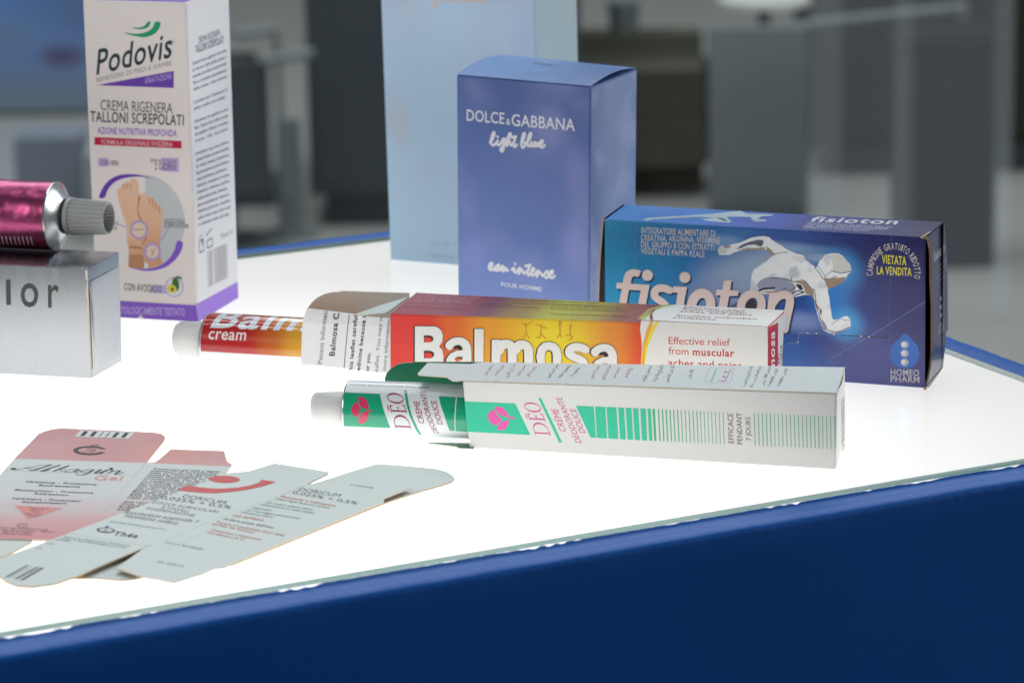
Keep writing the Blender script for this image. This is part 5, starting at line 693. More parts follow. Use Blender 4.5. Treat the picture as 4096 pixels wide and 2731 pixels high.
  ('T','Store below 25 degrees. Keep out of the',(1.23,29.7),(25.42,27.96),(-0.11,1.86),'pale_ink2',0,1),
  ('T','reach and sight of children. Read the',(1.07,26.61),(24.85,25.27),(-0.11,1.85),'pale_ink2',0,1),
  ('T','enclosed leaflet carefully before use.',(0.97,23.32),(24.64,22.21),(-0.11,1.84),'pale_ink2',0,1),
  ('T','For external use only. Use as directed',(0.87,20.04),(24.7,20.06),(-0.11,1.83),'pale_ink2',0,1),
  ('T','Lot and expiry date see end',(0.64,10.96),(24.16,9.73),(-0.09,1.92),'ink_top',0,1),
  ('T','Active ingredients: menthol, camphor, methyl',(40.42,26.67),(70.97,26.82),(-0.03,1.95),'ink_top',0,1),
  ('T','salicylate and capsicum oleoresin. Also contains',(40.24,22.33),(72.47,22.33),(-0.03,1.93),'ink_top',0,1),
  ('T','Cream 20 g',(28.62,19.56),(40.73,19.4),(-0.05,1.93),'ink_top',0,1),
  ('T','Each gram contains',(28.7,16.35),(52.08,15.94),(-0.05,1.92),'ink_top',0,1),
  ('T','stearic acid, propylene glycol and',(54.82,22.32),(80.32,21.78),(-0.01,2.14),'ink_top',0,1),
  ('T','emulsifying wax, purified water, preservative',(55.23,18.53),(82.47,18.71),(-0.01,2.13),'ink_top',0,1),
  ('T','and butyl parahydroxybenzoate (E217)',(56.06,15.04),(84.71,15.25),(-0.01,2.12),'ink_top',0,1),
  ('T','Croydon, Surrey CR2 8LD. PL 19863/0001',(57.87,7.52),(87.5,6.89),(-0.01,2.10),'ink_top',0,1),
  ('P','white',[(97.83,29.03),(140.66,25.99),(138.93,0.61),(92.34,3.89),(92.14,8),(93.41,15.9),(95.17,23.96)],2),
  ('P','olive',[(90.7,4.47),(91.38,20.86),(94.96,27.33),(99.11,28.79),(95.87,25.33),(93.46,18),(92.4,4.52)],3),
  ('P','lime',[(92.91,4.39),(92.27,17.83),(95.7,26.16),(97.83,29.03),(99.59,28.86),(96.52,24.58),(93.76,16.58),(93.66,4.29)],3),
  ('P','maroon',[(95.45,4.35),(93.69,11.76),(93.51,20.12),(94.25,21.28),(94.31,13.94),(96.66,4.12)],4),
  ('T','Effective relief',(103.69,23.93),(126.61,21.41),(0.17,2.57),'maroon',0,3),
  ('T','from muscular',(103.69,20.77),(127.8,18.66),(0.17,2.56),'maroon',1,3),
  ('T','aches and pains',(103.35,17.57),(130.27,15.7),(0.17,2.54),'maroon',1,3),
  ('T','Soothes unbroken',(103.31,11.3),(133.1,9.93),(0.17,2.52),'maroon',1,3),
  ('T','chilblains',(102.87,7.93),(118.71,6.98),(0.17,2.51),'maroon',1,3),
 ],
 'bal.leaf': [
  ('T','Patient Informati',(-26.36,11.3),(-23.88,31.16),(-1.72,-0.08),'ink_leaf',0,1),
  ('T','Balmosa C',(-21.49,14.57),(-19.43,30.55),(-2.04,-0.09),'ink_leaf2',2,1),
  ('S','ink_leaf2',0.245,[(-18,9.92),(-15.63,30.04)],1,0),
  ('T','his leaflet careful',(-14.71,9.67),(-12.4,30.06),(-1.47,-0.07),'ink_leaf2',2,1),
  ('T','edicine because i',(-11.87,9.4),(-9.16,29.92),(-1.46,-0.07),'ink_leaf2',2,1),
  ('T','or you.',(-8.46,9.32),(-7.64,16.49),(-1.46,-0.07),'ink_leaf2',2,1),
  ('T','eaflet. You may n',(-5.06,9.2),(-2.87,29.67),(-1.46,-0.07),'ink_leaf',0,1),
  ('T','more information',(-1.97,9.94),(0.1,29.2),(-1.46,-0.07),'ink_leaf',0,1),
 ],
 'deo.front': [
  ('P','mint',[(-1.59,16.81),(16.51,17.08),(21.8,6.13),(-0.84,5.98)],1),
  ('P','pink',[(9.19,15.45),(10.31,15.64),(11.7,15.49),(12.77,14.71),(13.59,13.73),(14.04,12.86),(14.02,12.21),(13.2,12.05),(12.1,12.19),(11.13,12.59),(10.29,13.14),(9.75,13.77),(9.4,14.41),(9.08,15)],2),
  ('P','pink',[(6.7,11.43),(6.69,12.34),(7,13.18),(7.78,14.04),(8.71,14.42),(9.52,13.53),(10.28,12.32),(11.12,11.58),(11.62,10.94),(11.19,10.17),(10.46,9.5),(9.96,9.03),(9.39,8.85),(8.47,9.1),(7.58,9.66),(7,10.49)],2),
  ('P','pink',[(10.1,7.2),(9.95,7.9),(10.21,8.8),(10.76,9.58),(11.61,10.25),(12.95,10.71),(14.13,10.94),(14.41,10.89),(14.26,10.49),(13.93,9.47),(13.4,8.39),(12.78,7.78),(12.02,7.4),(10.96,7.14)],2),
  ('S','pink',0.731,[(14.15,11.94),(15.97,11.77)],3,0),
  ('P','pink_ink',[(29.12,6.24),(28.92,6.24),(28.65,6.75),(23.66,6.8),(23.77,6.28),(23.58,6.28),(22.89,8.12),(23.09,8.12),(23.46,7.25),(28.5,7.21),(28.24,8.07),(28.43,8.07)],1),
  ('P','pink_ink',[(28.47,7.96),(28.2,8.53),(27.82,9.07),(27.34,9.57),(26.8,10),(26.2,10.35),(25.58,10.58),(24.97,10.71),(24.39,10.71),(23.87,10.6),(23.43,10.37),(23.09,10.04),(22.86,9.61),(22.76,9.12),(22.78,8.57),(22.93,8),(23.13,8),(23.02,8.45),(23.02,8.88),(23.14,9.28),(23.38,9.61),(23.71,9.87),(24.14,10.05),(24.63,10.14),(25.17,10.14),(25.73,10.04),(26.29,9.85),(26.82,9.58),(27.31,9.24),(27.73,8.84),(28.05,8.41),(28.28,7.96)],2),
  ('P','pink_ink',[(27.23,11.27),(27.04,11.27),(26.8,11.68),(21.82,11.72),(21.89,11.32),(21.69,11.32),(20.79,13.73),(21.88,13.77),(21.95,13.6),(21.2,13.38),(21.59,12.18),(23.98,12.16),(23.68,12.96),(23.25,13.08),(23.2,13.19),(24.31,13.18),(24.35,13.06),(23.9,12.96),(24.2,12.15),(26.69,12.13),(26.14,13.45),(25.09,13.74),(25.02,13.94),(26.27,13.84)],1),
  ('P','pink_ink',[(20.92,11.9),(20.59,11.9),(19.95,13.62),(20.28,13.62)],1),
  ('P','pink_ink',[(22.07,17.7),(21.5,17.67),(20.98,17.57),(20.54,17.41),(20.18,17.19),(19.93,16.92),(19.79,16.61),(19.76,16.27),(19.86,15.93),(20.08,15.59),(20.41,15.26),(20.82,14.96),(21.32,14.7),(21.87,14.5),(22.46,14.36),(23.06,14.28),(23.64,14.28),(24.18,14.34),(24.67,14.47),(25.07,14.67),(25.38,14.91),(25.58,15.21),(25.66,15.53),(25.62,15.87),(25.46,16.22),(25.19,16.55),(24.81,16.87),(24.35,17.14),(23.83,17.38),(23.26,17.55),(22.66,17.66),(22.07,17.7),(22.25,17.22),(22.8,17.19),(23.34,17.11),(23.86,16.98),(24.34,16.82),(24.74,16.61),(25.07,16.39),(25.29,16.14),(25.41,15.9),(25.42,15.65),(25.32,15.42),(25.11,15.21),(24.81,15.03),(24.42,14.89),(23.95,14.8),(23.44,14.76),(22.9,14.76),(22.35,14.82),(21.81,14.92),(21.31,15.07),(20.87,15.25),(20.5,15.47),(20.22,15.7),(20.05,15.95),(19.98,16.2),(20.03,16.44),(20.18,16.66),(20.44,16.86),(20.8,17.02),(21.23,17.13),(21.72,17.2),(22.25,17.22)],1),
  ('P','mint',[(24.82,19.35),(25.81,19.49),(33.03,4.19),(31.99,3.95)],1),
  ('T','CRÈME',(34.67,8.01),(31.6,15.91),(-2.35,0.05),'pink_ink',0,1),
  ('T','DÉODORANTE',(40.05,4.32),(33.01,20.07),(-2.12,0.06),'pink_ink',0,1),
  ('T','DOUCE',(41.44,7.95),(37.93,16.22),(-2.17,0.06),'pink_ink',0,1),
  ('P','mint',[(38.08,17.4),(44.38,17.52),(45.08,6.48),(43.14,6.46)],1),
  ('P','mint',[(44.84,17.53),(48.43,17.58),(48.99,6.46),(45.39,6.44)],1),
  ('P','mint',[(48.88,17.58),(52.33,17.62),(52.95,6.49),(49.44,6.47)],1),
  ('P','mint',[(52.96,17.63),(55.02,17.66),(55.59,6.51),(53.58,6.49)],1),
  ('P','mint',[(55.6,17.67),(57.61,17.69),(58.15,6.53),(56.22,6.51)],1),
  ('P','mint',[(58.15,17.7),(60.02,17.72),(60.57,6.54),(58.73,6.53)],1),
  ('P','mint',[(60.74,17.73),(62.61,17.75),(63.03,6.56),(61.28,6.55)],1),
  ('P','mint',[(63.28,17.76),(64.4,17.78),(64.86,6.57),(63.79,6.57)],1),
  ('P','mint_d',[(65.02,17.78),(65.82,17.79),(66.29,6.58),(65.57,6.58)],1),
  ('P','mint_d',[(66.89,17.81),(67.29,17.81),(67.8,6.59),(67.4,6.59)],1),
  ('P','mint_d',[(68.23,17.82),(68.63,17.83),(69.14,6.6),(68.74,6.6)],1),
  ('P','mint_d',[(69.56,17.84),(69.96,17.84),(70.44,6.61),(70.08,6.61)],1),
  ('P','mint_d',[(70.9,17.86),(71.25,17.86),(71.73,6.62),(71.42,6.62)],1),
  ('P','mint_d',[(72.23,17.87),(72.54,17.88),(73.02,6.63),(72.71,6.63)],1),
  ('P','mint_d',[(73.56,17.89),(73.87,17.89),(74.35,6.64),(74.04,6.64)],1),
  ('P','mint_d',[(74.89,17.91),(75.11,17.91),(75.6,6.65),(75.38,6.64)],1),
  ('P','mint_d',[(76.22,17.92),(76.44,17.93),(76.93,6.66),(76.71,6.65)],1),
  ('P','mint_d',[(77.6,17.94),(77.82,17.94),(78.26,6.67),(78.04,6.66)],1),
  ('P','mint_d',[(78.97,17.96),(79.19,17.96),(79.64,6.67),(79.42,6.67)],1),
  ('P','mint_d',[(80.3,17.98),(80.52,17.98),(80.97,6.68),(80.75,6.68)],1),
  ('P','mint_d',[(81.54,17.99),(81.76,17.99),(82.21,6.69),(81.99,6.69)],1),
  ('P','mint_d',[(82.82,18.01),(83.04,18.01),(83.45,6.7),(83.27,6.7)],1),
  ('P','mint_d',[(84.15,18.02),(84.32,18.02),(84.74,6.71),(84.56,6.71)],1),
  ('P','mint_d',[(85.43,18.04),(85.6,18.04),(86.02,6.72),(85.84,6.72)],1),
  ('P','mint_d',[(86.75,18.06),(86.93,18.06),(87.35,6.73),(87.17,6.73)],1),
  ('P','mint_d',[(88.08,18.07),(88.25,18.07),(88.67,6.74),(88.5,6.74)],1),
  ('P','mint_d',[(89.4,18.09),(89.57,18.09),(90,6.75),(89.82,6.75)],1),
  ('P','mint_d',[(100.13,18.33),(100.35,18.34),(100.75,6.91),(100.53,6.9)],1),
  ('P','mint_d',[(101.51,18.35),(101.73,18.36),(102.13,6.93),(101.91,6.92)],1),
  ('P','mint_d',[(102.89,18.38),(103.11,18.39),(103.5,6.95),(103.28,6.94)],1),
  ('P','mint_d',[(104.27,18.4),(104.49,18.41),(104.88,6.97),(104.66,6.96)],1),
  ('P','mint_d',[(105.65,18.42),(105.87,18.43),(106.25,6.99),(106.03,6.98)],1),
  ('P','mint_d',[(107.03,18.45),(107.25,18.46),(107.62,7.01),(107.4,7)],1),
  ('P','mint_d',[(108.41,18.47),(108.62,18.48),(108.99,7.03),(108.77,7.02)],1),
  ('P','mint_d',[(109.78,18.49),(110,18.5),(110.36,7.05),(110.14,7.04)],1),
  ('P','mint_d',[(111.16,18.52),(111.38,18.53),(111.73,7.07),(111.51,7.06)],1),
  ('P','mint_d',[(112.53,18.54),(112.75,18.55),(113.1,7.09),(112.88,7.08)],1),
  ('P','mint_d',[(113.91,18.56),(114.12,18.57),(114.47,7.11),(114.25,7.1)],1),
  ('P','mint_d',[(115.28,18.59),(115.5,18.6),(115.84,7.13),(115.62,7.12)],1),
  ('P','mint_d',[(116.65,18.61),(116.87,18.62),(117.2,7.15),(116.98,7.14)],1),
  ('P','mint_d',[(118.02,18.63),(118.24,18.64),(118.57,7.17),(118.35,7.16)],1),
  ('P','mint_d',[(119.39,18.66),(119.61,18.67),(119.93,7.19),(119.71,7.18)],1),
  ('P','mint_d',[(120.76,18.68),(120.98,18.69),(121.3,7.21),(121.08,7.2)],1),
  ('P','mint_d',[(122.13,18.7),(122.35,18.71),(122.66,7.23),(122.44,7.22)],1),
  ('P','mint_d',[(123.5,18.73),(123.72,18.74),(124.02,7.25),(123.8,7.24)],1),
  ('P','mint_d',[(124.87,18.75),(125.08,18.76),(125.38,7.27),(125.17,7.25)],1),
  ('P','mint_d',[(126.23,18.77),(126.45,18.78),(126.74,7.29),(126.53,7.28)],1),
  ('P','mint_d',[(127.6,18.79),(127.81,18.81),(128.1,7.31),(127.89,7.29)],1),
  ('T','EFFICACE',(93.27,7.37),(92.92,17.84),(-1.85,-0.06),'ink_tobacco',0,1),
  ('T','PENDANT',(96.22,7.14),(95.91,18.14),(-1.76,-0.06),'ink_tobacco',0,1),
  ('T','7 JOURS',(99.17,8.57),(98.9,16.79),(-1.67,-0.05),'ink_tobacco',0,1),
 ],
 'deo.side': [
  ('S','bar_grey2',0.324,[(18.6,19.04),(34.4,17.13)],1,0),
  ('S','bar_grey2',0.540,[(18.88,18.21),(34.58,16.32)],1,0),
  ('S','bar_grey2',0.757,[(19.16,17.38),(34.76,15.5)],1,0),
  ('S','bar_grey2',0.325,[(19.44,16.54),(34.93,14.69)],1,0),
  ('S','bar_grey2',0.542,[(19.72,15.7),(35.11,13.87)],1,0),
  ('S','bar_grey2',0.759,[(20.01,14.87),(35.28,13.05)],1,0),
  ('S','bar_grey2',0.325,[(20.29,14.03),(35.46,12.24)],1,0),
  ('S','bar_grey2',0.543,[(20.57,13.19),(35.64,11.42)],1,0),
  ('S','bar_grey2',0.761,[(20.85,12.35),(35.81,10.6)],1,0),
  ('S','bar_grey2',0.326,[(21.14,11.51),(35.99,9.78)],1,0),
  ('S','bar_grey2',0.544,[(21.42,10.68),(36.17,8.96)],1,0),
  ('S','bar_grey2',0.763,[(21.7,9.83),(36.34,8.14)],1,0),
  ('S','bar_grey2',0.327,[(21.99,8.99),(36.52,7.32)],1,0),
  ('S','bar_grey2',0.545,[(22.27,8.15),(36.7,6.5)],1,0),
  ('S','bar_grey2',0.764,[(22.56,7.31),(36.88,5.68)],1,0),
  ('S','bar_grey2',0.328,[(22.84,6.46),(37.05,4.86)],1,0),
  ('S','bar_grey2',0.547,[(23.12,5.62),(37.23,4.03)],1,0),
  ('S','bar_grey2',0.766,[(23.41,4.78),(37.41,3.21)],1,0),
  ('S','bar_grey2',0.329,[(23.7,3.93),(37.58,2.39)],1,0),
  ('S','bar_grey2',0.548,[(23.98,3.09),(37.76,1.56)],1,0),
  ('S','bar_grey2',0.768,[(24.27,2.24),(37.94,0.74)],1,0),
  ('S','bar_grey2',0.329,[(24.55,1.39),(38.12,-0.09)],1,0),
  ('S','bar_grey2',0.549,[(24.84,0.54),(38.3,-0.91)],1,0),
  ('S','bar_grey2',0.770,[(25.12,-0.3),(38.47,-1.74)],1,0),
  ('P','green_gap',[(-1.36,27.48),(5.59,26.71),(18.08,25.08),(25.81,25.32),(29.37,26.89),(30.7,27.17),(27.04,26.42),(19.64,26.07),(10.22,26.67)],3),
 ],
 'deo.top': [
  ('T','ﻦﻴﺗﺮﻣ ﻞﻤﻌﺘﺴﺗ',(6.32,6.97),(4.93,21.27),(-1.20,0.02),'magenta',0,1),
  ('T','ﺙﻼﺛ ﻭﺃ ﻦﻴﺗﺮﻣ',(10.18,7.12),(8.78,22.14),(-1.20,0.02),'magenta',0,1),
  ('T','ﻉﻮﺒﺳﻷﺍ ﻲﻓ ﺕﺍﺮﻣ',(14.7,4.86),(12.51,23.72),(-1.20,0.02),'magenta',0,1),
  ('T','ﺔﻴﻠﻋﺎﻓ ﻦﻤﻀﻳ',(17.97,7.43),(16.57,22.42),(-1.20,0.02),'magenta',0,1),
  ('T','ﻡﺎﻳﺃ ﺔﻴﻧﺎﻤﺛ',(21.41,7.88),(20.84,21.14),(-1.19,0.02),'magenta',0,1),
  ('T','ﺓﺮﺸﺒﻟﺍ ﻢﻴﻌﻨﺗ ﻥﻭﺪﺑ',(29.32,5.54),(27.63,25.13),(-1.19,0.02),'ink_arab',0,1),
  ('T','ﺔﻓﺎﻄﻟ ﺎﻬﻴﻄﻌﺗﻭ',(33.05,6.92),(32.18,24.44),(-1.19,0.02),'ink_arab',0,1),
  ('T','.ﺔﻣﻮﻌﻧﻭ',(36.78,9.19),(36.19,21.32),(-1.19,0.02),'ink_arab',0,1),
  ('T','ﻱﻮﺘﺤﺗ ﻻ ﻥﻭﺪﺑ',(44.14,7.49),(42.4,25.04),(-1.18,0.02),'magenta',0,1),
  ('T','ﺞﻴﻬﻳ ﻻﻭ ﻝﻮﺤﻛ ﻰﻠﻋ',(48.37,6.82),(46.22,26.26),(-1.18,0.02),'magenta',0,1),
  ('T','ﺪﻌﺑ ﺔﺒﺤﺘﺴﻣ',(51.8,9.39),(50.1,23.86),(-1.18,0.02),'magenta',0,1),
  ('T','ﺮﻌﺸﻟﺍ ﺔﻟﺍﺯﺇ',(55.64,9.89),(54.6,23.72),(-1.18,0.02),'magenta',0,1),
  ('T','ﻑﺍﺮﻃﺄﺑ ﻞﻤﻌﺘﺴﺗ',(63.05,6.11),(60.65,27.4),(-1.34,-0.00),'ink_arab',0,1),
  ('T','ﻙﺮﺘﺗ ﻻﻭ ﻊﺑﺎﺻﻷﺍ',(66.78,6.08),(64.59,28.64),(-1.34,-0.00),'ink_arab',0,1),
  ('T','ﺲﺑﻼﻤﻟﺍ ﻰﻠﻋ ﺍﺮﺛﺃ',(71.18,5.79),(68.51,28.42),(-1.34,-0.00),'ink_arab',0,1),
  ('T','ﻞﻣ 30',(77.5,12.42),(76.33,24.2),(-1.34,-0.00),'ink_arab',0,1),
  ('T','ﺔﻴﺴﻧﻮﺘﻟﺍ ﺔﻳئﺎﻴﻤﻴﻜﻟﺍ ﺮﺑﺎﺨﻤﻟﺍ',(98.42,4.18),(95.56,31.21),(-1.06,0.03),'ink_arab2',0,1),
  ('T','68 .ﺏ .ﺹ ﻝﻼﻘﺘﺳﺈﻟﺍ ﻉﺭﺎﺷ',(101.08,3.67),(98.48,32.31),(-1.06,0.03),'ink_arab2',0,1),
  ('T','ﺲﻧﻮﺗ - 2082 ﺲﻧﻮﺘﺑ',(104.5,5.86),(101.89,30.95),(-1.06,0.03),'ink_arab2',0,1),
  ('T','71400488 .ﻒﺗﺎﻬﻟﺍ',(106.88,5.83),(105,28.83),(-1.06,0.03),'ink_arab2',0,1),
  ('T','71400852 .ﺲﻛﺎﻔﻟﺍ',(110.07,5.9),(108.17,29.96),(-1.06,0.03),'ink_arab2',0,1),
  ('S','magenta_l',0.131,[(84.17,8.03),(83.18,9.48),(81.39,25.4),(81.67,27.24),(88.97,28.91),(89.79,27.57),(92.23,10.15),(92.02,8.02)],1,1),
  ('T','laboratoires',(85.84,9.3),(84.16,26.12),(-0.90,0.06),'mint_l',1,1),
  ('T','i.c.t.',(90.59,9.93),(89.05,26.4),(-2.92,-0.04),'magenta',0,1),
 ],
 'deo_t': [
  ('P','teal',[(-0.23,-7.13),(12.55,-7.28),(13.46,-10.09),(14.49,-13.14),(15.6,-16.23),(16.57,-19.83),(8.47,-19.74),(0.07,-19.63),(-0,-13.89)],1),
  ('P','rose',[(5.19,-8.59),(5.87,-8.51),(6.79,-8.84),(7.62,-9.32),(8.33,-9.97),(8.75,-10.81),(8.98,-11.65),(9.15,-12.34),(9.03,-12.82),(8.28,-12.96),(7.38,-12.87),(6.71,-12.61),(6.16,-12.16),(5.77,-11.48),(5.49,-10.64),(5.21,-9.52)],2),
  ('P','rose',[(5.11,-10.51),(4.67,-10.53),(4.15,-10.97),(3.51,-11.8),(2.96,-12.68),(2.82,-13.12),(2.9,-13.52),(3.06,-14.19),(3.41,-14.9),(4.16,-15.64),(4.95,-16.01),(5.42,-15.34),(5.75,-14.4),(6.06,-13.77),(6.2,-13.19),(5.95,-12.63),(5.58,-12.04),(5.37,-11.18)],2),
  ('P','rose',[(5.41,-18.37),(5.33,-17.58),(5.49,-16.58),(5.79,-15.64),(6.26,-14.81),(6.94,-14.21),(7.68,-13.81),(8.43,-13.53),(8.99,-13.65),(9.12,-14.64),(8.93,-15.87),(8.46,-16.81),(7.84,-17.57),(7.25,-18.02),(6.64,-18.26),(5.94,-18.48)],2),
  ('S','rose',0.456,[(8.81,-13.32),(10.58,-13.6)],3,0),
  ('P','wine',[(23.95,-20.1),(23.75,-20.09),(23.6,-19.35),(18.63,-19.31),(18.61,-20.05),(18.42,-20.05),(18.12,-17.59),(18.31,-17.6),(18.53,-18.69),(23.56,-18.73),(23.45,-17.64),(23.64,-17.64)],1),
  ('P','wine',[(23.67,-17.78),(23.49,-17.08),(23.18,-16.44),(22.77,-15.87),(22.27,-15.38),(21.71,-15),(21.12,-14.74),(20.52,-14.6),(19.94,-14.6),(19.41,-14.73),(18.95,-14.98),(18.57,-15.35),(18.3,-15.83),(18.13,-16.4),(18.08,-17.04),(18.14,-17.74),(18.34,-17.74),(18.3,-17.19),(18.37,-16.67),(18.54,-16.22),(18.81,-15.83),(19.18,-15.54),(19.62,-15.33),(20.12,-15.23),(20.66,-15.23),(21.21,-15.34),(21.75,-15.55),(22.25,-15.86),(22.7,-16.25),(23.06,-16.71),(23.32,-17.23),(23.48,-17.78)],2),
  ('P','wine',[(22.82,-13.98),(22.62,-13.98),(22.42,-13.54),(17.44,-13.51),(17.48,-13.94),(17.29,-13.94),(16.48,-11.34),(17.57,-11.29),(17.63,-11.47),(16.88,-11.71),(17.24,-13.01),(19.62,-13.03),(19.35,-12.17),(18.92,-12.04),(18.88,-11.92),(19.99,-11.93),(20.03,-12.05),(19.57,-12.17),(19.84,-13.03),(22.32,-13.05),(21.82,-11.63),(20.77,-11.31),(20.7,-11.1),(21.95,-11.2)],1),
  ('P','wine',[(16.56,-13.31),(16.23,-13.31),(15.64,-11.46),(15.97,-11.46)],1),
  ('P','wine',[(17.53,-6.65),(16.96,-6.69),(16.46,-6.83),(16.03,-7.04),(15.7,-7.33),(15.47,-7.67),(15.36,-8.05),(15.37,-8.46),(15.49,-8.87),(15.73,-9.27),(16.07,-9.64),(16.5,-9.97),(17,-10.26),(17.55,-10.48),(18.14,-10.64),(18.74,-10.72),(19.32,-10.73),(19.86,-10.65),(20.34,-10.51),(20.75,-10.29),(21.05,-10.01),(21.23,-9.68),(21.3,-9.31),(21.24,-8.92),(21.06,-8.51),(20.77,-8.1),(20.36,-7.72),(19.88,-7.37),(19.33,-7.07),(18.73,-6.85),(18.12,-6.71),(17.53,-6.65),(17.76,-7.28),(18.32,-7.32),(18.87,-7.42),(19.41,-7.58),(19.89,-7.78),(20.32,-8.03),(20.66,-8.3),(20.9,-8.59),(21.04,-8.89),(21.06,-9.17),(20.97,-9.44),(20.77,-9.68),(20.47,-9.88),(20.09,-10.04),(19.63,-10.14),(19.11,-10.2),(18.57,-10.19),(18.02,-10.13),(17.48,-10.02),(16.98,-9.85),(16.53,-9.64),(16.15,-9.4),(15.86,-9.13),(15.68,-8.84),(15.59,-8.54),(15.62,-8.26),(15.76,-7.98),(16,-7.74),(16.33,-7.54),(16.75,-7.4),(17.23,-7.31),(17.76,-7.28)],1),
  ('P','teal',[(20.86,-5.08),(21.7,-5.04),(22.53,-7.98),(23.49,-11.46),(24.43,-14.49),(25.95,-18.32),(27.32,-23.07),(26.34,-22.97),(25.09,-18.36),(23.58,-14.24),(22.64,-11.49),(21.68,-8.01)],1),
  ('T','CREME',(29.02,-17.41),(26.93,-9.58),(-2.04,0.02),'wine',0,1),
  ('T','DEODORANTE',(33.65,-21.68),(28.47,-5.33),(-1.92,0.03),'wine',0,1),
  ('T','DOUCE',(35.48,-17.48),(32.92,-9.29),(-1.98,0.02),'wine',0,1),
  ('P','teal',[(33.54,-7.41),(39.63,-7.58),(39.64,-12.6),(39.38,-20.23),(37.59,-20.12),(36.78,-16.97),(36.01,-14.11),(34.77,-11.09)],1),
  ('P','teal',[(40.11,-7.59),(44.01,-7.67),(44.12,-20.2),(39.74,-20.25),(40.09,-12.59)],1),
  ('T','DEUX, TROIS APPLICATIONS PAR SEMAINE',(29.32,-2.99),(1.08,-2.64),(0.15,-0.78),'ink_tube',0,1),
  ('T','ASSURENT UNE PROTECTION',(28.66,-0.7),(6.27,-0.01),(0.13,-0.62),'ink_tube',0,1),
  ('T','aluminium',(42.44,-3.11),(36.62,-2.93),(0.11,-0.63),'ink_tube2',0,1),
 ],
 'bal_t': [
  ('P','@red',[(0.15,-18.16),(60,-18.16),(60,22.84),(0.15,22.84)],1),
  ('T','Balm',(3.21,-8.64),(41.32,-7.91),(2.20,10.50),'tube_white',2,2),  # white print toned grey-blue: its reflection of dark surroundings is in the ink
  ('T','cream',(3.15,-13.32),(18.14,-13.1),(0.20,4.50),'tube_white2',1,2),
 ],
 'pink': [
  ('S','pink_txt',0.383,[(-19.14,-27.29),(-19.84,-32.41)],1,0),
  ('S','pink_txt',0.383,[(-17.42,-27.2),(-18.08,-32.25)],1,0),
  ('S','pink_txt',0.383,[(-15.7,-27.11),(-16.33,-32.09)],1,0),
  ('S','pink_txt',0.381,[(-13.98,-27.01),(-14.57,-31.93)],1,0),
  ('S','pink_txt',0.381,[(-12.27,-26.92),(-12.82,-31.78)],1,0),
  ('S','pink_txt',0.381,[(-10.56,-26.83),(-11.07,-31.63)],1,0),
  ('S','pink_txt',0.381,[(-8.85,-26.74),(-9.33,-31.48)],1,0),
  ('S','pink_txt',0.381,[(-7.14,-26.65),(-7.59,-31.34)],1,0),
  ('S','pink_txt',0.381,[(-5.43,-26.56),(-5.85,-31.2)],1,0),
 ],
 'sil.front': [
  ('T','l',(66.68,27.2),(68.54,27.18),(0.34,9.47),'ink_silver',1,1),
  ('T','o',(72.52,26.75),(79.66,26.97),(0.53,13.18),'ink_silver',1,1),
  ('T','r',(83.59,26.93),(87.98,27.02),(0.47,12.59),'ink_silver',1,1),
  ('T','o',(55.39,27.41),(62.51,27.62),(0.57,13.22),'ink_silver',1,1),
 ],
 'alk.lid': [
  ('P','paper',[(10.78,129.04),(30.44,125.36),(29.04,116.73),(9.47,120.63)],2),
  ('P','ink_bar',[(12.22,128.04),(13.72,127.59),(12.87,121.32),(11.38,121.77)],3),
  ('P','ink_bar',[(15.57,127.2),(17.05,126.83),(16.24,120.57),(14.76,120.93)],3),
  ('P','ink_bar',[(19.04,126.26),(19.46,126.14),(18.45,120.08),(18.08,120.19)],3),
  ('P','ink_bar',[(21.37,125.84),(21.79,125.72),(20.85,119.57),(20.45,119.68)],3),
  ('P','ink_bar',[(23.71,125.33),(25.11,125.06),(24.16,118.82),(22.82,119.09)],3),
  ('P','ink_bar',[(27.01,124.85),(28.43,124.58),(27.46,118.17),(26.06,118.53)],3),
  ('P','ink_bar',[(22.72,99.67),(22.27,98.73),(21.64,97.92),(20.84,97.28),(19.91,96.82),(18.88,96.57),(17.78,96.53),(16.65,96.7),(15.54,97.07),(14.49,97.64),(13.53,98.39),(12.7,99.28),(12.03,100.28),(11.54,101.37),(11.26,102.49),(11.18,103.61),(11.32,104.69),(11.68,105.68),(12.23,106.56),(12.96,107.28),(13.85,107.83),(14.85,108.17),(15.94,108.3),(17.07,108.22),(18.2,107.92),(19.29,107.42),(20.29,106.74),(21.18,105.89),(21.92,104.92),(22.48,103.86),(20.69,103.96),(20.24,104.59),(19.68,105.16),(19.04,105.64),(18.33,106.02),(17.57,106.28),(16.81,106.42),(16.05,106.43),(15.32,106.31),(14.65,106.07),(14.07,105.71),(13.58,105.25),(13.21,104.7),(12.97,104.07),(12.87,103.4),(12.9,102.7),(13.08,102),(13.38,101.31),(13.81,100.67),(14.35,100.09),(14.97,99.59),(15.66,99.19),(16.41,98.91),(17.17,98.74),(17.93,98.7),(18.66,98.79),(19.34,99),(19.94,99.33),(20.45,99.77),(20.85,100.3)],2),
  ('S','ink_bar',0.167,[(17.37,108.32),(16.61,110.49),(17.73,108.92),(18.19,110.74),(18.81,108.85),(19.58,110.04),(18.72,108.15)],2,0),
  ('S','ink_bar',0.214,[(18.53,105),(18.02,105.16),(17.31,105.37),(16.7,105.47),(16.28,105.39),(15.96,105.19),(15.81,104.91),(15.86,104.48),(16.08,103.96),(16.44,103.56),(17.02,103.42),(17.75,103.39),(18.36,103.27),(18.8,102.94),(19.12,102.51),(19.25,102.08),(19.15,101.58),(18.85,101.08),(18.4,100.82),(17.68,101.03),(16.8,101.48),(16.17,101.83)],2,0),
  ('S','ink_bar',0.167,[(14.48,102.11),(15.6,100.56),(14.9,99.47),(16.84,100.05),(18.84,99.06)],2,0),
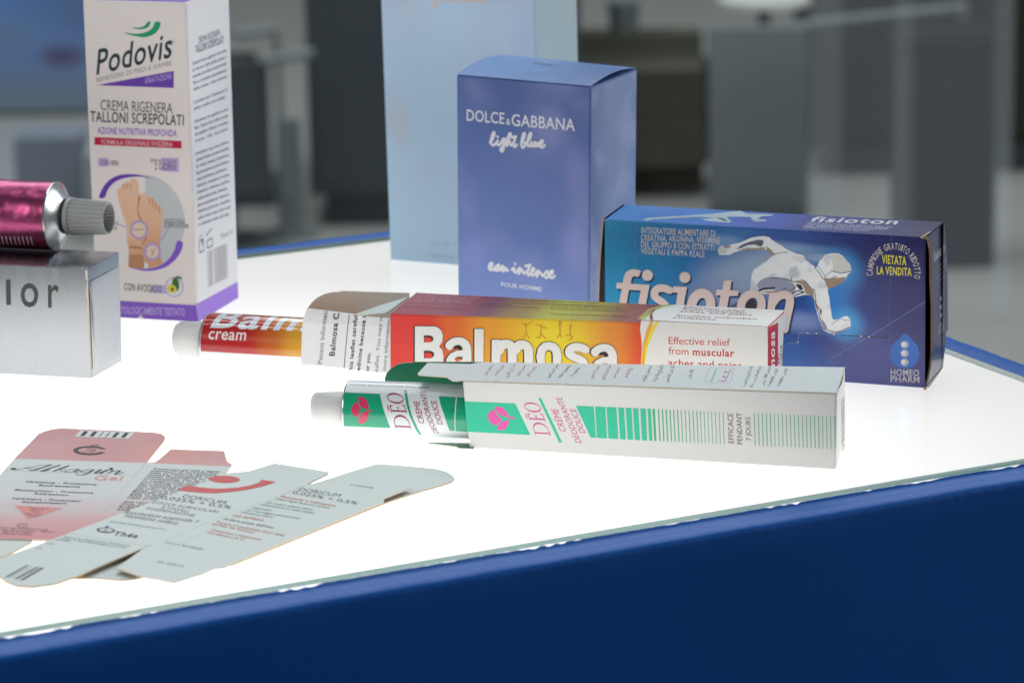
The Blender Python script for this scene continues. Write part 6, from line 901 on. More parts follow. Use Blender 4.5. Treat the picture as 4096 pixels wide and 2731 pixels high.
  ('S','ink_bar',0.167,[(17.06,104.39),(17.76,101.3),(18.72,104.29)],2,0),
  ('S','white',0.119,[(-6.66,94.23),(-1.05,92.99),(4.51,92.07)],2,0),  # broken white strokes paint the highlight and tearing along the fold
  ('S','white',0.118,[(5.82,91.9),(6.93,91.48),(7.99,91.4)],2,0),
  ('S','white',0.118,[(9.41,91.23),(10.76,90.75),(12.06,90.61)],2,0),
  ('S','white',0.118,[(13,90.57),(13.87,90.17),(14.69,90.1)],2,0),
  ('S','white',0.118,[(15.99,90.01),(16.32,89.7),(16.61,89.73)],2,0),
  ('S','white',0.118,[(18.02,89.63),(18.77,89.24),(19.47,89.18)],2,0),
  ('S','white',0.118,[(20.41,89.19),(23.54,88.33),(26.63,87.8)],2,0),
  ('S','white',0.117,[(27.32,87.91),(28.48,87.4),(29.61,87.22)],2,0),
  ('S','white',0.097,[(-3.81,125.24),(0.64,124.23)],2,0),
  ('S','white',0.096,[(37.11,115.97),(39.19,115.5)],2,0),
  ('S','crease_c',0.097,[(0.9,123.15),(19.49,118.84),(37.11,115.96)],2,0),
 ],
 'alk.top': [
  ('S','crease_c',0.118,[(38.27,85.67),(34.53,65.17),(30.34,27.99)],2,0),
  ('P','ink_bar',[(-5.58,80.79),(-5.56,80.49),(-5.59,80.21),(-5.68,79.96),(-5.8,79.76),(-5.97,79.61),(-6.16,79.52),(-6.38,79.5),(-6.6,79.54),(-6.82,79.66),(-7.03,79.83),(-7.21,80.05),(-7.36,80.32),(-7.47,80.61),(-7.54,80.91),(-7.56,81.21),(-7.52,81.5),(-7.44,81.75),(-7.31,81.95),(-7.15,82.1),(-6.95,82.19),(-6.74,82.21),(-6.52,82.16),(-6.29,82.05),(-6.09,81.88),(-5.9,81.65),(-5.75,81.39),(-5.64,81.1)],2),
  ('S','ink_bar',0.328,[(-7.13,80.3),(-6.65,80.02),(-5.95,79.67),(-5.18,79.59),(-4.39,80),(-3.52,80.68),(-2.63,81.37),(-1.72,82.03),(-0.79,82.71),(0.13,83.31),(1.01,83.82),(1.87,84.26),(2.76,84.59),(3.8,84.81),(4.87,84.94),(5.62,85.01)],2,0),
  ('S','ink_bar',0.890,[(5.74,85.01),(3.55,82.01),(1.18,78.79),(-0.62,78.4)],2,0),
  ('S','ink_bar',0.939,[(8.74,84.23),(6.02,80.85),(3.45,77.31)],2,0),
  ('S','ink_bar',0.885,[(11.96,83.53),(9.79,80.37),(7.64,77.06)],2,0),
  ('S','ink_bar',0.787,[(16.12,78.73),(14.69,76.14)],2,0),
  ('S','ink_bar',0.636,[(21.21,77.75),(19.8,73.91),(18.21,71.68)],2,0),
  ('S','ink_bar',0.880,[(23.52,77.86),(21.98,74.03)],2,0),
  ('S','ink_bar',0.836,[(25.66,77.32),(24.01,73.41)],2,0),
  ('S','ink_bar',0.832,[(30.3,76.03),(28.97,72.28)],2,0),
  ('S','ink_bar',0.330,[(-2.91,81.73),(-2.21,81.32),(-1.2,80.76),(-0.19,80.39),(0.83,80.39),(1.84,80.57),(2.55,80.72)],2,0),
  ('S','ink_bar',0.328,[(3.45,77.31),(3.74,77.23),(4.17,77.14),(4.62,77.24),(5.12,77.73),(5.65,78.42),(6.03,78.92)],2,0),
  ('S','ink_bar',0.328,[(8.64,78.34),(9.1,78.83),(9.73,79.49),(10.31,79.92),(10.76,79.89),(11.14,79.64),(11.41,79.43)],2,0),
  ('S','ink_bar',0.328,[(9.41,78.72),(9.75,78.13),(10.23,77.32),(10.69,76.71),(11.14,76.49),(11.57,76.47),(11.88,76.47)],2,0),
  ('S','ink_bar',0.328,[(15.79,78.58),(15.3,78.83),(14.6,79.14),(13.87,79.2),(13.08,78.81),(12.27,78.15),(11.76,77.48),(11.71,76.78),(11.96,76.06),(12.33,75.61),(12.8,75.56),(13.4,75.78),(13.99,76.18),(14.59,76.86),(15.18,77.72),(15.59,78.34)],2,0),
  ('S','ink_bar',0.326,[(14.69,76.14),(14.88,75.8),(15.15,75.37),(15.49,75.25),(15.96,75.76),(16.5,76.57),(16.88,77.17)],2,0),
  ('S','ink_bar',0.328,[(21.1,77.76),(20.65,78.01),(19.99,78.33),(19.29,78.37),(18.48,77.92),(17.62,77.19),(17.08,76.49),(17.04,75.88),(17.32,75.3),(17.72,74.95),(18.2,74.93),(18.79,75.14),(19.39,75.52),(20.02,76.17),(20.66,77),(21.12,77.59)],2,0),
  ('S','ink_bar',0.324,[(18.21,71.68),(17.75,71.74),(17.12,71.85),(16.56,72.03),(16.16,72.36),(15.84,72.78),(15.63,73.08)],2,0),
  ('S','ink_bar',0.326,[(21.98,74.03),(22.17,73.77),(22.46,73.45),(22.85,73.48),(23.44,74.22),(24.14,75.32),(24.63,76.12)],2,0),
  ('S','ink_bar',0.326,[(24.77,74.86),(25.2,75.55),(25.8,76.48),(26.38,77.11),(26.95,77.23),(27.49,77.05),(27.71,76.52),(27.34,75.42),(26.65,73.98),(26.13,72.95)],2,0),
  ('S','ink_bar',0.326,[(27.14,74.3),(27.56,74.96),(28.16,75.85),(28.76,76.46),(29.34,76.5),(29.91,76.24),(30.3,76.03)],2,0),
  ('S','ink_bar',0.326,[(28.97,72.28),(29.27,72.08),(29.7,71.84),(30.16,71.88),(30.7,72.48),(31.27,73.38),(31.67,74.03)],2,0),
  ('P','ink_bar',[(27.75,78.78),(27.75,78.54),(27.72,78.31),(27.66,78.11),(27.56,77.94),(27.43,77.82),(27.28,77.75),(27.12,77.73),(26.95,77.77),(26.78,77.86),(26.63,78),(26.49,78.18),(26.38,78.39),(26.3,78.63),(26.25,78.88),(26.25,79.12),(26.28,79.35),(26.34,79.55),(26.44,79.72),(26.57,79.84),(26.72,79.91),(26.88,79.93),(27.05,79.89),(27.22,79.8),(27.38,79.66),(27.51,79.48),(27.62,79.27),(27.7,79.03)],2),
  ('S','maroon_l',0.070,[(-9.52,79.44),(10.37,75.56),(36.85,70.64)],2,0),
  ('S','ink_line',0.059,[(-9.5,78.93),(10.44,74.97),(36.79,70.07)],2,0),
  ('T','Gel',(22.25,65.42),(31.84,63.91),(0.42,5.66),'salmon',1,2),
  ('T','Idratante - Protettivo',(-0.18,63.93),(24.11,58.88),(0.26,2.00),'ink_card',2,2),
  ('T','Rinfrescante',(4.54,59.24),(18.77,56.53),(0.27,1.99),'ink_card',2,2),
  ('T','Moisturizing - Protective',(-2.71,54.23),(24.14,48.96),(0.26,1.97),'ink_card',2,2),
  ('T','Refreshing',(4.49,49.46),(16.11,46.94),(0.27,1.95),'ink_card',2,2),
  ('T','Hydratant - Protecteur',(-2.17,44.37),(21.02,39.64),(0.26,1.94),'ink_card',2,2),
  ('T','Rafraîchissant',(1.68,39.87),(16.5,37.46),(0.26,1.92),'ink_card',2,2),
  ('P','salmon2',[(-0.13,36.88),(16.32,32.86),(6.46,20.93)],2),
  ('T','Calendula',(4.48,33.29),(11.69,31.85),(0.20,1.27),'ink_card2',1,3),
  ('T','Malva',(5.78,30.92),(9.91,30.05),(0.20,1.26),'ink_card2',1,3),
  ('T','Tilia',(6.08,28.62),(8.98,27.82),(0.20,1.26),'ink_card2',1,3),
  ('T','Mentha',(4.43,26.44),(10.18,24.98),(0.20,1.25),'ink_card2',1,3),
  ('T','Aloe',(5.3,24.25),(8.56,23.43),(0.20,1.25),'ink_card2',1,3),
  ('S','ink_card',0.327,[(6.96,14.81),(6.71,15.09),(6.35,15.47),(5.94,15.73),(5.48,15.8),(4.97,15.75),(4.52,15.56),(4.12,15.19),(3.77,14.67),(3.63,14.13),(3.78,13.55),(4.13,12.95),(4.57,12.47),(5.11,12.18),(5.72,12.02),(6.25,12.01),(6.64,12.25),(6.93,12.65),(7.13,12.94)],2,0),
  ('S','ink_card',0.182,[(5.02,14.55),(5.81,14.01),(5.36,13.29)],2,0),
  ('T','ISTITUTO GANASSINI S.p.A.',(-6.72,12.26),(14.45,8.23),(0.17,1.35),'ink_card2',1,2),
  ('T','di Ricerche Biochimiche - Milano',(-6.04,10.01),(16.57,5.55),(0.17,1.34),'ink_card2',1,2),
  ('T','Made in Italy',(-0.05,6.85),(9.12,5.12),(0.17,1.33),'ink_card2',1,2),
  ('T','Industria Italiana',(-1.39,4.86),(9.75,3.02),(0.17,1.33),'ink_card2',1,2),
 ],
 'alk.side': [
  ('T','Translucent gel with a lightly',(41.16,77.23),(64.45,72.13),(0.32,1.84),'ink_card',1,2),
  ('T','alkaline pH to normalize dry-',(40.81,74.88),(64.1,69.78),(0.32,1.83),'ink_card',1,2),
  ('T','ness of external genitals',(40.45,72.54),(63.76,67.44),(0.32,1.83),'ink_card',1,2),
  ('T','caused by menopause, hor-',(40.09,70.2),(63.41,65.11),(0.32,1.82),'ink_card',1,2),
  ('T','monal treatments or of',(39.74,67.88),(63.07,62.79),(0.31,1.81),'ink_card',1,2),
  ('T','contraceptives. Can be used',(39.39,65.56),(62.73,60.47),(0.31,1.81),'ink_card',1,2),
  ('T','in conjunction with the',(39.03,63.25),(62.39,58.16),(0.31,1.80),'ink_card',1,2),
  ('T','anti-itching treatments in',(38.69,60.95),(62.05,55.87),(0.31,1.79),'ink_card',1,2),
  ('T','the presence of local irrita-',(38.34,58.66),(61.71,53.58),(0.31,1.78),'ink_card',1,2),
  ('T','tion. Unscented and no spe-',(37.99,56.38),(61.37,51.3),(0.31,1.78),'ink_card',1,2),
  ('T','cial color. It leaves no resi-',(37.64,54.1),(61.04,49.03),(0.31,1.77),'ink_card',1,2),
  ('T','dues, and is not greasy.',(37.3,51.84),(60.7,46.77),(0.31,1.76),'ink_card',1,2),
  ('T','External use only. If the',(36.95,49.58),(60.37,44.51),(0.30,1.76),'ink_card',2,2),
  ('T','gets in eyes, rinse them',(36.61,47.33),(60.04,42.27),(0.30,1.75),'ink_card',1,2),
  ('T','with water. Keep from',(36.27,45.09),(59.71,40.03),(0.30,1.75),'ink_card',1,2),
  ('T','heat properly closed.',(35.93,42.86),(59.38,37.8),(0.30,1.74),'ink_card',1,2),
  ('T','Gel contains: calendula,',(35.26,38.42),(58.72,33.37),(0.30,1.73),'ink_card',1,2),
  ('T','lino, cellulose, malva,',(34.92,36.21),(58.4,31.16),(0.30,1.72),'ink_card',1,2),
  ('T','preventive extracts,',(34.58,34.02),(58.07,28.97),(0.30,1.71),'ink_card',1,2),
  ('T','miele, mentha, aloe,',(34.25,31.82),(57.75,26.78),(0.30,1.71),'ink_card',1,2),
  ('T','extra glycerin pure',(33.92,29.64),(57.43,24.6),(0.29,1.70),'ink_card',1,2),
 ],
 'dor.top': [
  ('P','coral',[(23.58,73.12),(23.51,72.18),(23.18,71.32),(22.62,70.58),(21.83,70.01),(20.88,69.62),(19.8,69.43),(18.64,69.47),(17.47,69.72),(16.34,70.17),(15.31,70.8),(14.44,71.58),(13.75,72.47),(13.29,73.42),(13.09,74.4),(13.15,75.34),(13.47,76.21),(14.04,76.95),(14.82,77.54),(15.78,77.94),(16.87,78.12),(18.03,78.09),(19.21,77.83),(20.34,77.38),(21.38,76.74),(22.25,75.95),(22.93,75.06),(23.38,74.1)],2),
  ('P','coral',[(3.43,62.04),(7.43,59.81),(12.15,58.03),(16.42,57.41),(21.6,58.6),(26.72,60.79),(31.42,64.28),(34.39,67.63),(35.79,69.7),(30.88,72.54),(30.2,69.4),(27.43,65.77),(23,63.52),(18.11,62.8),(13.83,63.43),(9.79,65.31),(6.77,67.5)],2),
  ('S','crease_c',0.213,[(44.83,64.49),(31.53,41.44),(17.74,16.76),(2.89,-7.37)],2,0),
  ('S','crease_c',0.144,[(19.2,81.33),(31.89,73.37),(44.82,64.74)],2,0),
  ('S','crease_c',0.142,[(45.92,64.05),(58.55,57.66),(72.52,49.17)],2,0),
  ('T','DORICUM',(5.85,53.28),(20.47,44.58),(0.73,3.46),'ink_dor',0,2),
  ('T','0,025% + 0,5%',(-1.33,52.28),(22.71,38.99),(0.63,3.46),'ink_dor',0,2),
  ('T','GOCCE AURICOLARI',(-3.89,47.54),(18.86,34.8),(0.56,2.54),'ink_dor2',0,2),
  ('T','E NASALI,',(0.17,41.31),(9.55,35.84),(0.57,2.51),'ink_dor2',0,2),
  ('T','SOSPENSIONE',(-4.94,40.34),(11.59,30.96),(0.56,2.51),'ink_dor2',0,2),
  ('T','fluocinolone acetonide +',(-11.94,36.32),(13.26,23.92),(1.18,3.34),'ink_dor2',0,2),
  ('T','neomicina solfato',(-11.27,32.27),(6.7,22.33),(1.18,3.31),'ink_dor2',0,2),
  ('T','FLACONE CONTAGOCCE DA 10 ml',(-15.16,26.53),(3.8,16.5),(0.34,1.47),'ink_dor2',0,2),
  ('P','ink_bar',[(-12.27,16.88),(-12.29,16.25),(-12.46,15.68),(-12.78,15.21),(-13.22,14.86),(-13.77,14.65),(-14.39,14.58),(-15.07,14.66),(-15.75,14.89),(-16.42,15.26),(-17.03,15.74),(-17.56,16.32),(-17.98,16.96),(-18.27,17.63),(-18.41,18.3),(-18.39,18.93),(-18.23,19.5),(-17.91,19.98),(-17.47,20.33),(-16.92,20.55),(-16.29,20.61),(-15.61,20.53),(-14.92,20.3),(-14.25,19.93),(-13.64,19.44),(-13.11,18.86),(-12.69,18.22),(-12.41,17.55)],2),
  ('P','paper_d',[(-13.02,17.18),(-13.04,16.79),(-13.17,16.44),(-13.41,16.16),(-13.74,15.95),(-14.15,15.83),(-14.61,15.81),(-15.11,15.88),(-15.62,16.04),(-16.11,16.29),(-16.56,16.6),(-16.94,16.98),(-17.25,17.38),(-17.45,17.81),(-17.55,18.23),(-17.53,18.63),(-17.4,18.98),(-17.16,19.26),(-16.83,19.47),(-16.42,19.59),(-15.95,19.61),(-15.45,19.54),(-14.94,19.38),(-14.45,19.13),(-14,18.82),(-13.62,18.44),(-13.31,18.03),(-13.11,17.61)],3),
  ('P','blue_ink',[(-14.72,21.46),(-14.72,21.3),(-14.75,21.14),(-14.81,21.01),(-14.89,20.9),(-15,20.82),(-15.12,20.77),(-15.25,20.76),(-15.39,20.78),(-15.53,20.85),(-15.65,20.94),(-15.76,21.06),(-15.85,21.21),(-15.91,21.37),(-15.95,21.53),(-15.95,21.7),(-15.92,21.85),(-15.86,21.99),(-15.78,22.1),(-15.67,22.18),(-15.55,22.23),(-15.41,22.24),(-15.28,22.21),(-15.14,22.15),(-15.02,22.05),(-14.9,21.93),(-14.82,21.79),(-14.76,21.63)],4),
  ('P','blue_ink',[(-14.81,17.32),(-14.81,17.15),(-14.84,17),(-14.89,16.87),(-14.98,16.75),(-15.08,16.67),(-15.21,16.63),(-15.34,16.62),(-15.48,16.64),(-15.61,16.7),(-15.74,16.8),(-15.85,16.92),(-15.93,17.06),(-16,17.22),(-16.03,17.39),(-16.03,17.55),(-16,17.7),(-15.95,17.84),(-15.86,17.95),(-15.76,18.03),(-15.63,18.07),(-15.5,18.09),(-15.36,18.06),(-15.23,18),(-15.1,17.9),(-14.99,17.78),(-14.9,17.64),(-14.84,17.48)],4),
  ('T','Théa',(-12.75,12.35),(-4.57,8.64),(0.80,3.83),'ink_bar',2,2),
 ],
 'dor.side': [
  ('T','A.I.C. n. 021956020',(4.63,2.88),(17.29,-5.61),(0.40,1.76),'ink_dor3',1,2),
  ('T','Dis. 50961/A',(4.24,-17.17),(12.87,-23),(0.41,1.58),'ink_dor3',1,2),
  ('T','DORICUM',(43.74,58.92),(57.65,50.55),(0.87,3.33),'ink_dor',0,2),
  ('T','0,025% + 0,5%',(41.81,55.68),(63.76,41.51),(0.74,3.07),'ink_dor',0,2),
  ('T','Posologia e indicazioni',(38.38,51.55),(56.74,39.62),(0.48,1.95),'red_ink2',2,2),
  ('T','vedere foglio illustrativo accluso.',(36.78,49.19),(55.3,37.29),(0.47,1.94),'ink_dor2',0,2),
  ('T','Da vendersi soltanto dietro',(34.26,44.93),(49.57,35.82),(0.47,1.93),'ink_dor2',0,2),
  ('T','presentazione di ricetta medica.',(32.48,42.85),(50.61,31.69),(0.47,1.92),'ink_dor2',0,2),
  ('T','Attenzione',(29.78,39.25),(36.04,36),(0.46,1.91),'ink_dor2',0,2),
  ('T',"per l'uso leggere attentamente",(28.21,36.94),(45.96,26.15),(0.46,1.90),'ink_dor2',0,2),
  ('T',"l'istruzione interna",(26.48,34.52),(37.29,28.07),(0.45,1.89),'ink_dor2',0,2),
  ('T','USO ESTERNO.',(24,30.85),(34.72,24.32),(0.45,1.88),'red_ink2',2,2),
  ('T',"Agitare prima dell'uso.",(21.34,27.44),(38.29,16.41),(0.44,1.87),'ink_dor',2,2),
  ('T','Tenere il medicinale fuori dalla',(19.04,24.04),(42.06,7.67),(0.44,1.86),'red_ink2',1,2),
  ('T','portata dei bambini.',(18.16,22.1),(32.38,11.43),(0.43,1.85),'red_ink2',1,2),
  ('T','Conservare a temperatura',(18.36,15.34),(35.05,3.74),(0.43,1.83),'red_ink2',1,2),
  ('T','non superiore a 30 °C.',(17.36,13.09),(29.69,3.59),(0.43,1.82),'red_ink2',1,2),
 ],
 'dor.top2': [
  ('T','6.693A008',(60.75,64.58),(68.33,59.98),(0.37,1.24),'ink_dor',0,1),
 ],
 'dor.bar': [
  ('T','Titolare A.I.C. e officina medicinali Thea Farma S.p.A.',(-28.39,11.07),(-5.6,-0.34),(0.27,1.31),'ink_dor3',1,2),
  ('T','Via Giotto 36 - Milano. Medicinale soggetto a prescrizione',(-29.24,9.32),(-6.82,-2.16),(0.27,1.31),'ink_dor3',1,2),
  ('T','medica. Vedi foglio',(-30.41,7.95),(-25.63,5.77),(0.27,1.30),'ink_dor3',1,2),
  ('T','Lotto',(-32.63,3.9),(-30.25,3.17),(0.26,1.29),'ink_dor3',1,2),
  ('T','Scad.',(-35.36,-0.92),(-33.18,-1.51),(0.26,1.28),'ink_dor3',1,2),
  ('P','ink_bar',[(-35.92,-18.16),(-35.26,-18.43),(-40.29,-30.23),(-41.11,-29.97)],2),
  ('P','ink_dor3',[(-34.25,-19.05),(-33.99,-19.18),(-39.32,-30.85),(-39.54,-30.72)],2),
  ('P','ink_bar',[(-32.58,-19.94),(-31.77,-20.33),(-37.09,-32.19),(-38.05,-31.92)],2),
  ('P','ink_bar',[(-31.02,-20.82),(-30.09,-21.33),(-35.15,-33.41),(-36.11,-33.14)],2),
 ],
}

# ------------------------------------------------------------------ helpers: printing
def _raw_text(s, b):
    cu = bpy.data.curves.new('type', 'FONT'); cu.body = s; cu.size = 1; cu.resolution_u = 3; cu.offset = (0, .011, .021)[b]; cu.space_character = (1.0, 1.05, 1.1)[b]
    o = bpy.data.objects.new('type', cu); col.objects.link(o)
    dg = bpy.context.evaluated_depsgraph_get(); me = o.evaluated_get(dg).to_mesh()
    vs = [(v.co.x, v.co.y) for v in me.vertices]; fs = [tuple(p.vertices) for p in me.polygons]
    o.evaluated_get(dg).to_mesh_clear(); bpy.data.objects.remove(o); bpy.data.curves.remove(cu)
    return vs, fs
_cache = {}
def raw_text(s, b):
    if (s, b) not in _cache: _cache[(s, b)] = _raw_text(s, b)
    return _cache[(s, b)]
CAPH = max(v[1] for v in raw_text('H', 0)[0])
def type_line(s, p0, p1, up, b):
    vs, fs = raw_text(s, b)
    if not vs: return [], []
    x0 = min(v[0] for v in vs); x1 = max(v[0] for v in vs)
    dx, dy = (p1[0]-p0[0])/(x1-x0), (p1[1]-p0[1])/(x1-x0); ux, uy = up[0]/CAPH, up[1]/CAPH
    return [(p0[0]+(v[0]-x0)*dx+v[1]*ux, p0[1]+(v[0]-x0)*dy+v[1]*uy) for v in vs], fs
def stroke(pts, wd, closed):
    """outline of a pen stroke as one flat, non overlapping mesh"""
    P = [Vector(p) for p in pts]; r = wd/2; vs = []; fs = []
    n = len(P)
    for i in range(n if closed else n-1):
        a, b = P[i], P[(i+1) % n]; d = b-a
        if d.length < 1e-6: continue
        q = Vector((-d.y, d.x)).normalized()*r; k = len(vs)
        vs += [a-q, b-q, b+q, a+q]; fs.append([k, k+1, k+2, k+3])
    for i, a in enumerate(P):
        k = len(vs); m = 10
        vs += [a+Vector((math.cos(t*2*math.pi/m), math.sin(t*2*math.pi/m)))*r for t in range(m)]; fs.append(list(range(k, k+m)))
    return vs, fs
def merged(vs, fs):
    v2, e2, f2, ov, oe, of = delaunay_2d_cdt([Vector(v) for v in vs], [], fs, 0, 1e-4)
    return [(v.x, v.y) for v in v2], [tuple(f) for f, o in zip(f2, of) if o]
def solid(pts):
    n = len(pts)
    if sum(pts[i-1][0]*pts[i][1]-pts[i][0]*pts[i-1][1] for i in range(n)) < 0: pts = pts[::-1]
    v2, e2, f2, ov, oe, of = delaunay_2d_cdt([Vector(p) for p in pts], [], [list(range(n))], 0, 1e-4)
    return [(v.x, v.y) for v in v2], [tuple(f) for f, o in zip(f2, of) if o]
def print_flat(items, finish, special, lift=.05, step=.02):
    """all printing of one face in one bmesh (x, y on the face, z off it), with its list of inks"""
    bm = bmesh.new(); mats = []; idx = {}
    runs = {}; jobs = []
    for it in items:
        if it[0] == 'T': jobs.append((it[5], it[7], *type_line(it[1], it[2], it[3], it[4], it[6]))); continue
        c, Ly = (it[1], it[3]) if it[0] == 'P' else (it[1], it[4])
        k = runs.get((c, Ly), 0); runs[(c, Ly)] = k+1
        # solids of one ink that cross each other are kept a few microns apart
        jobs.append((c, Ly+.4*(k % 12), *(solid(it[2]) if it[0] == 'P' else merged(*stroke(it[3], it[2], it[5])))))
    for c, Ly, vs, fs in jobs:
        if c not in idx:
            m = special.get(c) or ink(c, finish); idx[c] = len(mats); mats.append(m)
        z = lift+step*Ly
        bv = [bm.verts.new((x, y, z)) for x, y in vs]
        for f in fs:
            try: q = bm.faces.new([bv[i] for i in f]); q.material_index = idx[c]
            except ValueError: pass
    return bm, mats
def frame(n):
    o, u, v = (Vector(a) for a in FRAMES[n]); return o, u, v, u.cross(v)
def set_uv(bm, fn):
    uvl = bm.loops.layers.uv.new('mm')
    for f in bm.faces:
        for l in f.loops: l[uvl].uv = fn(f, l.vert.co)
def place(bm, fr):
    """from face coordinates to the world, keeping the face coordinates as uv"""
    set_uv(bm, lambda f, co: (co.x/100, co.y/100))
    o, u, v, n = frame(fr)
    for w_ in bm.verts: a, b, c = w_.co; w_.co = o+u*a+v*b+n*c
def printed_panel(name, fr, items, parent, finish, base=None, rect=None, special=None, label=None):
    """the printed face of a carton: a thin sheet on the board with all its printing"""
    bm, mats = print_flat(items, finish, dict(special or {}, **{'@base': base} if base else {}))
    if rect:
        vs, fs = solid(rect); mats.append(base); bv = [bm.verts.new((x, y, .03)) for x, y in vs]
        for f in fs: bm.faces.new([bv[i] for i in f]).material_index = len(mats)-1
    place(bm, fr)
    o = mesh_from_bm(name, bm, mats, parent)
    if label: o['label'] = label
    return o
def inset(pts, d):
    c = [sum(p[k] for p in pts)/len(pts) for k in (0, 1)]; out = []
    for x, y in pts:
        v = Vector((c[0]-x, c[1]-y)); out.append((x+(d if v.x > 0 else -d), y+(d if v.y > 0 else -d)))
    return out
def face_rect(key, face, d=.7):
    ks = {'front': [(0,0,0),(1,0,0),(1,0,1),(0,0,1)], 'top': [(0,0,1),(1,0,1),(1,1,1),(0,1,1)], 'side': [(1,0,0),(1,1,0),(1,1,1),(1,0,1)]}[face]
    o, u, v, n = frame(key+'.'+face); P = [Vector(BOX[key][k])-o for k in ks]
    return inset([(p.dot(u), p.dot(v)) for p in P], d)
def sheet(name, outline, fr, parent, face_m, edge_m, thick=.45, items=None, finish='satin', bend=None, under_m=None, special=None):
    """a piece of cut board: outline on a plane, with thickness, raw edge and printing"""
    bm, mats = print_flat(items or [], finish, special or {}, lift=.02)
    k = len(mats); mats += [face_m, edge_m, under_m or face_m]
    vs, fs = solid(outline)
    tv = [bm.verts.new((x, y, 0)) for x, y in vs]
    for f in fs: bm.faces.new([tv[i] for i in f]).material_index = k
    n = len(outline); a = [bm.verts.new((x, y, 0)) for x, y in outline]; b = [bm.verts.new((x, y, -thick)) for x, y in outline]
    for i in range(n):
        j = (i+1) % n
        try: bm.faces.new((a[i], b[i], b[j], a[j])).material_index = k+1
        except ValueError: pass
    bv = [bm.verts.new((x, y, -thick)) for x, y in vs]
    for f in fs: bm.faces.new([bv[i] for i in reversed(f)]).material_index = k+2
    if bend:
        bend_cut(bm)
        for v in bm.verts: v.co.z += bend(v.co.x, v.co.y)
    place(bm, fr)
    bmesh.ops.recalc_face_normals(bm, faces=[f for f in bm.faces if f.material_index >= k])
    return mesh_from_bm(name, bm, mats, parent)
def bend_cut(bm, step=6):
    for ax in (0, 1):
        lo = min(v.co[ax] for v in bm.verts); hi = max(v.co[ax] for v in bm.verts); t = lo+step
        while t < hi:
            co = [0, 0, 0]; co[ax] = t; no = [0, 0, 0]; no[ax] = 1
            bmesh.ops.bisect_plane(bm, geom=bm.verts[:]+bm.edges[:]+bm.faces[:], plane_co=co, plane_no=no); t += step
def carton_body(name, key, parent, front, top, side, other, r=.7, open_left=False, lining=None, open_right=False, drop_top=0.0):
    """folded board box from its eight corners, folds rounded"""
    bm = bmesh.new(); C = {k: (c[0], c[1], c[2]-(drop_top if k[2] else 0)) for k, c in BOX[key].items()}
    V = {k: bm.verts.new(Vector(c)+Vector((0, 0, .05 if k[2] == 0 else 0))) for k, c in C.items()}
    F = {'front': [(0,0,0),(1,0,0),(1,0,1),(0,0,1)], 'side': [(1,0,0),(1,1,0),(1,1,1),(1,0,1)], 'back': [(1,1,0),(0,1,0),(0,1,1),(1,1,1)],
         'left': [(0,1,0),(0,0,0),(0,0,1),(0,1,1)], 'top': [(0,0,1),(1,0,1),(1,1,1),(0,1,1)], 'bottom': [(0,1,0),(1,1,0),(1,0,0),(0,0,0)]}
    mi = {'front': 0, 'top': 1, 'side': 2, 'back': 3, 'left': 3, 'bottom': 3}
    lay = bm.faces.layers.int.new('face'); names = list(F)
    drop = (['left'] if open_left else [])+(['side'] if open_right else [])
    for n in names:
        if n in drop: continue
        f = bm.faces.new([V[k] for k in F[n]]); f.material_index = mi[n]; f[lay] = names.index(n)
    ed = [e for e in bm.edges if len(e.link_faces) == 2]
    bmesh.ops.bevel(bm, geom=ed, offset=r, segments=3, profile=.6, affect='EDGES', clamp_overlap=True)
    mats = [front, top, side, other]
    if lining:
        ins = {}
        ctr = sum((Vector(c) for c in C.values()), Vector())/8
        for k, c in C.items():
            c = Vector(c); d = Vector()
            for ax in range(3):
                o2 = list(k); o2[ax] = 1-o2[ax]; e_ = (Vector(C[tuple(o2)])-c).normalized()
                if ax == 0 and ((open_left and k[0] == 0) or (open_right and k[0] == 1)): continue
                d += e_*.5
            ins[k] = bm.verts.new(c+d)
        mats.append(lining); li = len(mats)-1
        for n in names:
            if n in drop:
                ring = F[n]
                for i in range(4):
                    a, b = ring[i], ring[(i+1) % 4]
                    va, vb = (bm.verts.new(Vector(C[k])) for k in (a, b))
                    bm.faces.new((va, vb, ins[b], ins[a])).material_index = li
                continue
            bm.faces.new([ins[k] for k in reversed(F[n])]).material_index = li
    fr = {0: key+'.front', 1: key+'.top', 2: key+'.side', 3: key+'.back'}
    def uvf(f, co):
        o, u, v, n = frame(fr[min(f.material_index, 3)]); p = co-o; return (p.dot(u)/100, p.dot(v)/100)
    set_uv(bm, uvf)
    return mesh_from_bm(name, bm, mats, parent, smooth=25)
def base_of(key):
    P = [Vector(c) for k, c in BOX[key].items() if k[2] == 0]; return sum(P, Vector())/4
# ---- tubes
def axes(n):
    t = TUBE[n]; a = t['yaw']; d = Vector((math.cos(a), math.sin(a), 0)); return Vector(t['C']), t['r'], d, d.cross(Vector((0, 0, 1))), Vector((0, 0, 1))
def wrap(bm, n, taper=None):
    """bend flat printing round a tube: x along the axis, y round it from the top"""
    C, r, d, s, up = axes(n)
    lo = min(v.co.y for v in bm.verts); hi = max(v.co.y for v in bm.verts); t = math.ceil(lo)
    while t < hi:
        bmesh.ops.bisect_plane(bm, geom=bm.verts[:]+bm.edges[:]+bm.faces[:], plane_co=(0, t, 0), plane_no=(0, 1, 0)); t += .8
    set_uv(bm, lambda f, co: (co.x/100, co.y/100))
    for v in bm.verts:
        a, y, z = v.co; ph = -y/r; k, zz = (taper(a) if taper else (1, 0)); rr = r+z
        v.co = C+d*a+s*(math.sin(ph)*rr)+up*(math.cos(ph)*rr)
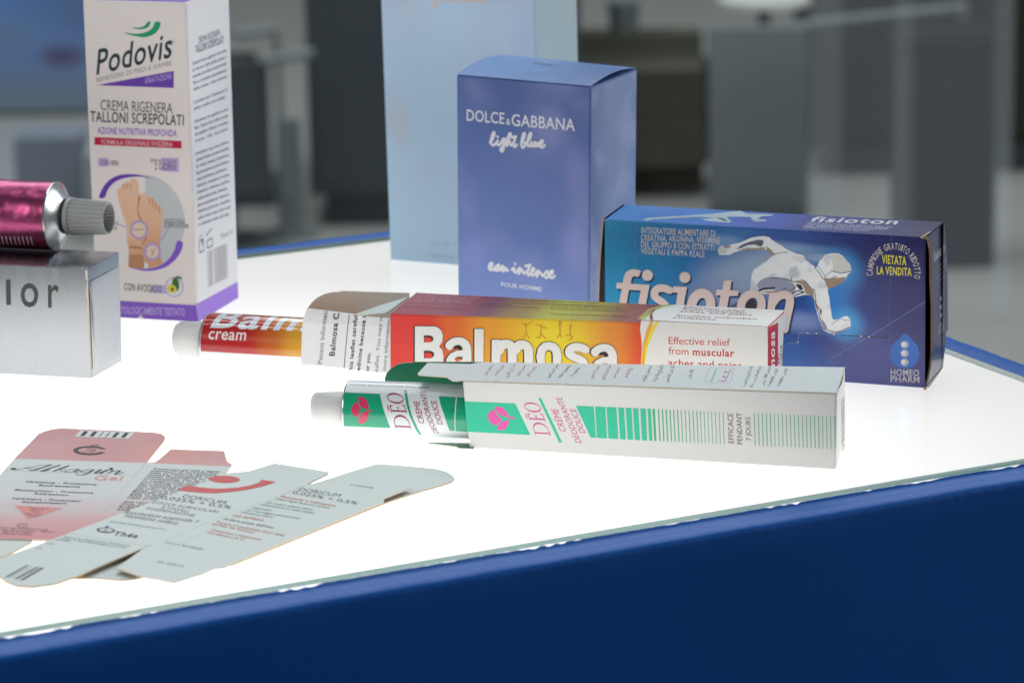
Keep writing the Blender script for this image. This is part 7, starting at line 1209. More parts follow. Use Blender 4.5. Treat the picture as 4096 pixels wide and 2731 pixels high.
def lathe(prof, C, d, s, up, seg=64, ribs=None):
    """profile of (along, radius) turned about the axis; ribs = (count, depth, from, to)"""
    bm = bmesh.new(); rows = []
    for a, r in prof:
        row = []
        for i in range(seg):
            ph = 2*math.pi*i/seg; rr = r
            if ribs and ribs[2] <= a <= ribs[3]: rr += ribs[1]*(.5+.5*math.cos(ph*ribs[0]))
            row.append(bm.verts.new(C+d*a+s*(math.sin(ph)*rr)+up*(math.cos(ph)*rr)))
        rows.append(row)
    for p, q in zip(rows, rows[1:]):
        for i in range(seg): bm.faces.new((p[i], p[(i+1) % seg], q[(i+1) % seg], q[i]))
    for row in (rows[0], rows[-1]):
        if (row[0].co-row[seg//2].co).length > .05: bm.faces.new(row)
    bmesh.ops.recalc_face_normals(bm, faces=bm.faces[:])
    return bm
def tube_body(name, n, parent, mat, length, sgn, crimp=True):
    """squeezed metal tube: round at the shoulder, flat at the crimp; sgn is the way the body runs"""
    C, r, d, s, up = axes(n); bm = bmesh.new(); rows = []; seg = 72
    for k in range(33):
        a = length*k/32; f = max(0, (k/32-.66)/.34)**1.3; h = r*(1-f)+.35*f; wd = r*(1+.36*f)
        row = []
        for i in range(seg):
            ph = 2*math.pi*i/seg
            row.append(bm.verts.new(C+d*(sgn*a)+s*(math.sin(ph)*wd)+up*(math.cos(ph)*h-(r-h)*.55)))
        rows.append(row)
    for p, q in zip(rows, rows[1:]):
        for i in range(seg): bm.faces.new((p[i], p[(i+1) % seg], q[(i+1) % seg], q[i]))
    bm.faces.new(rows[-1]); bmesh.ops.recalc_face_normals(bm, faces=bm.faces[:])
    set_uv(bm, lambda f, co: ((co-C).dot(d)/100, (co-C).dot(up)/100))
    return mesh_from_bm(name, bm, [mat], parent, smooth=40)
def join_print(obj, n, items, finish, special, parent):
    bm, mats = print_flat(items, finish, special, lift=.05); wrap(bm, n)
    # printing belongs to the body: add it to the body's own mesh
    off = parent.location
    for v in bm.verts: v.co = v.co*MM-off
    k = len(obj.data.materials)
    for f in bm.faces: f.material_index += k; f.smooth = True
    b2 = bmesh.new(); b2.from_mesh(obj.data); tmp = bpy.data.meshes.new('t'); bm.to_mesh(tmp); bm.free(); b2.from_mesh(tmp)
    b2.to_mesh(obj.data); b2.free(); bpy.data.meshes.remove(tmp)
    for m in mats: obj.data.materials.append(m)
def box_bm(bm, x0, x1, y0, y1, z0, z1, mi=0):
    v = [bm.verts.new(p) for p in ((x0,y0,z0),(x1,y0,z0),(x1,y1,z0),(x0,y1,z0),(x0,y0,z1),(x1,y0,z1),(x1,y1,z1),(x0,y1,z1))]
    for f in ((3,2,1,0),(4,5,6,7),(0,1,5,4),(1,2,6,5),(2,3,7,6),(3,0,4,7)): bm.faces.new([v[i] for i in f]).material_index = mi

# ------------------------------------------------------------------ the hall behind the stand
def slab(name, x0, x1, y0, y1, z0, z1, mat, kind=None, parent=None):
    bm = bmesh.new(); box_bm(bm, x0, x1, y0, y1, z0, z1)
    o = mesh_from_bm(name, bm, [mat], parent)
    if kind: o['kind'] = kind
    return o
floor = slab('floor', -6000, 6000, -4000, 16000, -1060, -1010, plain('floor_paint', '#9a9b98', .35, .4, .1, 1.5), 'structure')
unseen_dark_slab = slab('unseen_dark_slab', -2500, 2500, -3500, 1700, -1009, -1004, plain('bounce_block_dark', '#26282b', .9, .1, .2, 30), 'structure')
dark = plain('dark_laminate', '#3f474c', .35, .4, .25, 3)
slate = plain('slate_laminate', '#4a5358', .4, .4, .2, 2)
grey = plain('grey_laminate', '#747d7f', .4, .4, .12, 2)
olive = plain('olive_fabric', '#52534a', .8, .2, .3, 4)
pale = plain('pale_metal', '#687173', .3, .5, .1, 3)
LIGHT = 1.85
def stand(name, label, cat, x0, x1, y0, y1, z1, mat, z0=-1010, plinth=None, group=None):
    """free standing hall furniture: carcass, recessed plinth and a top"""
    o = thing(name, label, cat, ((x0+x1)/2, (y0+y1)/2, -1010), group)
    h = z1-z0
    slab('carcass', x0, x1, y0, y1, z0+(60 if plinth else 0), z1-(25 if plinth else 0), mat, parent=o)
    if plinth:
        slab('plinth', x0+30, x1-30, y0+30, y1-30, z0, z0+60, dark, parent=o)
        slab('top', x0-12, x1+12, y0-12, y1+12, z1-25, z1, plinth, parent=o)
    return o
hw = slab('wall', -6000, 6000, 9500, 9600, -1010, 1500, plain('hall_wall_paint', '#4b5152', .7, .2, .2, 1), 'structure')
def cyl(bm, x, y, r, z0, z1, seg=32, r1=None):
    lo = [bm.verts.new((x+r*math.cos(2*math.pi*i/seg), y+r*math.sin(2*math.pi*i/seg), z0)) for i in range(seg)]
    k = r if r1 is None else r1
    hi = [bm.verts.new((x+k*math.cos(2*math.pi*i/seg), y+k*math.sin(2*math.pi*i/seg), z1)) for i in range(seg)]
    for i in range(seg): bm.faces.new((lo[i], lo[(i+1) % seg], hi[(i+1) % seg], hi[i]))
    bm.faces.new(lo[::-1]); bm.faces.new(hi)
def cylo(name, parent, mat, *args):
    bm = bmesh.new(); cyl(bm, *args); return mesh_from_bm(name, bm, [mat], parent, smooth=40)
def bar(name, parent, mat, a, b, r=8):
    a, b = Vector(a), Vector(b); d = (b-a).normalized(); q = d.cross(Vector((.3, .2, 1))).normalized(); p = d.cross(q); bm = bmesh.new(); rows = []
    for c in (a, b): rows.append([bm.verts.new(c+q*(math.cos(t)*r)+p*(math.sin(t)*r)) for t in [2*math.pi*i/14 for i in range(14)]])
    for i in range(14): bm.faces.new((rows[0][i], rows[0][(i+1) % 14], rows[1][(i+1) % 14], rows[1][i]))
    bm.faces.new(rows[0][::-1]); bm.faces.new(rows[1]); return mesh_from_bm(name, bm, [mat], parent, smooth=40)
def rounded(bm, x0, x1, y0, y1, z0, z1, r):
    box_bm(bm, x0, x1, y0, y1, z0, z1); bmesh.ops.bevel(bm, geom=bm.edges[:], offset=r, segments=5, affect='EDGES', clamp_overlap=True)
# dark counter behind the perfume boxes
o = stand('hall_counter', 'blurred dark slate counter standing behind the pale blue perfume box', 'counter', -365, 133, 6290, 6900, -520, slate, plinth=dark)
for k in range(3): slab('door_front', -350+k*162, -198+k*162, 6282, 6290.5, -930, -560, dark, parent=o)
murk = plain('murky_laminate', '#292923', .5, .3, .3, 2)
# black box right
o = stand('black_bin', 'blurred tall black bin on the pale floor at right, behind the glass strips', 'bin', 671, 831, 5867, 6050, -640, plain('black_plastic', '#15171f', .4, .4, .1, 5))
slab('bin_lid', 664, 838, 5860, 6057, -640, -612, plain('black_lid', '#121319', .4, .4, .1, 5), parent=o)
o = stand('display_board', 'blurred mid grey upright board behind the middle of the blue carton', 'board', 369, 550, 6330, 6370, -662, grey)
slab('foot', 380, 540, 6270, 6430, -1010, -1000, dark, parent=o)
o = stand('low_cabinet', 'blurred dark low cabinet along the floor at the right edge', 'cabinet', 590, 1500, 6690, 7150, -540, murk, plinth=murk)
for k in range(5): slab('drawer_front', 600+k*180, 772+k*180, 6682, 6690.5, -930, -580, murk, parent=o)
# soft bag
o = thing('canvas_bag', 'blurred dark olive bag on the floor right of the perfume cartons', 'bag', (255, 6600, -1010))
bm = bmesh.new(); rounded(bm, 60, 430, 6500, 6700, -1009, -705, 60); mesh_from_bm('bag_body', bm, [olive], o, smooth=60)
bm = bmesh.new()
for i in range(20):
    a0, a1 = math.pi*i/20, math.pi*(i+1)/20
    P = [bm.verts.new((255+60*math.cos(a), 6590+dy, -722+70*math.sin(a))) for a in (a0, a1) for dy in (0, 22)]; bm.faces.new((P[0], P[1], P[3], P[2]))
mesh_from_bm('handle', bm, [grey], o)
# office chair
o = thing('office_chair', 'blurred dark chair with pale armrest seen just right of the foot cream carton', 'chair', (-500, 6080, -1010))
bm = bmesh.new(); rounded(bm, -600, -415, 6000, 6040, -905, -640, 60 if False else 19); mesh_from_bm('backrest', bm, [dark], o, smooth=50)
bm = bmesh.new(); rounded(bm, -600, -400, 6060, 6260, -925, -895, 14); mesh_from_bm('seat', bm, [dark], o, smooth=50)
cylo('post', o, grey, -500, 6140, 12, -1000, -925); cylo('foot_ring', o, grey, -500, 6140, 90, -1009, -998)
bar('armrest', o, pale, (-470, 5990, -606), (-400, 6020, -600), 9); bar('armrest', o, pale, (-420, 5980, -650), (-335, 6000, -640), 9)
bar('arm_support', o, grey, (-400, 6020, -606), (-396, 6060, -900), 6)
o = thing('floor_post', 'blurred slim grey post on the floor left of the pale blue carton', 'post', (-396, 6200, -1010))
slab('post_body', -418, -376, 6200, 6240, -1010, -795, grey, parent=o); slab('post_base', -440, -352, 6180, 6262, -1010, -1002, grey, parent=o)
# blue printed wall left
poster = graded('blue_poster_print', [(0, '#7c8a9c'), (22, '#6f8fc4'), (45, '#5f8fd4'), (60, '#4a6aa8')], 'v', 60, cloud=(1.6, '#41459c', .45, .7, .8), glows=[(30, 34, 20, 14, '#5d7ba8', .8), (24, 18, 8, 6, '#54304e', .7), (12, 26, 9, 8, '#6f8db2', .7), (36, 12, 7, 10, '#503a72', .6)], finish='satin')
o = thing('poster_wall', 'blurred blue printed poster panel in the hall behind the foot cream carton', 'poster panel', (-950, 7500, -1010))
bm = bmesh.new(); box_bm(bm, -1600, -780, 7500, 7540, -1000, -400); set_uv(bm, lambda f, co: ((co.x+1200)/1000, (co.z+1000)/1000*1.5))
mesh_from_bm('printed_board', bm, [poster], o); slab('foot', -1200, -1180, 7440, 7600, -1010, -1000, grey, parent=o); slab('foot', -880, -860, 7440, 7600, -1010, -1000, grey, parent=o)
o = stand('grey_pedestal', 'blurred grey blue pedestal at the far left behind the metallic tube', 'pedestal', -905, -785, 6300, 6420, -838, plain('pedestal_paint', '#7c8592', .5, .4, .1, 4))
o = stand('grey_pedestal', 'blurred pale narrow pedestal left of the foot cream carton, nearer than the poster', 'pedestal', -765, -700, 6200, 6300, -850, plain('pedestal_paint_pale', '#a3a8b0', .5, .4, .1, 4))
# round table and rail at the top
o = thing('round_table', 'blurred small white round table at the top edge behind the display board', 'table', (486, 6560, -1010))
cylo('table_top', o, plain('white_laminate', '#d9dcda', .3, .4, .05, 4), 486, 6560, 88, -652, -640); cylo('table_leg', o, pale, 486, 6560, 12, -1000, -652); cylo('table_foot', o, pale, 486, 6560, 60, -1010, -1000)
o = thing('guard_rail', 'blurred pale metal rail running across the top right', 'rail', (660, 6420, -1010))
bar('rail_bar', o, pale, (528, 6400, -668), (850, 6430, -644), 8); bar('rail_post', o, pale, (540, 6402, -1010), (540, 6402, -662), 7); bar('rail_post', o, pale, (845, 6430, -1010), (845, 6430, -646), 7)
o = thing('paper_cup', 'blurred white cup on the dark floor area right of the pale perfume carton', 'cup', (222, 6420, -720))
cylo('cup_wall', o, pale, 222, 6600, 24, -720, -655, 32, 30); cylo('cup_lid', o, pale, 222, 6600, 31, -655, -648)
# glass partition; its haze and reflection columns are painted as pale diffuse layers
veil = bpy.data.materials.new('glass_painted_haze'); veil.use_nodes = True; nt = veil.node_tree; nt.nodes.clear(); N = nt.nodes.new; L = nt.links.new
out = N('ShaderNodeOutputMaterial'); mx = N('ShaderNodeMixShader'); mx.inputs[0].default_value = .06
tr = N('ShaderNodeBsdfTransparent'); df = N('ShaderNodeBsdfDiffuse'); df.inputs[0].default_value = (.7, .78, .85, 1)
L(tr.outputs[0], mx.inputs[1]); L(df.outputs[0], mx.inputs[2]); L(mx.outputs[0], out.inputs[0])
veil2 = veil.copy(); veil2.name = 'glass_painted_reflection'; [n for n in veil2.node_tree.nodes if n.type == 'MIX_SHADER'][0].inputs[0].default_value = .11
o = thing('glass_partition', 'glass partition with painted haze and pale reflection columns at its edges in the blurred hall at right', 'glass partition', (640, 5500, -1010))
slab('pane', 532, 616, 5500, 5508, -1008, -380, veil, parent=o); slab('pane', 645, 774, 5500, 5508, -1008, -380, veil, parent=o)
for x0, x1 in ((482, 531), (617, 644), (775, 803)): slab('edge_strip', x0, x1, 5496, 5512, -1010, -380, veil2, parent=o)

# ------------------------------------------------------------------ illuminated display table
t = thing('display_table', 'blue painted light table with glowing white glass top under the packages', 'display table', (0, 1180, -1010))
TA = 0.473482; FR, BK, RT, LF = 939.853, 1376.799, 740.210, 60.0
ta_u = Vector((math.cos(TA), math.sin(TA), 0)); ta_v = Vector((-math.sin(TA), math.cos(TA), 0))
def tw(a, b, z): return ta_u*a+ta_v*b+Vector((0, 0, z))
blue = plain('blue_paint', '#0455aa', .45, .24, .08, 14, .00006)
rnd = random.Random(4)
def wob(seed, n, amp):
    r = random.Random(seed); ph = [(r.uniform(.02, .25), r.uniform(0, 6.3), r.uniform(.3, 1)) for _ in range(7)]
    fine = [(r.uniform(.4, 1.6), r.uniform(0, 6.3), r.uniform(.1, .45)) for _ in range(6)]
    return lambda x: amp*(sum(a*math.sin(x*f+p) for f, p, a in ph)*.35+sum(a*math.sin(x*f+p) for f, p, a in fine)*.4)
def rail(name, run, z_top, side):
    """run: list of (inner point, outward dir, along value); painted wooden rail with a hand brushed edge"""
    bm = bmesh.new(); rows = []
    w1, w2, w3, w4 = wob(side, 0, .22), wob(side+11, 0, .5), wob(side+23, 0, .2), wob(side+31, 0, .9)
    for P, o, x in run:
        up = Vector((0, 0, 1)); zt = z_top+w1(x)*.4
        k = 13.5+w2(x)*.35
        lip = -1.7+max(-.55, min(0, w4(x)*.9+.12)) if z_top < -2.5 else zt-.1
        rows.append([bm.verts.new(P+o*a+up*b) for a, b in ((-.15, -3.3), (.35+w3(x)*.4, lip), (1.1, zt+(.25 if z_top < -2.5 else 0)), (k*.5, zt-.1+w3(x)*.25), (k-1.2, zt-.3+w1(x)*.2), (k-.2, zt-1.2+w2(x)*.2), (k*.3+9.6, zt-2.6), (13.75, -12), (13.75, -1009.9))])
    for p, q in zip(rows, rows[1:]):
        for i in range(len(p)-1): bm.faces.new((p[i], p[i+1], q[i+1], q[i]))
    bmesh.ops.recalc_face_normals(bm, faces=bm.faces[:])
    return mesh_from_bm(name, bm, [blue], t, smooth=50)
N_ = 900
rail('front_board', [(tw(LF+(RT-LF)*i/N_, FR, 0), -ta_v, LF+(RT-LF)*i/N_) for i in range(N_+1)], -2.55, 3)
rail('back_board', [(tw(RT-(RT-LF)*i/N_, BK, 0), ta_v, (RT-LF)*i/N_) for i in range(N_+1)], -.3, 40)
rail('end_board', [(tw(RT, FR+(BK-FR)*i/N_, 0), ta_u, (BK-FR)*i/N_) for i in range(N_+1)], -.3, 70)
# opal light panel
m = bpy.data.materials.new('opal_light'); nt, bs, L = nodes(m)
bs.inputs['Base Color'].default_value = (.35, .35, .35, 1); bs.inputs['Roughness'].default_value = .5
bs.inputs['Emission Color'].default_value = (1, .985, .97, 1)
tc = nt.nodes.new('ShaderNodeTexCoord'); n1 = nt.nodes.new('ShaderNodeTexNoise'); n1.inputs['Scale'].default_value = 5; n1.inputs['Detail'].default_value = 1
# the lamps inside stand near the middle of the panel: it gives less light towards its far and right ends
dst = nt.nodes.new('ShaderNodeVectorMath'); dst.operation = 'DISTANCE'; dst.inputs[1].default_value = (-.11, -.03, 1.008)
L(tc.outputs['Object'], dst.inputs[0]); mr = nt.nodes.new('ShaderNodeMapRange'); mr.interpolation_type = 'SMOOTHSTEP'
mr.inputs[1].default_value = .06; mr.inputs[2].default_value = .32; mr.inputs[3].default_value = LIGHT; mr.inputs[4].default_value = LIGHT*.48
L(dst.outputs['Value'], mr.inputs[0]); ml = nt.nodes.new('ShaderNodeMath'); ml.operation = 'MULTIPLY'
m2 = nt.nodes.new('ShaderNodeMapRange'); m2.inputs[3].default_value = .95; m2.inputs[4].default_value = 1.05
L(tc.outputs['Object'], n1.inputs['Vector']); L(n1.outputs['Fac'], m2.inputs[0]); L(mr.outputs[0], ml.inputs[0]); L(m2.outputs[0], ml.inputs[1]); L(ml.outputs[0], bs.inputs['Emission Strength'])
bm = bmesh.new()
def tbox(bm, a0, a1, b0, b1, z0, z1):
    v = [bm.verts.new(tw(a, b, z)) for z in (z0, z1) for a, b in ((a0, b0), (a1, b0), (a1, b1), (a0, b1))]
    out = []
    for f in ((3,2,1,0),(4,5,6,7),(0,1,5,4),(1,2,6,5),(2,3,7,6),(3,0,4,7)): out.append(bm.faces.new([v[i] for i in f]))
    return out
tbox(bm, LF, RT-.3, FR+.2, BK-.3, -6, -1.85)
mesh_from_bm('light_panel', bm, [m], t)
# glass sheet on top, green at the cut edge
g = bpy.data.materials.new('clear_glass'); g.use_nodes = True; nt = g.node_tree; nt.nodes.clear(); N = nt.nodes.new; L = nt.links.new
out = N('ShaderNodeOutputMaterial'); mx = N('ShaderNodeMixShader'); fz = N('ShaderNodeFresnel'); fz.inputs[0].default_value = 1.45
tr = N('ShaderNodeBsdfTransparent'); tr.inputs[0].default_value = (.985, 1, .99, 1); gl = N('ShaderNodeBsdfGlossy'); gl.inputs['Roughness'].default_value = .015
L(fz.outputs[0], mx.inputs[0]); L(tr.outputs[0], mx.inputs[1]); L(gl.outputs[0], mx.inputs[2]); L(mx.outputs[0], out.inputs[0])
ge = bpy.data.materials.new('glass_cut_edge'); nt, bs, L = nodes(ge)
bs.inputs['Base Color'].default_value = (*lin('#5fa08f'), 1); bs.inputs['Roughness'].default_value = .15; bs.inputs['Transmission Weight'].default_value = .35
tc = nt.nodes.new('ShaderNodeTexCoord'); mp = nt.nodes.new('ShaderNodeMapping'); mp.inputs['Scale'].default_value = (6, 6, 900); n1 = nt.nodes.new('ShaderNodeTexNoise'); n1.inputs['Scale'].default_value = 1.4; n1.inputs['Detail'].default_value = 3
rp = nt.nodes.new('ShaderNodeValToRGB'); rp.color_ramp.elements[0].position = .35; rp.color_ramp.elements[1].position = .65
rp.color_ramp.elements[0].color = (*lin('#5c9383'), 1); rp.color_ramp.elements[1].color = (*lin('#9dbdb1'), 1)
L(tc.outputs['Object'], mp.inputs[0]); L(mp.outputs[0], n1.inputs['Vector']); L(n1.outputs['Fac'], rp.inputs[0]); L(rp.outputs[0], bs.inputs['Base Color'])
bm = bmesh.new(); fs = tbox(bm, LF, RT, FR, BK, -1.8, 0)
for k, f in enumerate(fs): f.material_index = 0 if k == 1 else 1
bmesh.ops.delete(bm, geom=[fs[0]], context='FACES_ONLY')
mesh_from_bm('glass_top', bm, [g, ge], t)

raw = plain('raw_board_edge', '#d9d0be', .8, .2, .15, 300); kraft = plain('kraft_board_edge', '#c6a27a', .8, .2, .2, 300)
white_b = ink('white', 'matte')
# ------------------------------------------------------------------ foot cream carton
pod = thing('foot_cream_carton', 'tall white foot cream carton with purple base band and a picture of feet', 'carton', base_of('pod'))
pw = plain('carton_white_warm', '#efe6e4', .42, .35, .02, 20); pw2 = plain('carton_white_cool', '#e9e8ea', .42, .35, .02, 20); purple = ink('violet', 'satin')
skin_p = graded('skin_tone_print', [(18, '#cd9068'), (30, '#dfa884'), (42, '#e9b999'), (56, '#ecc2a6')], 'v', 60, cloud=(9, '#f1cbb0', .45, .75, .8))
carton_body('carton_body', 'pod', pod, pw, purple, pw2, pw2)
printed_panel('front_panel', 'pod.front', ART['pod.front'], pod, 'satin', pw, face_rect('pod', 'front'), {'skin': skin_p})
printed_panel('side_panel', 'pod.side', ART['pod.side'], pod, 'satin', pw2, face_rect('pod', 'side'))
# ------------------------------------------------------------------ perfume cartons
dgl = thing('perfume_carton', 'pale sky blue perfume carton, cut by the photo top, behind the darker blue one', 'carton', base_of('dgl'))
sky_p = graded('pale_sky_print', [(0, '#bcdcf2'), (130, '#c0dcf4')], 'v', 130, cloud=(2.6, '#c3cfe2', .42, .75, .8), glows=[(6, 62, 9, 13, '#c6d0dc', .7), (66, 96, 14, 22, '#b9cbe6', .6), (4, 118, 9, 22, '#bccae2', .6)], finish='satin')
sky_s = graded('pale_sky_side', [(0, '#a8c6d4'), (46, '#b0c8d4')], 'u', 46, cloud=(3, '#b6c8cc', .4, .7, .7), finish='satin')
carton_body('carton_body', 'dgl', dgl, sky_p, sky_p, sky_s, sky_p)
printed_panel('front_panel', 'dgl.front', ART['dgl.front'], dgl, 'satin', sky_p, face_rect('dgl', 'front'))
dgd = thing('perfume_carton', 'dark cloudy blue perfume carton with silver lettering, in front of the paler one', 'carton', base_of('dgd'))
dk_p = graded('dusk_sky_print_shaded', [(0, '#768ecc'), (45, '#5e76b4'), (101, '#4a619c')], 'v', 101, cloud=(3.0, '#9299cc', .42, .78, .5), glows=[(58, 38, 12, 18, '#9298d2', .6), (58, 66, 9, 18, '#848ac4', .5), (46, 84, 12, 12, '#858cc0', .6), (8, 30, 9, 12, '#7c8ccc', .6)], finish='satin')  # cloud print; stops darken upwards to paint the light falling off
dk_t = graded('dusk_sky_lid', [(0, '#4f7ebc'), (62, '#4268a8')], 'u', 62, cloud=(4, '#6d95c8', .5, .75, .6), finish='satin')
dk_s = graded('dusk_sky_side_lit', [(0, '#667cae'), (20, '#8294bc'), (48, '#7088ba')], 'u', 48, cloud=(4, '#a0abd4', .45, .7, .7), finish='satin')  # side toned lighter, light from the right put into the colour
carton_body('carton_body', 'dgd', dgd, dk_p, dk_t, dk_s, dk_p, r=.8)
printed_panel('front_panel', 'dgd.front', ART['dgd.front'], dgd, 'satin', dk_p, face_rect('dgd', 'front'))
# the lid bows up a little between its folds and leaves a slit at the right
bm = bmesh.new(); P = {k: Vector(BOX['dgd'][k]) for k in BOX['dgd']}; NU, NV = 24, 16; gr = []
for i in range(NU+1):
    u = i/NU; row = []
    for j in range(NV+1):
        v = j/NV; q = (P[0,0,1]*(1-u)+P[1,0,1]*u)*(1-v)+(P[0,1,1]*(1-u)+P[1,1,1]*u)*v
        q.z += .25+math.sin(math.pi*v)*(1.5+.5*math.cos(u*6))*.9
        row.append(bm.verts.new(q))
    gr.append(row)
for i in range(NU):
    for j in range(NV): bm.faces.new((gr[i][j], gr[i+1][j], gr[i+1][j+1], gr[i][j+1]))
o_, u_, v_, n_ = frame('dgd.top'); set_uv(bm, lambda f, co: ((co-o_).dot(u_)/100, (co-o_).dot(v_)/100))
lid = mesh_from_bm('lid', bm, [dk_t], dgd, smooth=60)
printed_panel('lid_print', 'dgd.top', [i[:7]+(70,) for i in ART['dgd.top']], lid, 'satin')
# ------------------------------------------------------------------ blue supplement carton
fis = thing('supplement_carton', 'blue glossy supplement carton with silver sprinting figure, worn corners and a gaping right end', 'carton', base_of('fis'))
f_p = graded('blue_blend_print', [(0, '#1c8fc0'), (18, '#1a80b8'), (45, '#1266ae'), (72, '#164a9a'), (95, '#243c88'), (123, '#221f62')], 'u', 123,
    glows=[(28, 50, 40, 10, '#1668a4', .7), (112, 50, 40, 18, '#1c1a5c', .8), (100, 6, 42, 24, '#5357a0', .85), (122, 26, 22, 22, '#332f74', .7), (70, 4, 26, 16, '#2a6cc0', .8), (4, 18, 26, 26, '#2aa0d0', .6),
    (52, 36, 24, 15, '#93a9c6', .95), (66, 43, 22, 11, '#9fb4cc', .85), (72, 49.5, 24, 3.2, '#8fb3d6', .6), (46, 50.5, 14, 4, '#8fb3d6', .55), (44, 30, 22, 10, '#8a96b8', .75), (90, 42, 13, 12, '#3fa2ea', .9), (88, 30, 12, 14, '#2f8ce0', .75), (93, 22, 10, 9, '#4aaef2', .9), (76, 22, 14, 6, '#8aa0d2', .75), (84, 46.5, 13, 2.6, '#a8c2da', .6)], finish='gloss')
f_t = graded('blue_blend_lid', [(0, '#2a80cc'), (25, '#0a68c0'), (60, '#0c42a8'), (80, '#171f7c'), (123, '#141350')], 'u', 123, finish='satin')
f_s = graded('navy_end_print', [(0, '#34365c'), (56, '#3d4066')], 'v', 56, finish='gloss')
chrome_p = graded('chrome_figure_print', [(0, '#cdd0d8')], cloud=(16, '#a4a8bc', .5, .72, .6), finish='gloss'); chrome_p2 = graded('chrome_back_print', [(0, '#d6d6d8')], cloud=(12, '#bcc0cc', .48, .75, .6), finish='gloss')
fdark = plain('carton_inside_shade', '#1a1714', .9, .1)  # near-black lining paints the shadow inside the gaping end
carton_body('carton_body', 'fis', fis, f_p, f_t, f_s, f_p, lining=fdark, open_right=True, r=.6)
printed_panel('front_panel', 'fis.front', ART['fis.front'], fis, 'gloss', f_p, face_rect('fis', 'front', .6), {'chrome_l': chrome_p, 'chrome_b': chrome_p2})
f_t2 = f_t.copy(); f_t2.name = 'blue_blend_lid_scuffed'; nt = f_t2.node_tree
nb = [n for n in nt.nodes if n.type == 'BUMP'][0]; nb.inputs['Strength'].default_value = .8; nb.inputs['Distance'].default_value = .0012
printed_panel('top_panel', 'fis.top', ART['fis.top'], fis, 'gloss', f_t2, face_rect('fis', 'top', .5))
sheet('end_flap', CUT['fis_end'], 'fis.side', fis, f_s, kraft, .7, ART['fis.side'], 'gloss')
# left end flap, bowed outwards
bm = bmesh.new(); C = {k: Vector(v) for k, v in BOX['fis'].items()}; dl = (C[0,0,0]-C[1,0,0]).normalized(); rows = []
for k in range(15):
    f = k/14; bow = 1.6*(1-(1-f)**2)+.8*math.sin(f*3)*(f < 1)+.2; zf = 1-f
    a = C[0,0,0].lerp(C[0,0,1], zf)+dl*bow; b = C[0,1,0].lerp(C[0,1,1], zf)+dl*bow
    rows.append([bm.verts.new(p) for p in (a, a+dl*.55, b+dl*.55, b)])
for p, q in zip(rows, rows[1:]):
    for i in range(4): bm.faces.new((p[i], p[(i+1) % 4], q[(i+1) % 4], q[i])).material_index = 1 if i in (0,) else 0
bmesh.ops.recalc_face_normals(bm, faces=bm.faces[:]); mesh_from_bm('end_flap', bm, [f_s, kraft], fis)
# worn white corners of the board
r_ = random.Random(3)
for key, n in (((0, 0, 1), 4), ((1, 0, 1), 5), ((1, 0, 0), 4)):
    bm = bmesh.new(); cs = C[key]; pts = []
    for k in range(14):
        a = 2*math.pi*k/14; rr = r_.uniform(.25, .75); pts.append(cs+Vector((math.cos(a)*rr*1.3, -.12-.1*r_.random(), math.sin(a)*rr)))
    ct = bm.verts.new(cs+Vector((0, -.3, .1))); vs = [bm.verts.new(p) for p in pts]
    for k in range(14): bm.faces.new((ct, vs[k], vs[(k+1) % 14]))
    mesh_from_bm('worn_corner', bm, [kraft], fis)
# ------------------------------------------------------------------ ointment carton, tube and leaflet
bal = thing('ointment_carton', 'open red and yellow ointment carton with big white lettering and a leaflet inside', 'carton', base_of('bal'))
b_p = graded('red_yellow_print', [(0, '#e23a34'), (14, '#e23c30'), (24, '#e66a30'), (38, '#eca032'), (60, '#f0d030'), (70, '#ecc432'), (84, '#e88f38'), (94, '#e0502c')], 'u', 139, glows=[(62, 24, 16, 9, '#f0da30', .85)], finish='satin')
b_t = graded('red_yellow_top_shaded', [(0, '#9c2440'), (26, '#93233c'), (32, '#7c3548'), (46, '#a08038'), (60, '#c0c02a'), (72, '#b4a634'), (86, '#98503a'), (94, '#8a3040')], 'u', 139, finish='satin')  # same print as the front, dulled to paint the dimmer light on top
b_in = plain('grey_board', '#c8beb8', .8, .2, .06, 60); bw = plain('carton_white', '#e9e8e5', .4, .4, .015, 30)
carton_body('carton_body', 'bal', bal, b_p, b_t, bw, bw, lining=b_in, open_left=True, r=.6)
printed_panel('front_panel', 'bal.front', ART['bal.front'], bal, 'satin', b_p, face_rect('bal', 'front', .5))
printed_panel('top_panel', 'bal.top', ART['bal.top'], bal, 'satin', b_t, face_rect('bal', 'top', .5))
printed_panel('end_panel', 'bal.side', ART['bal.side'], bal, 'satin', bw)
sheet('tuck_flap', CUT['bal_flap'], 'bal.flap', bal, b_in, raw, .45, bend=lambda u, v: -.012*(max(0, -u-18))**1.3)
sheet('dust_flap', CUT['bal_tuck'], 'bal.tuck', bal, ink('#c9d4d0', 'satin'), raw, .4)
alu = metal('bright_aluminium', '#c9cbcc', .22, (3, 3, 3), .1)
b_tb = graded('tube_white_lacquer', [(0, '#e6e6e8')], finish='tube')
b_tr = graded('tube_red_blend', [(0, '#b01a22'), (19, '#b8241f'), (28, '#c8601f'), (38, '#dca030'), (46, '#d8a838')], 'u', 60, finish='tube')
bt = thing('ointment_tube', 'red and orange ointment tube with white screw cap, sliding out behind a folded leaflet', 'tube', TUBE['bal_t']['C'])
body = tube_body('tube_body', 'bal_t', bt, b_tb, 105, 1); join_print(body, 'bal_t', ART['bal_t'], 'tube', {'@red': b_tr}, bt)
Cc, rr, d, s, up = axes('bal_t')
capw = plain('white_cap_plastic', '#dfe0de', .35, .45, .02, 40)
mesh_from_bm('shoulder', lathe([(0, rr), (-.5, rr*.985), (-1.2, rr*.9), (-3.2, 4.2), (-4.5, 4.0)], Cc, d, s, up), [alu], bt, smooth=35)
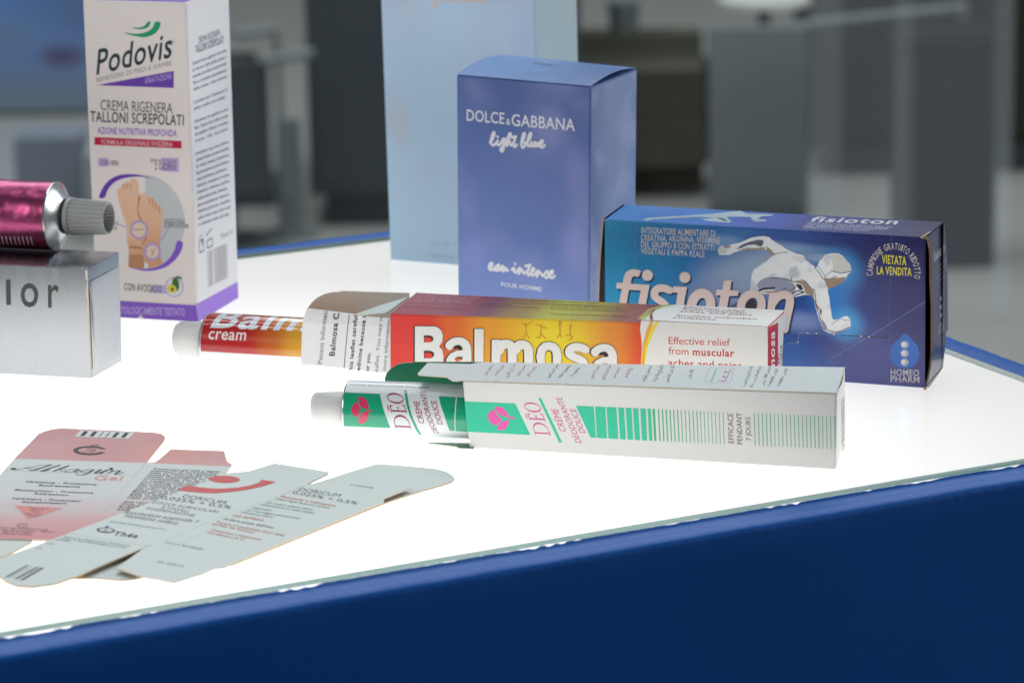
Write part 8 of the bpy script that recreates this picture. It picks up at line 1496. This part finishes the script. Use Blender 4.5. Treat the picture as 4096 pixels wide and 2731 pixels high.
mesh_from_bm('screw_cap', lathe([(-1.9, 5.0), (-2.0, 6.7), (-2.6, 6.9), (-3.0, 6.75), (-12.0, 6.3), (-13.3, 5.7), (-13.9, 4.4), (-14.0, 0.01)], Cc, d, s, up, 220, (44, .3, -12.2, -2.9)), [capw], bt, smooth=60)
lf = thing('leaflet', 'folded white patient leaflet with black lines of type, sticking out of the red carton', 'leaflet', (-60, 1250, 10))
paper = plain('thin_paper', '#e6e6e8', .7, .2, .03, 60)
sheet('folded_sheet', CUT['bal_leaf'], 'bal.leaf', lf, paper, paper, 1.0, ART['bal.leaf'], 'matte', bend=lambda u, v: -.03*max(0, v-25.5)**2-.004*max(0, -u-30)**2)
# ------------------------------------------------------------------ deodorant carton and tube
deo = thing('deodorant_carton', 'long white deodorant cream carton with mint green bars and pink flower, its green inside showing', 'carton', base_of('deo'))
d_in = ink('#0f7350', 'satin'); d_w = plain('carton_white_matt', '#ecebe8', .5, .35, .015, 30); d_t = plain('carton_white_top_shaded', '#d3dbdc', .3, .5, .02, 30, .00025)  # top is the same white greyed, its dimmer light put into the colour
carton_body('carton_body', 'deo', deo, d_w, d_t, d_w, d_w, lining=d_in, open_left=True, r=.7, drop_top=.5)
printed_panel('front_panel', 'deo.front', ART['deo.front'], deo, 'matte', d_w, face_rect('deo', 'front', .6))
sheet('top_panel', CUT['deo_top'], 'deo.top', deo, d_t, raw, .42, ART['deo.top'], 'satin', under_m=d_in)
printed_panel('end_panel', 'deo.side', ART['deo.side'], deo, 'matte', d_w, face_rect('deo', 'side', .8))
sheet('tuck_flap', CUT['deo_flap'], 'deo.flap', deo, d_in, raw, .45)
sheet('dust_flap', CUT['deo_low'], 'deo.bottom', deo, d_in, raw, .3)
dt = thing('deodorant_tube', 'white and green deodorant tube with ribbed white cap poking out of the mint box', 'tube', TUBE['deo_t']['C'])
t_w = plain('tube_white', '#e4e9ec', .27, .5, .01, 30); t_w.node_tree.nodes['Principled BSDF'].inputs['Coat Weight'].default_value = .15
body = tube_body('tube_body', 'deo_t', dt, t_w, 84, 1); join_print(body, 'deo_t', ART['deo_t'], 'tube', {}, dt)
Cc, rr, d, s, up = axes('deo_t')
mesh_from_bm('shoulder', lathe([(0, rr), (-.4, rr*.985), (-.9, rr*.9), (-2.4, 4.6), (-3.2, 4.4)], Cc, d, s, up), [alu], dt, smooth=35)
mesh_from_bm('screw_cap', lathe([(-.9, 4.4), (-1.0, 5.75), (-1.5, 5.85), (-12.0, 4.95), (-12.9, 4.6), (-13.3, 4.0), (-13.4, .01)], Cc, d, s, up, 280, (56, .26, -12.1, -1.6)), [capw], dt, smooth=60)
# ------------------------------------------------------------------ silver carton with the metallic tube on it
sil = thing('hair_colour_carton', 'silver metallic carton with grey letters and split corner, under a pink tube', 'carton', base_of('sil'))
sv = metal('silver_board', '#b2b4b8', .27, (40, 40, 3), .05, .00005, 60)
carton_body('carton_body', 'sil', sil, sv, sv, sv, sv, r=.5)
printed_panel('front_panel', 'sil.front', ART['sil.front'], sil, 'satin')
# raw board showing where the end flap has come unglued
bm = bmesh.new(); C = {k: Vector(v) for k, v in BOX['sil'].items()}; r_ = random.Random(8)
fu = (C[1,0,0]-C[0,0,0]).normalized(); fv = (C[1,1,0]-C[1,0,0]).normalized(); rows = []
for k in range(41):
    z = C[1,0,1].z*(1-k/40)*.985+.3; p = C[1,0,0].lerp(C[1,0,1], z/C[1,0,1].z); wd = .42+.16*math.sin(k*.9)+r_.uniform(-.12, .12)
    if k in (4, 5, 37, 38): wd *= .5
    rows.append([bm.verts.new(q) for q in (p-fu*wd-fv*.12, p-fv*.28-fu*.05, p+fu*.2+fv*.25)])
for p, q in zip(rows, rows[1:]):
    for i in (0, 1): bm.faces.new((p[i], p[i+1], q[i+1], q[i]))
bmesh.ops.recalc_face_normals(bm, faces=bm.faces[:]); mesh_from_bm('torn_edge', bm, [raw], sil)
# end flap standing proud with its curled lip
bm = bmesh.new(); rows = []
for k in range(25):
    f = k/24; z = 3.2+f*(C[1,0,1].z-8.5); lip = .5*math.sin(f*math.pi)**.5
    p = C[1,0,0].lerp(C[1,0,1], z/C[1,0,1].z); e1 = C[1,1,0].lerp(C[1,1,1], z/C[1,0,1].z)
    rows.append([bm.verts.new(q) for q in (p+fv*.9+fu*(.15+lip*.3), p+fv*1.8+fu*(.35+lip), p+fv*3.2+fu*(.3+lip*.7), p.lerp(e1, .55)+fu*.3, p.lerp(e1, .97)+fu*.12)])
for p, q in zip(rows, rows[1:]):
    for i in range(4): bm.faces.new((p[i], p[i+1], q[i+1], q[i]))
bmesh.ops.recalc_face_normals(bm, faces=bm.faces[:]); mesh_from_bm('end_flap', bm, [sv], sil, smooth=50)
pk = thing('hair_colour_tube', 'metallic pink aluminium tube with grey ribbed cap lying on the silver carton', 'tube', TUBE['pink']['C'])
pm = metal('pink_foil', '#a14a70', .3, (3, 60, 60), .1, .0008, 95)
body = tube_body('tube_body', 'pink', pk, pm, 95, -1); join_print(body, 'pink', ART['pink'], 'tube', {}, pk)
Cc, rr, d, s, up = axes('pink')
mesh_from_bm('shoulder', lathe([(0, rr), (.25, rr*1.012), (.7, rr*1.0), (4.6, 7.0), (4.9, 5.2), (6.5, 5.2)], Cc, d, s, up), [metal('turned_aluminium', '#b9bec0', .24, (3, 3, 3), .08)], pk, smooth=30)
capg = plain('grey_cap_plastic', '#a2a4a3', .42, .4, .03, 40)
mesh_from_bm('screw_cap', lathe([(5.6, 5.0), (5.6, 7.35), (6.5, 7.45), (7.2, 7.35), (7.3, 6.55), (21.2, 5.75), (21.6, 6.0), (21.9, 5.95), (21.8, 5.5), (20.8, 5.2), (16.2, 3.4), (15.8, 1.5), (20.4, .01)], Cc, d, s, up, 240, (26, .55, 7.3, 21.3)), [capg], pk, smooth=40)
# ------------------------------------------------------------------ flattened blanks
alk = thing('flattened_gel_carton', 'flattened pink and white gel carton with black script lettering, lying flat under another blank', 'flattened carton', (-110, 1040, 0))
rose = graded('rose_print', [(0, '#d59a9c'), (60, '#d69b9c')], 'u', 60, cloud=(7, '#d8a9a6', .4, .7, .5), glows=[(45, 98, 16, 20, '#dc9a90', .8)], finish='satin')
fade = graded('rose_to_white_print', [(-1, '#d88f92'), (14, '#d8a2a4'), (34, '#d2c4c6'), (52, '#d5d8da'), (92, '#d6dedd')], 'v', 92, finish='satin')
sheet('main_panel', CUT['alk_main'], 'alk.top', alk, fade, raw, .5, ART['alk.top'])
sheet('lid_flap', CUT['alk_lid'], 'alk.lo', alk, rose, raw, .5, ART['alk.lid'])
sheet('text_panel', CUT['alk_side'], 'alk.lo', alk, fade, raw, .5, ART['alk.side'])
sheet('dust_flap', CUT['alk_dust'], 'alk.lo2', alk, rose, raw, .5)
wb = plain('board_back', '#d6dedb', .6, .3, .03, 30)
sheet('bottom_flap', CUT['alk_low'], 'alk.low', alk, wb, kraft, .45)
dor = thing('flattened_drops_carton', 'flattened greyish white drops carton with red dot and arc, lying nearest the front edge', 'flattened carton', (10, 1040, 0))
dw = plain('carton_grey_white', '#d4dedb', .42, .4, .025, 25); brown = plain('kraft_inside', '#b08a66', .8, .2, .1, 40)
sheet('front_panel', CUT['dor_front'], 'dor.top', dor, dw, raw, .5, ART['dor.top'], under_m=brown)
sheet('bottom_flap', CUT['dor_flap1'], 'dor.lo', dor, dw, kraft, .5, ART['dor.bar'], under_m=brown)  # kraft edge tone also paints the warm glow of light through the board
sheet('dosage_panel', CUT['dor_panel2'], 'dor.lo', dor, dw, raw, .5, ART['dor.side'], under_m=brown)
sheet('dust_flap', CUT['dor_dust1'], 'dor.lo', dor, dw, raw, .5, under_m=brown)
sheet('dust_flap', CUT['dor_dust2'], 'dor.lo2', dor, dw, raw, .5, ART['dor.top2'], under_m=brown)
sheet('back_panel', CUT['dor_low'], 'dor.low', dor, dw, kraft, .45)  # edge: kraft board plus the painted orange glow from below
